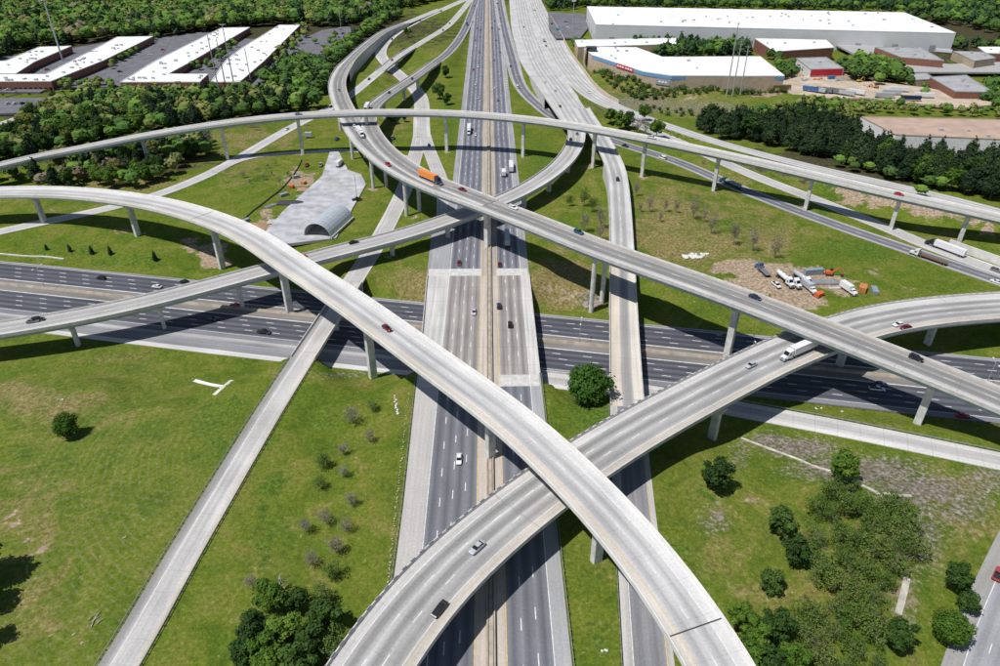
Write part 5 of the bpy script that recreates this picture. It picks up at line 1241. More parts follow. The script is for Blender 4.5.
belt([(838, 72), (850, 62), (870, 60), (905, 74), (910, 84), (880, 84), (850, 80)], 6.5, [('dark', 5), ('broad', 4)], (11, 16), 'tall leafy tree beside the red fronted workshop', 'clump beside the red workshop', 8, z=6)
belt([(630, 48), (650, 52), (664, 56), (742, 55), (752, 50), (742, 44), (690, 44), (640, 42)], 6, [('pine', 5), ('dark', 3), ('broad', 2)], (11, 17), 'tree in the row behind the white roofed store', 'row behind the store', 9, z=6)
belt([(757, 60), (790, 64), (795, 76), (786, 78), (770, 62)], 6.5, [('dark', 5), ('broad', 2)], (9, 13), 'dark tree at the right end of the store', 'clump right of the store', 10, z=6)
belt([(586, 58), (600, 62), (650, 80), (700, 86), (786, 86), (786, 92), (700, 95), (640, 96), (604, 80)], 4.6, [('shrub', 6), ('dark', .6), ('olive', .8)], (3, 6), 'low shrub on the bank below the store', 'bank below the store', 11, z=6, cap=240)
belt([(640, 104), (700, 108), (690, 116), (640, 110)], 6, [('shrub', 5)], (3, 4), 'shrub in the hedge above the far right carriageway', 'hedge above the far right carriageway', 12, z=4, cap=24)
belt([(574, 40), (586, 44), (586, 54), (576, 52)], 6, [('dark', 4)], (9, 12), 'dark tree at the left corner of the store', 'clump at the store corner', 13, z=5)
belt([(826, 168), (850, 166), (905, 178), (955, 192), (960, 200), (930, 200), (880, 186), (830, 174)], 6, [('broad', 4), ('dark', 3)], (7, 10), 'leafy tree in front of the dense pine belt', 'row before the pine belt', 14, z=2)
belt([(975, 95), (1000, 80), (1040, 80), (1040, 110), (1000, 108)], 7, [('dark', 4), ('broad', 2)], (9, 13), 'tree at the right edge of the industrial estate', 'clump at the estate edge', 15, z=5)
belt([(880, 40), (955, 40), (985, 44), (1040, 44), (1040, 50), (960, 48), (880, 45)], 9, [('pine', 4), ('dark', 4), ('broad', 2)], (11, 16), 'tree in the row in front of the far right woods', 'row before the far right woods', 16, z=5)
belt([(845, 22), (870, 20), (960, 22), (1040, 40), (1040, -20), (900, -12), (930, 6), (950, 14)], 10, [('pine', 4), ('dark', 5), ('broad', 2)], (13, 19), 'tree in the far right woods', 'far right woods', 17, z=5, check=False)
belt([(524, 9), (560, 8), (588, 5), (880, 9), (915, 13), (940, 10), (960, -25), (520, -25)], 9, [('pine', 4), ('dark', 5), ('broad', 2)], (12, 17), 'tree in the woods behind the warehouse', 'woods behind the warehouse', 18, z=4)
belt([(-80, 62), (-4, 60), (2, 58), (34, 47), (72, 46), (115, 40), (156, 37.5), (215, 31), (250, 28), (302, 25), (325, 28), (360, 25), (392, 12), (420, 6), (450, -4), (470, -14), (470, -35), (300, -35), (0, -35), (-80, -35), (-80, 46)], 8.2, MIXF, (15, 21), 'tree in the wide far woods at upper left', 'wide far woods at upper left', 19, check='foot')
belt([(96, 62), (104, 60), (150, 40), (160, 38), (130, 58), (108, 74)], 9, [('broad', 4), ('olive', 3)], (7, 9), 'small bright tree in the car park between the business blocks', 'car park between the business blocks', 20, cap=26)
belt([(262, 62), (298, 28), (312, 30), (300, 46), (280, 66)], 8, [('olive', 4), ('broad', 3), ('bare', 2)], (7, 11), 'young tree right of the nearest business block', 'row right of the business block', 21, cap=22)
belt([(-30, 94), (60, 94), (60, 90), (-30, 91)], 7, [('shrub', 4)], (2, 3), 'low shrub along the left car park', 'row along the left car park', 22, cap=12)
belt([(60, 84), (118, 84), (110, 92), (60, 92)], 7, [('broad', 4), ('olive', 2)], (7, 10), 'x', 'row before the business blocks', 31, cap=14)
belt([(196, 62), (226, 42), (238, 46), (222, 60), (210, 72), (176, 72)], 9, [('dark', 2), ('broad', 3)], (6, 9), 'x', 'yard between the business blocks', 32, cap=14)
belt([(312, 44), (340, 36), (336, 50), (324, 60)], 10, [('broad', 4), ('olive', 3)], (6, 9), 'small tree in the car park behind the curved ramp', 'car park behind the curved ramp', 23, cap=10)
belt([(925, 80), (932, 90), (925, 94), (915, 86)], 6, [('broad', 1)], (6, 8), 'small tree beside the grey roofed brick building', 'gap beside the brick building', 24, z=5, cap=4)
belt([(980, 160), (1040, 160), (1040, 190), (985, 186)], 9, [('dark', 1)], (9, 12), 'tree at the right edge above the thin flyover', 'clump at the right edge', 25, z=3)

BELT.sort(key=lambda b_: -(b_[3])/(b_[1]*_c+CAMH*_s))
NEAR = BELT[:300]; FAR = BELT[300:]
SPN = dict(broad='bright green', dark='dark green', pine='dark conifer', olive='yellow green', bare='leafless brown', shrub='leafy low')
for (x, y, sp, h, lb, gp) in NEAR:
    wh = gp.replace('the ', '')
    tree(x, y, sp, h, '%s tree in %s' % (SPN[sp], wh) if sp != 'shrub' else 'leafy shrub in '+wh, gp+' ('+SPN[sp]+')', 1.1 if sp != 'pine' else .98)
# the rest of the woods, one mass
def woods():
    Vs, Ts = [], []
    rs = np.random.RandomState(3); base = {}
    TINT = dict(broad=(.105, .185, .032), dark=(.066, .126, .028), pine=(.038, .074, .030), olive=(.175, .20, .058), bare=(.17, .145, .095), shrub=(.05, .09, .02))
    for sp in TINT:
        base[sp] = []
        for k in range(4):
            C, Rr = crown_blobs(sp, rs); base[sp].append(np.concatenate([leaf_quads(rs, C, Rr*1.05, 110, .058), core_quads(np.array([C.mean(0)]), np.array([.30 if sp != 'pine' else .125]), 1.0, 1.0 if sp != 'pine' else 3.0)]))
    zz = ground_z([b_[0] for b_ in FAR], [b_[1] for b_ in FAR])
    for (x, y, sp, h, _, _), z in zip(FAR, zz):
        v = base[sp][rs.randint(4)].copy(); a = rs.rand()*6.28; ca, sa = math.cos(a), math.sin(a); w = h*(rs.uniform(1.1, 1.45) if sp != 'pine' else rs.uniform(.95, 1.2))
        v = np.stack([(v[:, 0]*ca-v[:, 1]*sa)*w+x, (v[:, 0]*sa+v[:, 1]*ca)*w+y, v[:, 2]*h+z], 1); Vs.append(v)
        t_ = np.array(TINT[sp])*rs.uniform(.82, 1.2)*(1+rs.normal(size=3)*.05); Ts.append(np.repeat(t_[None], len(v), 0))
    v = np.concatenate(Vs); t_ = np.concatenate(Ts)
    m, t, b = newmat('mixed_wood_foliage'); a_ = N(t, 'ShaderNodeAttribute', attribute_name='leaf_tint'); t.links.new(a_.outputs['Color'], b.inputs['Base Color']); b.inputs['Specular IOR Level'].default_value = .1
    me = quads_mesh('far_woods', v, m); at_ = me.attributes.new('leaf_tint', 'FLOAT_COLOR', 'POINT')
    at_.data.foreach_set('color', np.concatenate([np.clip(t_, 0, 1), np.ones((len(t_), 1))], 1).astype(np.float32).ravel())
    tag(link(bpy.data.objects.new('far_woods', me)), 'far mixed woods whose trees merge into one mass', 'woods', kind='stuff')
woods()
print('TREES', VEGN[0], 'far', len(FAR))

# ------------------------------------------------------------------ vehicles
CARP = {}
def carpaint(rgb):
    if rgb not in CARP: CARP[rgb] = paint('vehicle_paint', rgb, .28, .55, 0, .03)
    return CARP[rgb]
WHITE, SILVER, GREY, BLACK, RED, MAROON, BLUE, NAVY, TEAL, ORANGE, TANC, BROWN = (.72, .72, .72), (.42, .44, .46), (.16, .17, .18), (.018, .018, .02), (.42, .02, .03), (.14, .015, .02), (.05, .13, .32), (.02, .03, .06), (.02, .09, .12), (.78, .24, .04), (.42, .34, .22), (.16, .09, .05)

def ring8(x, zb, zt, hw, tuck=.86):
    m = (zb+zt)/2
    return [(x, -hw*.92, zb), (x, hw*.92, zb), (x, hw, zb+.18*(zt-zb)), (x, hw, m+.1*(zt-zb)), (x, hw*tuck, zt), (x, -hw*tuck, zt), (x, -hw, m+.1*(zt-zb)), (x, -hw, zb+.18*(zt-zb))]
STYLE = {
 'sedan': dict(body=[(-2.38, .46, .78, .72), (-2.26, .30, .96, .86), (-1.5, .24, 1.0, .91), (0, .22, .97, .92), (1.15, .22, .92, .91), (2.05, .26, .78, .86), (2.38, .42, .62, .70)],
               cab=[(-1.95, 1.05, .98, .80), (-1.15, .28, 1.44, .62)], wx=(-1.42, 1.42), wr=.33, hw=.92),
 'suv': dict(body=[(-2.35, .52, .95, .80), (-2.28, .36, 1.10, .90), (-1.5, .30, 1.14, .95), (0, .28, 1.12, .95), (1.1, .28, 1.08, .94), (2.1, .34, .95, .90), (2.36, .48, .74, .76)],
             cab=[(-2.18, 1.15, 1.10, .84), (-1.95, .45, 1.72, .70)], wx=(-1.4, 1.42), wr=.38, hw=.95),
 'pickup': dict(body=[(-2.8, .58, 1.02, .90), (-2.74, .48, 1.12, .95), (-1.5, .40, 1.12, .97), (0, .38, 1.10, .97), (1.4, .38, 1.08, .95), (2.55, .42, 1.0, .92), (2.8, .52, .80, .80)],
                cab=[(-.75, 1.55, 1.10, .86), (-.55, .75, 1.82, .70)], wx=(-1.75, 1.75), wr=.40, hw=.97),
 'van': dict(body=[(-2.75, .42, 1.3, .90), (-2.7, .35, 1.45, .98), (0, .32, 1.45, 1.0), (1.6, .32, 1.38, .98), (2.4, .36, 1.1, .94), (2.75, .48, .85, .82)],
             cab=[(-2.68, 1.95, 1.42, .95), (-2.6, 1.15, 2.35, .85)], wx=(-1.7, 1.75), wr=.38, hw=1.0)}
VM = {}
def car_meshes(style):
    if style in VM: return VM[style]
    S = STYLE[style]; out = {}
    out['body'] = MB().loft([ring8(*q) for q in S['body']]).mesh('body')
    (x0, x1, zb, hb), (r0, r1, zr, hr) = S['cab']
    lo = [(x0, -hb, zb-.06), (x1, -hb*.94, zb-.06), (x1, hb*.94, zb-.06), (x0, hb, zb-.06)]; hi = [(r0, -hr, zr), (r1, -hr*.95, zr), (r1, hr*.95, zr), (r0, hr, zr)]
    out['windows'] = MB().loft([lo, hi]).mesh('windows', M['glass'])
    rp = MB(); rp.loft([[(x-.04 if i in (0, 3) else x+.04, y*1.03, zr-.03) for i, (x, y, z) in enumerate(hi)], [(x*.97, y*.93, zr+.06) for x, y, z in hi]])
    if style == 'van': rp.box(r0+.0, .35, -hr*1.02, hr*1.02, zb+.05, zr-.02)
    xm = (x0+x1)/2+.15
    for sy in (-1, 1): rp.add([(xm-.07, sy*(hb+.012), zb-.03), (xm+.07, sy*(hb+.012), zb-.03), (xm+.05, sy*(hr+.012), zr), (xm-.05, sy*(hr+.012), zr)], [(0, 1, 2, 3)])
    out['roof'] = rp.mesh('roof')
    out['wheel'] = MB().wheel(0, 0, 0, S['wr'], .22, 14).mesh('wheel', M['rubber'])
    out['rim'] = MB().wheel(0, 0, 0, S['wr']*.6, .235, 10).mesh('rim', M['rim'])
    xe = S['body'][-1][0]; zt = S['body'][-2][2]; hwf = S['body'][-2][3]
    out['headlight'] = MB().box(-.1, .06, -.17, .17, -.07, .07).mesh('headlight', M['lamp_white'])
    out['tail_light'] = MB().box(-.05, .06, -.16, .16, -.08, .08).mesh('tail_light', M['lamp_red'])
    if style == 'pickup': out['cargo_bed'] = MB().box(-2.62, -.85, -.76, .76, 1.0, 1.135).mesh('cargo_bed', M['chassis'])
    VM[style] = out; return out

def setpaint(o, m):
    if not o.data.materials: o.data.materials.append(None)
    o.material_slots[0].link = 'OBJECT'; o.material_slots[0].material = m
def build_car(name, style, rgb, loc, rz, label, cat, group=None, pitch=0.0, roof=None):
    S = STYLE[style]; P = car_meshes(style)
    th = empty(name, loc, rz); th.rotation_euler = (0, pitch, rz); tag(th, label, cat, group)
    pm = carpaint(rgb)
    setpaint(inst('body', P['body'], th), pm); setpaint(inst('roof', P['roof'], th), carpaint(roof) if roof else pm); inst('windows', P['windows'], th)
    for x in S['wx']:
        for sy in (-1, 1):
            w = inst('wheel', P['wheel'], th); w.location = (x, sy*(S['hw']-.13), S['wr']); inst('rim', P['rim'], w)
    b0, b1 = S['body'][0], S['body'][-1]
    for sy in (-1, 1):
        o = inst('headlight', P['headlight'], th); o.location = (b1[0]-.17, sy*b1[3]*.82, S['body'][-2][2]-.10)
        o = inst('tail_light', P['tail_light'], th); o.location = (b0[0]+.04, sy*b0[3]*.88, S['body'][1][2]-.16)
    if 'cargo_bed' in P: inst('cargo_bed', P['cargo_bed'], th)
    return th

def build_truck(kind, cab_rgb, box_rgb, loc, rz, label, cat='truck', group=None, trailer_len=14.5, pitch=0.0, name='semi_truck'):
    """tractor with sleeper and trailer (box, flat, tank), rigid box truck (rigid) or trailer alone (trailer)"""
    th = empty(name, loc, rz); th.rotation_euler = (0, pitch, rz); tag(th, label, cat, group); cp = carpaint(cab_rgb); bp = carpaint(box_rgb)
    def wheels(xs, y=1.02, r=.5, w=.5):
        for x in xs:
            for sy in (-1, 1):
                o = MB().wheel(0, 0, 0, r, w, 12).build('wheel', M['rubber'], th); o.location = (x, sy*y, r); MB().wheel(0, 0, 0, r*.55, w+.03, 8).build('rim', M['rim'], o)
    L_ = trailer_len; nose = 0.0
    if kind in ('box', 'flat', 'tank', 'trailer'):
        x1 = L_/2-1.5; x0 = x1-L_
        if kind in ('box', 'trailer'):
            b = MB(); b.loft([[(x0, -1.28, 1.15), (x0, 1.28, 1.15), (x0, 1.28, 4.05), (x0, -1.28, 4.05)], [(x1, -1.28, 1.15), (x1, 1.28, 1.15), (x1, 1.28, 4.05), (x1, -1.28, 4.05)]]); bx = b.build('trailer_box', bp, th)
            MB().box(x0-.03, x0-.005, -1.2, -.02, 1.25, 3.95).build('rear_door', bp, bx); MB().box(x0-.03, x0-.005, .02, 1.2, 1.25, 3.95).build('rear_door', bp, bx)
            MB().box(x0, x1, -1.31, -1.28, 1.12, 1.28).build('side_rail', M['steel_grey'], bx); MB().box(x0, x1, 1.28, 1.31, 1.12, 1.28).build('side_rail', M['steel_grey'], bx)
        elif kind == 'flat':
            MB().box(x0, x1, -1.28, 1.28, 1.2, 1.42).build('flat_deck', bp, th); MB().box(x1-.12, x1, -1.28, 1.28, 1.42, 2.6).build('headboard', M['steel_grey'], th)
        else:
            MB().tube([(x0, 0, 2.3), (x0+.3, 0, 2.3), (x1-.3, 0, 2.3), (x1, 0, 2.3)], [.75, 1.15, 1.15, .75], 14).build('tank', bp, th, True)
            for f in (.2, .5, .8): MB().tube([(x0+L_*f-.25, 0, 3.42), (x0+L_*f+.25, 0, 3.42)], [.3, .3], 8).build('hatch', M['steel_grey'], th)
        MB().box(x0+.3, x1-.6, -.5, .5, .85, 1.16).build('trailer_frame', M['chassis'], th)
        wheels((x0+1.2, x0+2.5))
        if kind == 'trailer':
            for sy in (-1, 1): MB().box(x1-2.6, x1-2.4, sy*.75-.1, sy*.75+.1, 0, 1.0).build('landing_leg', M['steel_grey'], th)
            return th
        nose = x1
    else:
        L_ = 7.0; x0 = -4.8; b = MB().box(x0, x0+L_-.7, -1.22, 1.22, 1.05, 3.6).build('cargo_box', bp, th); MB().box(x0-.03, x0-.005, -1.1, 1.1, 1.15, 3.5).build('rear_door', bp, b); nose = x0+L_-.7; wheels((x0+1.6,))
    c0 = nose+(.55 if kind != 'rigid' else .15); sl = 2.6 if kind != 'rigid' else 1.5
    cab = MB(); cab.loft([[(c0, -1.2, .95), (c0, 1.2, .95), (c0, 1.15, 3.75 if kind != 'rigid' else 2.5), (c0, -1.15, 3.75 if kind != 'rigid' else 2.5)],
                          [(c0+sl*.72, -1.2, .95), (c0+sl*.72, 1.2, .95), (c0+sl*.68, 1.0, 3.3 if kind != 'rigid' else 2.5), (c0+sl*.68, -1.0, 3.3 if kind != 'rigid' else 2.5)],
                          [(c0+sl, -1.12, .95), (c0+sl, 1.12, .95), (c0+sl, 1.05, 2.0), (c0+sl, -1.05, 2.0)]])
    cb = cab.build('cab', cp, th)
    zt = 3.2 if kind != 'rigid' else 2.42
    MB().add([(c0+sl+.03, -.98, 2.02), (c0+sl+.03, .98, 2.02), (c0+sl*.70+.04, .9, zt), (c0+sl*.70+.04, -.9, zt)], [(0, 1, 2, 3)]).build('windscreen', M['glass'], cb)
    for sy in (-1, 1): MB().box(c0+sl*.35, c0+sl*.72, sy*1.19-.02, sy*1.19+.02, 1.9, 2.55).build('side_window', M['glass'], cb)
    h1 = c0+sl+1.45
    hd = MB().loft([[(c0+sl-.05, -1.05, .8), (c0+sl-.05, 1.05, .8), (c0+sl-.05, .95, 1.98), (c0+sl-.05, -.95, 1.98)], [(h1, -.95, .7), (h1, .95, .7), (h1, .8, 1.6), (h1, -.8, 1.6)]]).build('hood', cp, th)
    MB().box(h1, h1+.06, -.6, .6, .85, 1.5).build('grille', M['rim'], hd); MB().box(h1-.2, h1+.15, -1.1, 1.1, .4, .75).build('bumper', M['steel_grey'], th)
    for sy in (-1, 1): MB().box(h1-.08, h1+.07, sy*.8-.14, sy*.8+.14, .95, 1.25).build('headlight', M['lamp_white'], hd)
    MB().box(c0-1.6 if kind != 'rigid' else c0-4, h1-.2, -.45, .45, .6, .95).build('chassis', M['chassis'], th)
    wheels((h1-.75,), 1.0, .5, .32)
    if kind != 'rigid':
        wheels((c0-.35, c0-1.6))
        for sy in (-1, 1):
            MB().tube([(c0-.12, sy*1.0, 1), (c0-.12, sy*1.0, 4.1)], [.09, .09], 6).build('exhaust_stack', M['rim'], th); MB().tube([(c0+.1, sy*1.0, .75), (c0+1.4, sy*1.0, .75)], [.32, .32], 10).build('fuel_tank', M['rim'], th)
    return th

def place(r, u, v, back=False, dz=0.02, z=None):
    """point on a road at a surveyed pixel, with heading and slope"""
    zz = float(np.mean(r.p[:, 2])) if z is None else z
    for _ in range(6):
        q = at(u, v, zz+.6); i, d = r.near(q[0], q[1])
        al = (q[0]-r.p[i, 0])*r.t[i, 0]+(q[1]-r.p[i, 1])*r.t[i, 1]; j = min(max(i+(1 if al > 0 else -1), 0), len(r.p)-1)
        f = min(abs(al)/max(np.hypot(*(r.p[j]-r.p[i])[:2]), 1e-3), 1); zz = r.p[i, 2]*(1-f)+r.p[j, 2]*f
    off = (q[0]-r.p[i, 0])*r.n[i, 0]+(q[1]-r.p[i, 1])*r.n[i, 1]; lim_l, lim_r = r.wl[i]-1.6, -r.wr[i]+1.6
    o2 = min(max(off, lim_r), lim_l); x, y = q[0]+(o2-off)*r.n[i, 0], q[1]+(o2-off)*r.n[i, 1]
    a, b_ = max(i-1, 0), min(i+1, len(r.p)-1); sl = (r.p[b_, 2]-r.p[a, 2])/max(np.hypot(*(r.p[b_]-r.p[a])[:2]), 1e-3)
    h = math.atan2(r.t[i, 1], r.t[i, 0])
    if back: h += math.pi; sl = -sl
    return (x, y, zz+dz+.03), h, -math.atan(sl)
def car(r, u, v, style, rgb, label, back=False, z=None, roof=None):
    loc, h, p = place(r, u, v, back, z=z)
    nm = {'sedan': 'car', 'suv': 'suv', 'pickup': 'pickup_truck', 'van': 'van'}[style]
    return build_car(nm, style, rgb, loc, h, label, {'sedan': 'car', 'suv': 'suv', 'pickup': 'pickup', 'van': 'van'}[style], 'vehicles on the roads', p, roof)
def truck(r, u, v, kind, cab, box, label, back=False, z=None, L_=14.5):
    loc, h, p = place(r, u, v, back, z=z)
    return build_truck(kind, cab, box, loc, h, label, 'truck', 'trucks on the roads', L_, p, {'rigid': 'box_truck'}.get(kind, 'semi_truck'))

# main highway, towards the camera
car(MAIN, 459, 459, 'sedan', WHITE, 'white car on the near left lanes of the main highway', True)
car(MAIN, 474, 312, 'sedan', SILVER, 'silver car on the left lanes of the highway bridge', True)
car(MAIN, 459, 263, 'sedan', MAROON, 'dark red car at the far joint, left lanes', True)
truck(MAIN, 469, 131, 'box', WHITE, WHITE, 'white semi truck on the left lanes below the thin flyover', True, L_=13)
car(MAIN, 475.5, 134.5, 'sedan', WHITE, 'white car beside the white semi below the thin flyover', True)
car(MAIN, 473.3, 69.5, 'sedan', RED, 'red car on the far left lanes of the highway', True)
car(MAIN, 478, 67, 'suv', WHITE, 'white car next to the far red car', True)
for (u, v, c, lb) in [(480, 37, GREY, 'grey car lowest in the far left queue'), (480.6, 30, BLACK, 'black car second lowest in the far left queue'), (477, 28, GREY, 'grey car left of the black car in the far queue'), (478, 17, WHITE, 'white car in the far left lanes near the top'), (473, 6, BLACK, 'black car at the top of the left lanes'), (479.5, 52, GREY, 'grey car alone on the far left lanes')]:
    car(MAIN, u, v, 'sedan', c, lb, True)
fr_ = random.Random(31)
for k, (u, v) in enumerate([(476, 46), (481, 58), (475.5, 84), (478.5, 98), (470, 22), (483, 12), (475, 40), (482, 22)]):
    cc, cn = fr_.choice([(WHITE, 'white'), (GREY, 'grey'), (BLACK, 'black'), (SILVER, 'silver')]); car(MAIN, u, v, 'sedan', cc, 'small %s car far up the left lanes of the highway' % cn, True)
for k, (u, v) in enumerate([(496, 40), (500, 52), (494, 60), (499, 75), (495, 88), (501, 18), (498, 100)]):
    cc, cn = fr_.choice([(WHITE, 'white'), (GREY, 'grey'), (BLACK, 'black'), (SILVER, 'silver')]); car(MAIN, u, v, 'sedan', cc, 'small %s car far up the right lanes of the highway' % cn)
# main highway, away from the camera
car(MAIN, 499.7, 264, 'sedan', MAROON, 'dark red car at the far joint, right lanes')
car(MAIN, 499, 306, 'suv', NAVY, 'dark car on the right lanes of the highway bridge, farther one')
car(MAIN, 510, 324.5, 'suv', BLACK, 'black car on the right lanes of the highway bridge, nearer one')
truck(MAIN, 503.5, 174, 'rigid', WHITE, WHITE, 'white box truck left of a white semi north of the flyover')
truck(MAIN, 511, 168, 'box', GREY, WHITE, 'white semi right of the white box truck on the right lanes', L_=13)
truck(MAIN, 507, 240, 'box', GREY, SILVER, 'silver trailer semi in the flyover shadow on the right lanes', L_=13)
for (u, v, st_, c, lb) in [(495, 21, 'sedan', BLACK, 'black car upper left in the far right lanes'), (492, 28, 'van', GREY, 'grey van beside the median on the far right lanes'), (499, 29, 'sedan', NAVY, 'dark car in the middle of the far right lanes'), (503.5, 25, 'suv', WHITE, 'white car on the outer far right lane'), (501, 9, 'sedan', GREY, 'grey car high up on the far right lanes')]:
    car(MAIN, u, v, st_, c, lb)
truck(MAIN, 497, 3, 'rigid', WHITE, WHITE, 'white truck at the very top of the right lanes')
car(R10, 510.5, 66, 'sedan', BLACK, 'black car entering the dark exit ramp', True)
car(R10, 517.5, 87, 'van', WHITE, 'white van on the bend of the dark exit ramp', True)
car(R10, 625, 146, 'pickup', NAVY, 'dark pickup on the exit ramp under the thin flyover', True)
car(R10, 660, 159, 'van', WHITE, 'white van on the exit ramp right of the gore trees', True)
truck(R10, 731, 185, 'tank', TEAL, (.22, .30, .33), 'blue grey tanker semi on the dark exit ramp', True, L_=12)
truck(R10, 930, 259, 'flat', WHITE, BROWN, 'white semi with empty brown flatbed on the exit ramp', True, L_=13)
car(R10, 996, 281.5, 'sedan', WHITE, 'white car on the exit ramp at the right edge', True)
truck(R14, 946, 250, 'box', BLACK, WHITE, 'white trailer semi with black cab near the retaining wall', True, L_=15)
car(R14, 996, 270, 'suv', GREY, 'grey car on the light ramp at the right edge')
# wide carriageway at the upper right
car(R12, 560, 106, 'sedan', BROWN, 'brown car on the wide split bridge', True)
for (u, v, st_, c, lb) in [(545, 82, 'sedan', WHITE, 'white car on the left of the wide pale carriageway'), (555, 90.5, 'suv', WHITE, 'white car ahead of the brown car on the split bridge'), (524, 27, 'sedan', BLACK, 'black car on the wide pale carriageway near the top')]:
    car(R12, u, v, st_, c, lb, True)
car(R13, 589, 92, 'sedan', WHITE, 'white car on the carriageway behind the thin flyover')
truck(R13, 536, 41, 'rigid', WHITE, SILVER, 'silver box truck high on the pale carriageway', True)
car(R13, 539.5, 46, 'pickup', TEAL, 'teal pickup just below the silver box truck', True)
truck(R13, 534, 10, 'rigid', WHITE, WHITE, 'white box truck at the top of the pale carriageway')
car(R4, 570.7, 139, 'sedan', NAVY, 'dark blue car on the ramp in the thin flyover shadow')
car(R4, 577, 133.5, 'sedan', GREY, 'grey car on the ramp just under the thin flyover')
car(R11, 617.5, 179, 'suv', NAVY, 'dark car on the curved walled ramp', True)
# flyovers
car(R2, 651.5, 137.5, 'pickup', WHITE, 'white pickup on the thin flyover')
car(R2, 899, 194, 'sedan', RED, 'red car on the thin flyover at right')
car(R2, 298.5, 114, 'sedan', GREY, 'grey car on the thin flyover left of the high flyover')
truck(R5, 360, 134, 'box', WHITE, WHITE, 'white semi on the high flyover just below the thin flyover', L_=13)
car(R5, 354.5, 126, 'sedan', WHITE, 'white car ahead of the thin flyover shadow on the high flyover')
car(R5, 388, 164.5, 'pickup', RED, 'red pickup on the bend of the high flyover')
truck(R5, 430, 179.5, 'box', NAVY, ORANGE, 'orange trailer semi with dark cab on the high flyover', L_=14.5)
car(R5, 462.5, 189.5, 'sedan', MAROON, 'dark red car in front of the orange semi')
car(R5, 513.5, 207.5, 'sedan', WHITE, 'white car on the high flyover over the right lanes')
car(R5, 580, 231.5, 'suv', TEAL, 'teal car on the high flyover left of the right ramp')
car(R5, 755, 297, 'sedan', NAVY, 'dark blue car on the high flyover below the work trucks')
car(R5, 916, 358, 'suv', BLACK, 'black car on the right end of the high flyover')
car(R5, 339, 90, 'sedan', GREY, 'grey car on the walled start of the high flyover')
truck(R5b, 367, 109, 'box', WHITE, WHITE, 'white semi on the curved ramp bridge behind the thin flyover', L_=12)
car(R5b, 389, 92.5, 'sedan', BLACK, 'black car on the lower part of the curved ramp bridge')
car(R5b, 412, 78.5, 'sedan', NAVY, 'dark car on the upper part of the curved ramp bridge')
car(R5b, 460, 37.5, 'suv', WHITE, 'white car where the far ramp leaves the highway')
truck(R5b, 467, 25, 'rigid', TEAL, TEAL, 'teal truck at the start of the far left ramp')
car(R8, 397, 33, 'sedan', GREY, 'grey car on the loop ramp, upper one')
car(R8, 392.5, 39, 'sedan', BLACK, 'black car on the loop ramp, lower one')
car(R8, 420, 20.5, 'sedan', NAVY, 'dark car above the tree in the loop')
car(R8, 441, 11, 'sedan', BLACK, 'black car near the top of the loop ramp')
car(R8, 431, 145, 'sedan', BLUE, 'blue car on the pale ramp in the thin flyover shadow', z=-.9)
car(R9, 392, 60, 'sedan', RED, 'red car on the small ramp bridge over the loop')
car(R9, 369, 79, 'sedan', NAVY, 'dark car leaving the small ramp bridge')
car(R9, 443, 30, 'sedan', BLACK, 'black car at the top of the small ramp')
car(R9, 449.5, 23, 'sedan', GREY, 'grey car behind the black car on the small ramp')
car(R9, 287, 129, 'sedan', WHITE, 'white car on the pale ramp left of the high flyover')
car(R9, 331, 106.5, 'sedan', BLACK, 'black car on the pale ramp beside the high flyover')
car(R4, 38, 319.5, 'suv', BLACK, 'black car on the left end of the low flyover')
car(R4, 33, 321, 'sedan', GREY, 'grey car following the black car on the low flyover')
car(R4, 352, 240.5, 'sedan', BLACK, 'black car on the low flyover right of the shed')
car(R4, 302, 256.5, 'sedan', RED, 'red car on the low flyover half hidden by the pale flyover')
car(R3, 387, 328, 'sedan', MAROON, 'dark red car on the long pale flyover')
car(R6, 477, 547.5, 'sedan', SILVER, 'silver car on the wide curved flyover in the foreground', True)
car(R6, 439.5, 609, 'sedan', BLACK, 'black car on the wide curved flyover in the foreground', True)
car(R6, 751, 365, 'sedan', SILVER, 'silver car on the wide curved flyover ahead of the white semi', True)
truck(R6, 800, 352, 'box', WHITE, WHITE, 'white semi passing under the high flyover', True, L_=13)
car(R6, 898.5, 324.5, 'sedan', WHITE, 'white car on the right end of the wide curved flyover', True)
car(R6, 911, 330.5, 'sedan', MAROON, 'dark red car beside the white car on the right curve', True)
# crossing highway
car(EW, 101, 278, 'suv', BLACK, 'black car on the far lanes of the crossing highway, leftmost', True)
car(EW, 157, 286.5, 'sedan', WHITE, 'white car on the crossing highway at left', True)
car(EW, 184, 281.5, 'sedan', BLACK, 'black car on the crossing highway beside the low flyover', True)
car(EW, 724, 336, 'pickup', GREY, 'grey pickup in the flyover shadow on the crossing highway', True)
car(EW, 264, 332, 'pickup', BLACK, 'black pickup on the near lanes of the crossing highway')
car(EW, 212, 319, 'sedan', NAVY, 'dark car in the low flyover shadow on the crossing highway')
car(EW, 235, 305, 'sedan', RED, 'red car under the low flyover on the crossing highway', True)
car(EW, 877, 389, 'pickup', WHITE, 'white pickup in shadow on the crossing highway at right')
car(EW, 881, 384, 'sedan', BLUE, 'pale blue car beside the white pickup on the crossing highway')
car(EW, 966, 421, 'sedan', RED, 'red car in shadow on the crossing highway at right')
car(R15, 998, 574, 'pickup', (.34, .06, .06), 'red pickup on the frontage road at the right edge', True)

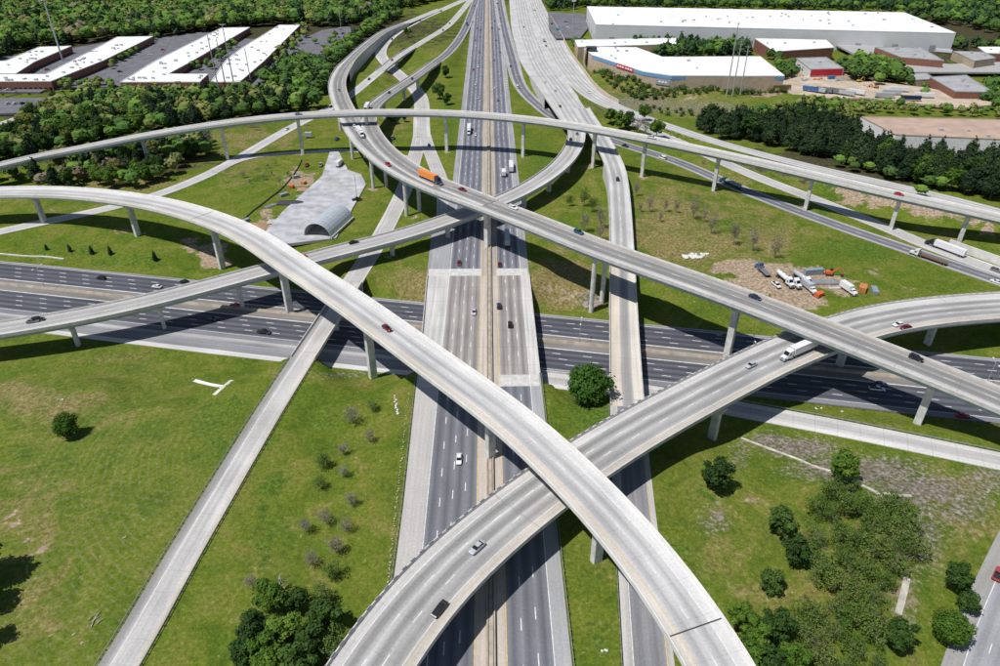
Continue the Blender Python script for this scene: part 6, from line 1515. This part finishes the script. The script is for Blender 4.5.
# ------------------------------------------------------------------ yards, debris and small things
def gp(u, v, z=0.0):
    if z >= 5 and 772 < u < 960 and 74 < v < 104: return at(u, v, 5.42)      # on the trailer yard's paving
    for _ in range(3): q = at(u, v, z); z = gz(q[0], q[1])
    return np.array([q[0], q[1], z])
def heading(u0, v0, u1, v1, z=0.0):
    a, b_ = at(u0, v0, z), at(u1, v1, z); return math.atan2(b_[1]-a[1], b_[0]-a[0])
def parked(u, v, style, rgb, ang, label, group='parked vehicles', lift=.1, z=0.0, paved=None):
    q = gp(u, v, z)
    if paved is not None: q = at(u, v, paved); lift = .03
    nm = {'sedan': 'car', 'suv': 'suv', 'pickup': 'pickup_truck', 'van': 'van'}[style]
    return build_car(nm, style, rgb, (q[0], q[1], q[2]+lift), R(ang), label, {'sedan': 'car', 'suv': 'suv', 'pickup': 'pickup', 'van': 'van'}[style], group)
def ptruck(u, v, kind, cab, box, ang, label, L_=9.0, lift=.1, z=0.0, name='semi_truck', cat='truck'):
    q = gp(u, v, z); return build_truck(kind, cab, box, (q[0], q[1], q[2]+lift), R(ang), label, cat, 'parked trucks and trailers', L_, 0.0, name)

# work trucks on the right-hand grass
ptruck(763, 273, 'flat', BLUE, GREY, 100, 'blue and grey flatbed truck, leftmost of the parked work trucks', 7, z=-3)
parked(776, 286, 'pickup', WHITE, -75, 'white pickup at the near left of the parked work trucks', z=-3)
ptruck(783.5, 281, 'tank', WHITE, WHITE, -78, 'white tank truck second among the parked work trucks', 8, z=-3)
ptruck(792, 283, 'flat', WHITE, BLUE, -78, 'white truck with a blue bed among the parked work trucks', 6, z=-3)
ptruck(801, 281, 'tank', WHITE, SILVER, -72, 'white truck with a silver tank among the parked work trucks', 8, z=-3)
ptruck(808.5, 290, 'rigid', WHITE, SILVER, -75, 'white box truck at the near end of the parked work trucks', 6, z=-3, name='box_truck')
ptruck(848, 292, 'rigid', WHITE, WHITE, -72, 'white box truck standing alone right of the work trucks', 6, z=-3.5, name='box_truck')
M['orange_machine'] = paint('orange_machine_paint', (.62, .12, .04), .5)
M['container_grey'] = paint('grey_container_paint', (.24, .28, .32), .6)
M['rust'] = paint('rusty_orange_steel', (.50, .20, .08), .8)
def excavator(u, v, ang, label, mat, z=0.0):
    q = gp(u, v, z); th = empty('excavator', tuple(q+np.array([0, 0, .1])), R(ang)); tag(th, label, 'excavator')
    for sy in (-1, 1): MB().box(-1.7, 1.7, sy*1.1-.3, sy*1.1+.3, 0, .8).build('track', M['chassis'], th)
    MB().loft([[(-1.8, -1.2, .9), (1.2, -1.2, .9), (1.2, 1.2, .9), (-1.8, 1.2, .9)], [(-1.7, -1.1, 2.0), (1.0, -1.1, 2.0), (1.0, 1.1, 2.0), (-1.7, 1.1, 2.0)]]).build('house', mat, th)
    c = MB().box(.1, 1.2, .1, 1.1, 2.0, 3.0).build('cab', M['glass'], th)
    MB().tube([(1.0, -.2, 1.7), (3.2, -.2, 4.0), (5.0, -.2, 3.2)], [.3, .32, .22], 6).build('boom', mat, th); MB().tube([(5.0, -.2, 3.2), (5.6, -.2, 1.0)], [.22, .18], 6).build('arm', mat, th)
    MB().box(5.1, 5.9, -.7, .4, .2, 1.0).build('bucket', M['chassis'], th)
def container(u, v, ang, mat, label, L_=6.0, w=2.4, h=2.6, z=0.0):
    q = gp(u, v, z); th = empty('container', tuple(q+np.array([0, 0, .1])), R(ang)); tag(th, label, 'container')
    mb = MB(); n = int(L_/.5)
    for k in range(n):       # corrugated sides
        x0 = -L_/2+k*L_/n; d = .05*(k % 2); mb.box(x0, x0+L_/n, -w/2+d, w/2-d, .05, h-.05)
    mb.build('shell', mat, th); MB().box(-L_/2-.04, L_/2+.04, -w/2-.02, w/2+.02, h-.06, h).build('roof', mat, th)
    for sy in (-1, 1): MB().box(L_/2+.0, L_/2+.05, min(sy*.05, sy*w/2*.95), max(sy*.05, sy*w/2*.95), .15, h-.15).build('door', mat, th)
container(813, 274, 8, M['container_grey'], 'grey container behind the parked work trucks', 9, z=-3)
excavator(829, 275, -15, 'orange machine right of the grey container', M['orange_machine'], z=-3)
container(819, 296, 30, M['orange_machine'], 'small red container at the near side of the work trucks', 4, 2.4, 1.8, z=-3)
container(862, 291, 60, M['rust'], 'rusty orange container near the curved flyover', 5, 3, 2.6, z=-3.6)
container(874, 292, 75, M['container_grey'], 'grey container beside the rusty orange container', 6, 2.4, 1.6, z=-3.6)
def pipes(u, v, ang, n, L_, r_, mat, label, z=0.0):
    q = gp(u, v, z); th = empty('pipe_stack', tuple(q), R(ang)); tag(th, label, 'pipes')
    for k in range(n): MB().tube([(-L_/2, (k-n/2)*r_*2.1, r_), (L_/2, (k-n/2)*r_*2.1, r_)], [r_, r_], 8).build('pipe', mat, th)
pipes(824, 282, 2, 6, 12, .35, M['steel_grey'], 'row of grey pipes lying behind the red container', -3)
pipes(840, 283, -4, 4, 9, .3, paint('green_pipe', (.16, .26, .20), .6), 'green pipes lying right of the grey pipes', -3)
pipes(836, 288, 4, 3, 7, .25, paint('pale_pipe', (.5, .5, .48), .7), 'pale pipes lying in front of the green pipes', -3)

# boulders and rubble
M['white_rock'] = paint('white_rubble', (.60, .59, .56), .9, .2, 0, .15, 1.5)
def rock_mesh(seed):
    bm = bmesh.new(); bmesh.ops.create_icosphere(bm, subdivisions=1, radius=1); rg = random.Random(seed)
    for v in bm.verts: v.co = v.co*rg.uniform(.7, 1.2); v.co.z *= .7
    me = bpy.data.meshes.new('rock'); bm.to_mesh(me); bm.free(); return me
ROCKS = [rock_mesh(k) for k in range(5)]
def heap(name, pts, mat, label, cat, size, z=0.0, seed=1):
    rg = random.Random(seed); q0 = gp(*pts[0], z); th = empty(name, tuple(q0)); tag(th, label, cat)
    for (u, v) in pts:
        q = gp(u, v, z); o = inst('rock', ROCKS[rg.randrange(5)], th); s_ = size*rg.uniform(.7, 1.35); setpaint(o, mat)
        o.location = (q[0]-q0[0], q[1]-q0[1], q[2]-q0[2]+s_*.3); o.scale = (s_, s_, s_*.8); o.rotation_euler = (0, 0, rg.uniform(0, 6))
rg = random.Random(9)
heap('rubble_heap', [(682+rg.uniform(0, 20), 258-rg.uniform(0, 4)+abs(rg.uniform(-1, 1))) for _ in range(34)], M['white_rock'], 'white rubble heap on the grass above the high flyover', 'rubble', 1.0, -2.4)
heap('rubble_heap', [(705+rg.uniform(-3, 3), 255+rg.uniform(-1.5, 1.5)) for _ in range(7)], M['white_rock'], 'small white rubble pile right of the larger heap', 'rubble', .8, -2.4, 2)
heap('rock_mound', [(594+rg.uniform(-8, 8), 302+rg.uniform(-5, 4)) for _ in range(36)], paint('brown_grey_rock', (.30, .25, .22), .95, .1, 0, .2, 1), 'brown grey rock mound at the foot of the flyover column', 'rocks', 1.1, -3, 3)
heap('loose_stones', [(409.2-(v-391)*.112+rg.uniform(-.9, .9), v+rg.uniform(-2, 2)) for v in range(392, 600, 2)], paint('pale_stone', (.40, .36, .29), .95), 'line of pale stones along the left highway guardrail', 'stones', .24, 0, 4)
heap('loose_stones', [(396+rg.uniform(-2, 2), v) for v in range(396, 416, 2)], M['white_rock'], 'white stones on the grass near the left highway shoulder', 'stones', .45, -1, 5)
for j, (u, v, lb) in enumerate([(604, 651, 'white rag like rubble on the grass between highway and ramp'), (819, 407.5, 'white debris on the verge below the crossing highway'), (843, 411, 'white debris right of the other on the verge'), (60, 400, 'pale stones on the left field')]):
    heap('debris', [(u+rg.uniform(-3, 3), v+rg.uniform(-1, 1)) for _ in range(5)], M['white_rock'], lb, 'debris', .32, -1, 20+j)

# concrete drains and kerb strips on the grass
M['drain'] = paint('stained_drain_concrete', (.44, .41, .35), .95, .1, 0, .3, .5)
def strip(name, px, w, mat, label, z=0.0, lift=.12):
    P = [gp(u, v, z) for u, v in px]; P = catmull(P, sub=8) if len(P) > 2 else np.array([P[0]+(P[1]-P[0])*k/10 for k in range(11)])
    P[:, 2] = ground_z(P[:, 0], P[:, 1])+lift
    r = Road.__new__(Road); r.p = P; r.name = 'strip'; r._frame(); r.wl = np.full(len(P), w/2); r.wr = r.wl
    o = sweep(name, r, [(w/2, .06), (w/2, -.6), (-w/2, -.6), (-w/2, .06), (-w*.2, -.06), (w*.2, -.06)], mat); return tag(o, label, 'drain')
strip('concrete_drain', [(194, 380), (222, 386)], 1.6, M['white_concrete'], 'pale concrete drain on the left field, longer arm', -1)
strip('concrete_drain', [(214, 395), (232, 379)], 1.4, M['white_concrete'], 'pale concrete drain on the left field, crossing arm', -1)
strip('concrete_drain', [(741, 438), (770, 449), (800, 460), (820, 468), (850, 480), (875, 492), (898, 510)], 1.0, M['drain'], 'long pale drain running down beside the bright green tree', -1.5)
strip('concrete_drain', [(907, 578), (903, 596), (898, 614)], 1.6, M['drain'], 'short pale drain at the right side of the thicket', -2)
strip('concrete_drain', [(884, 494), (912, 496)], 1.0, M['drain'], 'short pale concrete strip on the heathy slope', -2)
o = strip('low_barrier', [(-20, 252.5), (0, 254.6), (30, 257), (64, 259.6)], .5, M['pale_pipe'] if 'pale_pipe' in M else M['white_concrete'], 'low white barrier on the left bank above the crossing highway', -5, .7); o['category'] = 'barrier'
# fallen pale branches on the left field
def logs(u, v, label, seed):
    q = gp(u, v, -1); th = empty('fallen_branches', tuple(q)); tag(th, label, 'branches'); rg = random.Random(seed)
    for k in range(5):
        a = rg.uniform(.6, 1.9); L_ = rg.uniform(1.2, 3.2); x, y = rg.uniform(-1.2, 1.2), rg.uniform(-1.4, 1.4)
        MB().tube([(x, y, .2), (x+math.cos(a)*L_*.5, y+math.sin(a)*L_*.5, .35), (x+math.cos(a)*L_, y+math.sin(a)*L_, .2)], [.16, .13, .07], 6).build('branch', M['pale_bark'], th)
logs(92, 624, 'pale fallen branches on the lower left field', 3)

# work pad: materials, machines and cars
parked(307, 166, 'pickup', RED, 95, 'red pickup at the top of the work yard', lift=.2)
parked(321, 166, 'pickup', SILVER, 95, 'silver pickup right of the red pickup in the yard', lift=.2)
ptruck(340, 166, 'rigid', ORANGE, WHITE, 80, 'white and orange box truck on the work pad', 6, .5, name='box_truck')
ptruck(311, 138, 'trailer', GREY, SILVER, 5, 'small grey trailer standing under the thin flyover', 5, .1, name='cargo_trailer', cat='trailer')
parked(337, 140, 'pickup', BLUE, 80, 'blue pickup beside the high flyover column', lift=.2)
parked(393, 139, 'van', GREY, 85, 'dark van parked on the grass beside the pale ramp')
parked(357, 201, 'pickup', BLACK, 30, 'black pickup at the right edge of the work pad', lift=.5)
M['tarp'] = paint('dark_tarp', (.05, .05, .06), .7); M['mound'] = paint('brown_earth_mound', (.34, .22, .14), .95, .1, 0, .2, .6); M['ash'] = paint('grey_aggregate', (.40, .39, .38), .95, .1, 0, .2, .6)
def mound(u, v, rx, ry, h, mat, label, seed):
    q = gp(u, v, -.5); rg = np.random.RandomState(seed); n = 11; vs, fs = [], []
    for i in range(n):
        for j in range(n):
            x, y = (i/(n-1)*2-1), (j/(n-1)*2-1); d = min(1, math.hypot(x, y)); vs.append((x*rx, y*ry, h*(1-d)**.8*(.8+.4*rg.rand())-.15))
    fs = [(i*n+j, (i+1)*n+j, (i+1)*n+j+1, i*n+j+1) for i in range(n-1) for j in range(n-1)]
    o = mesh_obj('material_mound', vs, fs, mat, None, smooth=True); o.location = tuple(q+np.array([0, 0, .5])); tag(o, label, 'mound')
mound(256, 227, 6, 5, 1.6, M['mound'], 'brown earth mound at the left of the work pad', 1)
mound(292, 203, 8, 3.5, .8, M['tarp'], 'flat dark covered heap at the upper left of the pad', 2)
mound(333, 185, 6, 5, 1.4, M['ash'], 'grey aggregate heap on the pad', 3)
mound(304, 190, 4, 3, 1.2, M['mound'], 'reddish heap beside the dark covered heap', 4)
mound(275, 222, 4, 3, 1.0, M['ash'], 'small grey heap at the lower left of the pad', 5)
for j, (u, v, m_, L_, lb) in enumerate([(296, 178, 'container_grey', 4, 'grey blue container at the upper left of the yard'), (284, 196, 'container_grey', 5, 'low grey container beside the dark covered heap'), (246, 222, 'container_grey', 4, 'small container at the lower left of the yard'), (304, 184, 'rust', 3, 'rusty skip in the upper part of the yard'), (292, 188, 'orange_machine', 2.5, 'small orange skip near the rusty skip')]):
    container(u, v, 35+j*12, M[m_], lb, L_, 2.2, 1.6)
pipes(270, 206, 55, 5, 7, .3, M['steel_grey'], 'bundle of grey pipes at the left of the yard', -1)
pipes(300, 196, 40, 4, 5, .25, M['pole'], 'short bundle of pale pipes on the pad', -1)
M['screen'] = paint('brown_mesh', (.16, .14, .11), .8)
# silt fence along the left side of the yard
fr = [(236, 226), (262, 205), (285, 186), (297, 170), (302, 160)]
P = catmull([gp(u, v, -1) for u, v in fr], sub=8); P[:, 2] = ground_z(P[:, 0], P[:, 1])
r_ = Road.__new__(Road); r_.p = P; r_.name = 'fence'; r_._frame(); r_.wl = r_.wr = np.full(len(P), .1)
th = empty('yard_fence', tuple(P[len(P)//2])); tag(th, 'dark mesh fence along the left side of the work yard', 'fence'); inv = Matrix.Translation(tuple(-P[len(P)//2]))
o = sweep('mesh_screen', r_, [(.04, -.2), (-.04, -.2), (-.04, .95), (.04, .95)], M['screen']); o.parent = th; o.matrix_parent_inverse = inv
for i in range(0, len(P), 2):
    o = MB().box(P[i, 0]-.06, P[i, 0]+.06, P[i, 1]-.06, P[i, 1]+.06, P[i, 2]-.3, P[i, 2]+1.1).build('post', M['steel_grey'], th); o.matrix_parent_inverse = inv

# trailer yard in the industrial estate
for j, (u, v, a, c, lb) in enumerate([(812, 92, -42, BLUE, 'blue trailer, leftmost of the row in the dusty yard'), (819, 93, -42, SILVER, 'silver trailer second in the dusty yard row'), (825.5, 93, -42, GREY, 'grey trailer third in the dusty yard row'), (832, 93.5, -42, GREY, 'grey trailer fourth in the dusty yard row'), (838.5, 94, -42, GREY, 'grey trailer fifth in the dusty yard row'),
                                      (848, 96, -42, SILVER, 'silver trailer left of the white one in the yard'), (858, 95, -42, WHITE, 'white trailer at the end of the yard row')]):
    ptruck(u, v, 'trailer', GREY, c, a, lb, 13, .1, 5.4, 'semi_trailer', 'trailer')
for j, (u, v, a, c, lb) in enumerate([(783, 90, 4, BROWN, 'brown trailer alone at the left of the yard'), (886, 98, -6, SILVER, 'silver trailer lengthwise at the right of the yard'), (893, 95, -6, SILVER, 'silver trailer behind the lengthwise silver one'), (900, 92, -6, WHITE, 'white trailer at the back of the right group'), (912, 101, -8, NAVY, 'dark blue trailer near the brick building'), (925, 98, -8, WHITE, 'white trailer nearest the brick building'), (945, 53, -30, WHITE, 'white trailer beside the dark roofed shed')]):
    ptruck(u, v, 'trailer', GREY, c, a, lb, 15, .1, 5.4, 'semi_trailer', 'trailer')
excavator(859, 82, 20, 'yellow digger in the dusty yard', paint('yellow_machine_paint', (.60, .36, .04), .5), 5.5)
excavator(876, 88, 140, 'brown digger right of the yellow digger', M['rust'], 5.5)
container(831, 79, 10, paint('blue_container_paint', (.04, .18, .40), .6), 'bright blue container before the red front', 6, z=5.5)
for j, (u, v, lb) in enumerate([(818, 79, 'rusty scrap pile left of the blue container'), (840, 80, 'rusty scrap pile right of the blue container'), (868, 86, 'scrap pile between the two diggers'), (806, 80, 'scrap pile at the left end of the red front')]):
    heap('scrap_pile', [(u+rg.uniform(-4, 4), v+rg.uniform(-1.2, 1.2)) for _ in range(9)], M['rust'] if j % 2 == 0 else M['container_grey'], lb, 'scrap', 1.1, 5.5, 40+j)
# cars in the car parks
for j, (u, v, st_, c, a, lb) in enumerate([(195, 68, 'van', WHITE, 0, 'white van parked among the business blocks'), (8, 90, 'sedan', WHITE, 60, 'white car parked before the long business block'), (13, 90, 'sedan', GREY, 60, 'grey car parked beside the white one at far left'), (47, 70, 'sedan', RED, 60, 'red car parked between the left business units'), (163, 50, 'sedan', RED, 20, 'red car parked between two white business blocks'), (150, 55, 'sedan', WHITE, 20, 'white car parked between two white business blocks'), (120, 72, 'sedan', BLACK, 20, 'black car parked between two white business blocks'),
        (341, 30, 'van', WHITE, 30, 'white van in the car park behind the curved ramp'), (329, 43, 'sedan', SILVER, 30, 'silver car in the car park behind the curved ramp'), (331, 53, 'van', WHITE, 10, 'second white van nearest the curved ramp'), (323, 46, 'sedan', NAVY, 30, 'dark car in the car park behind the curved ramp'),
        (558, 30, 'van', (.05, .45, .60), 0, 'turquoise van in the car park beside the warehouse'), (568, 29, 'van', WHITE, 0, 'white van in the car park beside the warehouse'), (552, 24, 'sedan', NAVY, 60, 'dark car in the car park beside the warehouse'), (566, 22, 'sedan', GREY, 10, 'grey car in the car park beside the warehouse')]):
    parked(u, v, st_, c, a, lb, paved=.36 if u < 500 else 3.25)

pr_ = random.Random(12); rowcols = [(WHITE, 'white'), (SILVER, 'silver'), (GREY, 'grey'), (BLACK, 'black'), (RED, 'red'), (BLUE, 'blue')]
for (a, b_, n, ang, wh) in [((112, 66), (150, 44), 9, 20, 'between the long block and the middle block'), ((70, 72), (100, 64), 5, 60, 'in front of the long business block'), ((180, 70), (212, 52), 6, 30, 'in the middle yard of the business park'), ((268, 66), (292, 40), 6, 30, 'right of the nearest business block'), ((316, 58), (345, 32), 7, 40, 'behind the row along the curved ramp'), ((4, 104), (34, 104), 4, 80, 'in the far left car park')]:
    for k in range(n):
        if pr_.random() < .18: continue
        c, cn = pr_.choice(rowcols); f = (k+.5)/n
        parked(a[0]+(b_[0]-a[0])*f, a[1]+(b_[1]-a[1])*f, pr_.choice(['sedan', 'suv', 'sedan']), c, ang, '%s car parked %s' % (cn, wh), 'cars in the business park', paved=.36)

# ------------------------------------------------------------------ labels: number off things that share one
ORD = ['first', 'second', 'third', 'fourth', 'fifth', 'sixth', 'seventh', 'eighth', 'ninth', 'tenth', 'eleventh', 'twelfth', 'thirteenth', 'fourteenth', 'fifteenth', 'sixteenth', 'seventeenth', 'eighteenth', 'nineteenth', 'twentieth']
TENS = {2: 'twenty', 3: 'thirty', 4: 'forty', 5: 'fifty', 6: 'sixty', 7: 'seventy', 8: 'eighty', 9: 'ninety'}
def ordinal(n):
    if n <= 20: return ORD[n-1]
    t_, u_ = divmod(n, 10)
    return TENS[t_]+' '+ORD[u_-1] if u_ else {3: 'thirtieth', 4: 'fortieth', 5: 'fiftieth', 6: 'sixtieth', 7: 'seventieth', 8: 'eightieth', 9: 'ninetieth'}[t_]
same = {}
for o in list(COL.objects):
    if o.parent is None and 'label' in o and o.get('kind') is None: same.setdefault(o['label'], []).append(o)
for lb, os_ in same.items():
    if len(os_) < 2: continue
    uv_ = [(float(photo_px(*[np.array(c) for c in o.location])[0]), o.location.y, o) for o in os_]
    rows = [('', uv_)]
    if len(uv_) > 14:
        uv_.sort(key=lambda q: q[1]); n3 = len(uv_)//3+1
        rows = [(', near row', uv_[:n3]), (', middle row', uv_[n3:2*n3]), (', far row', uv_[2*n3:])]
    for rn, q in rows:
        q.sort(key=lambda w: w[0])
        for k, (_, _, o) in enumerate(q): o['label'] = '%s, %s from left%s' % (lb, ordinal(k+1), rn)
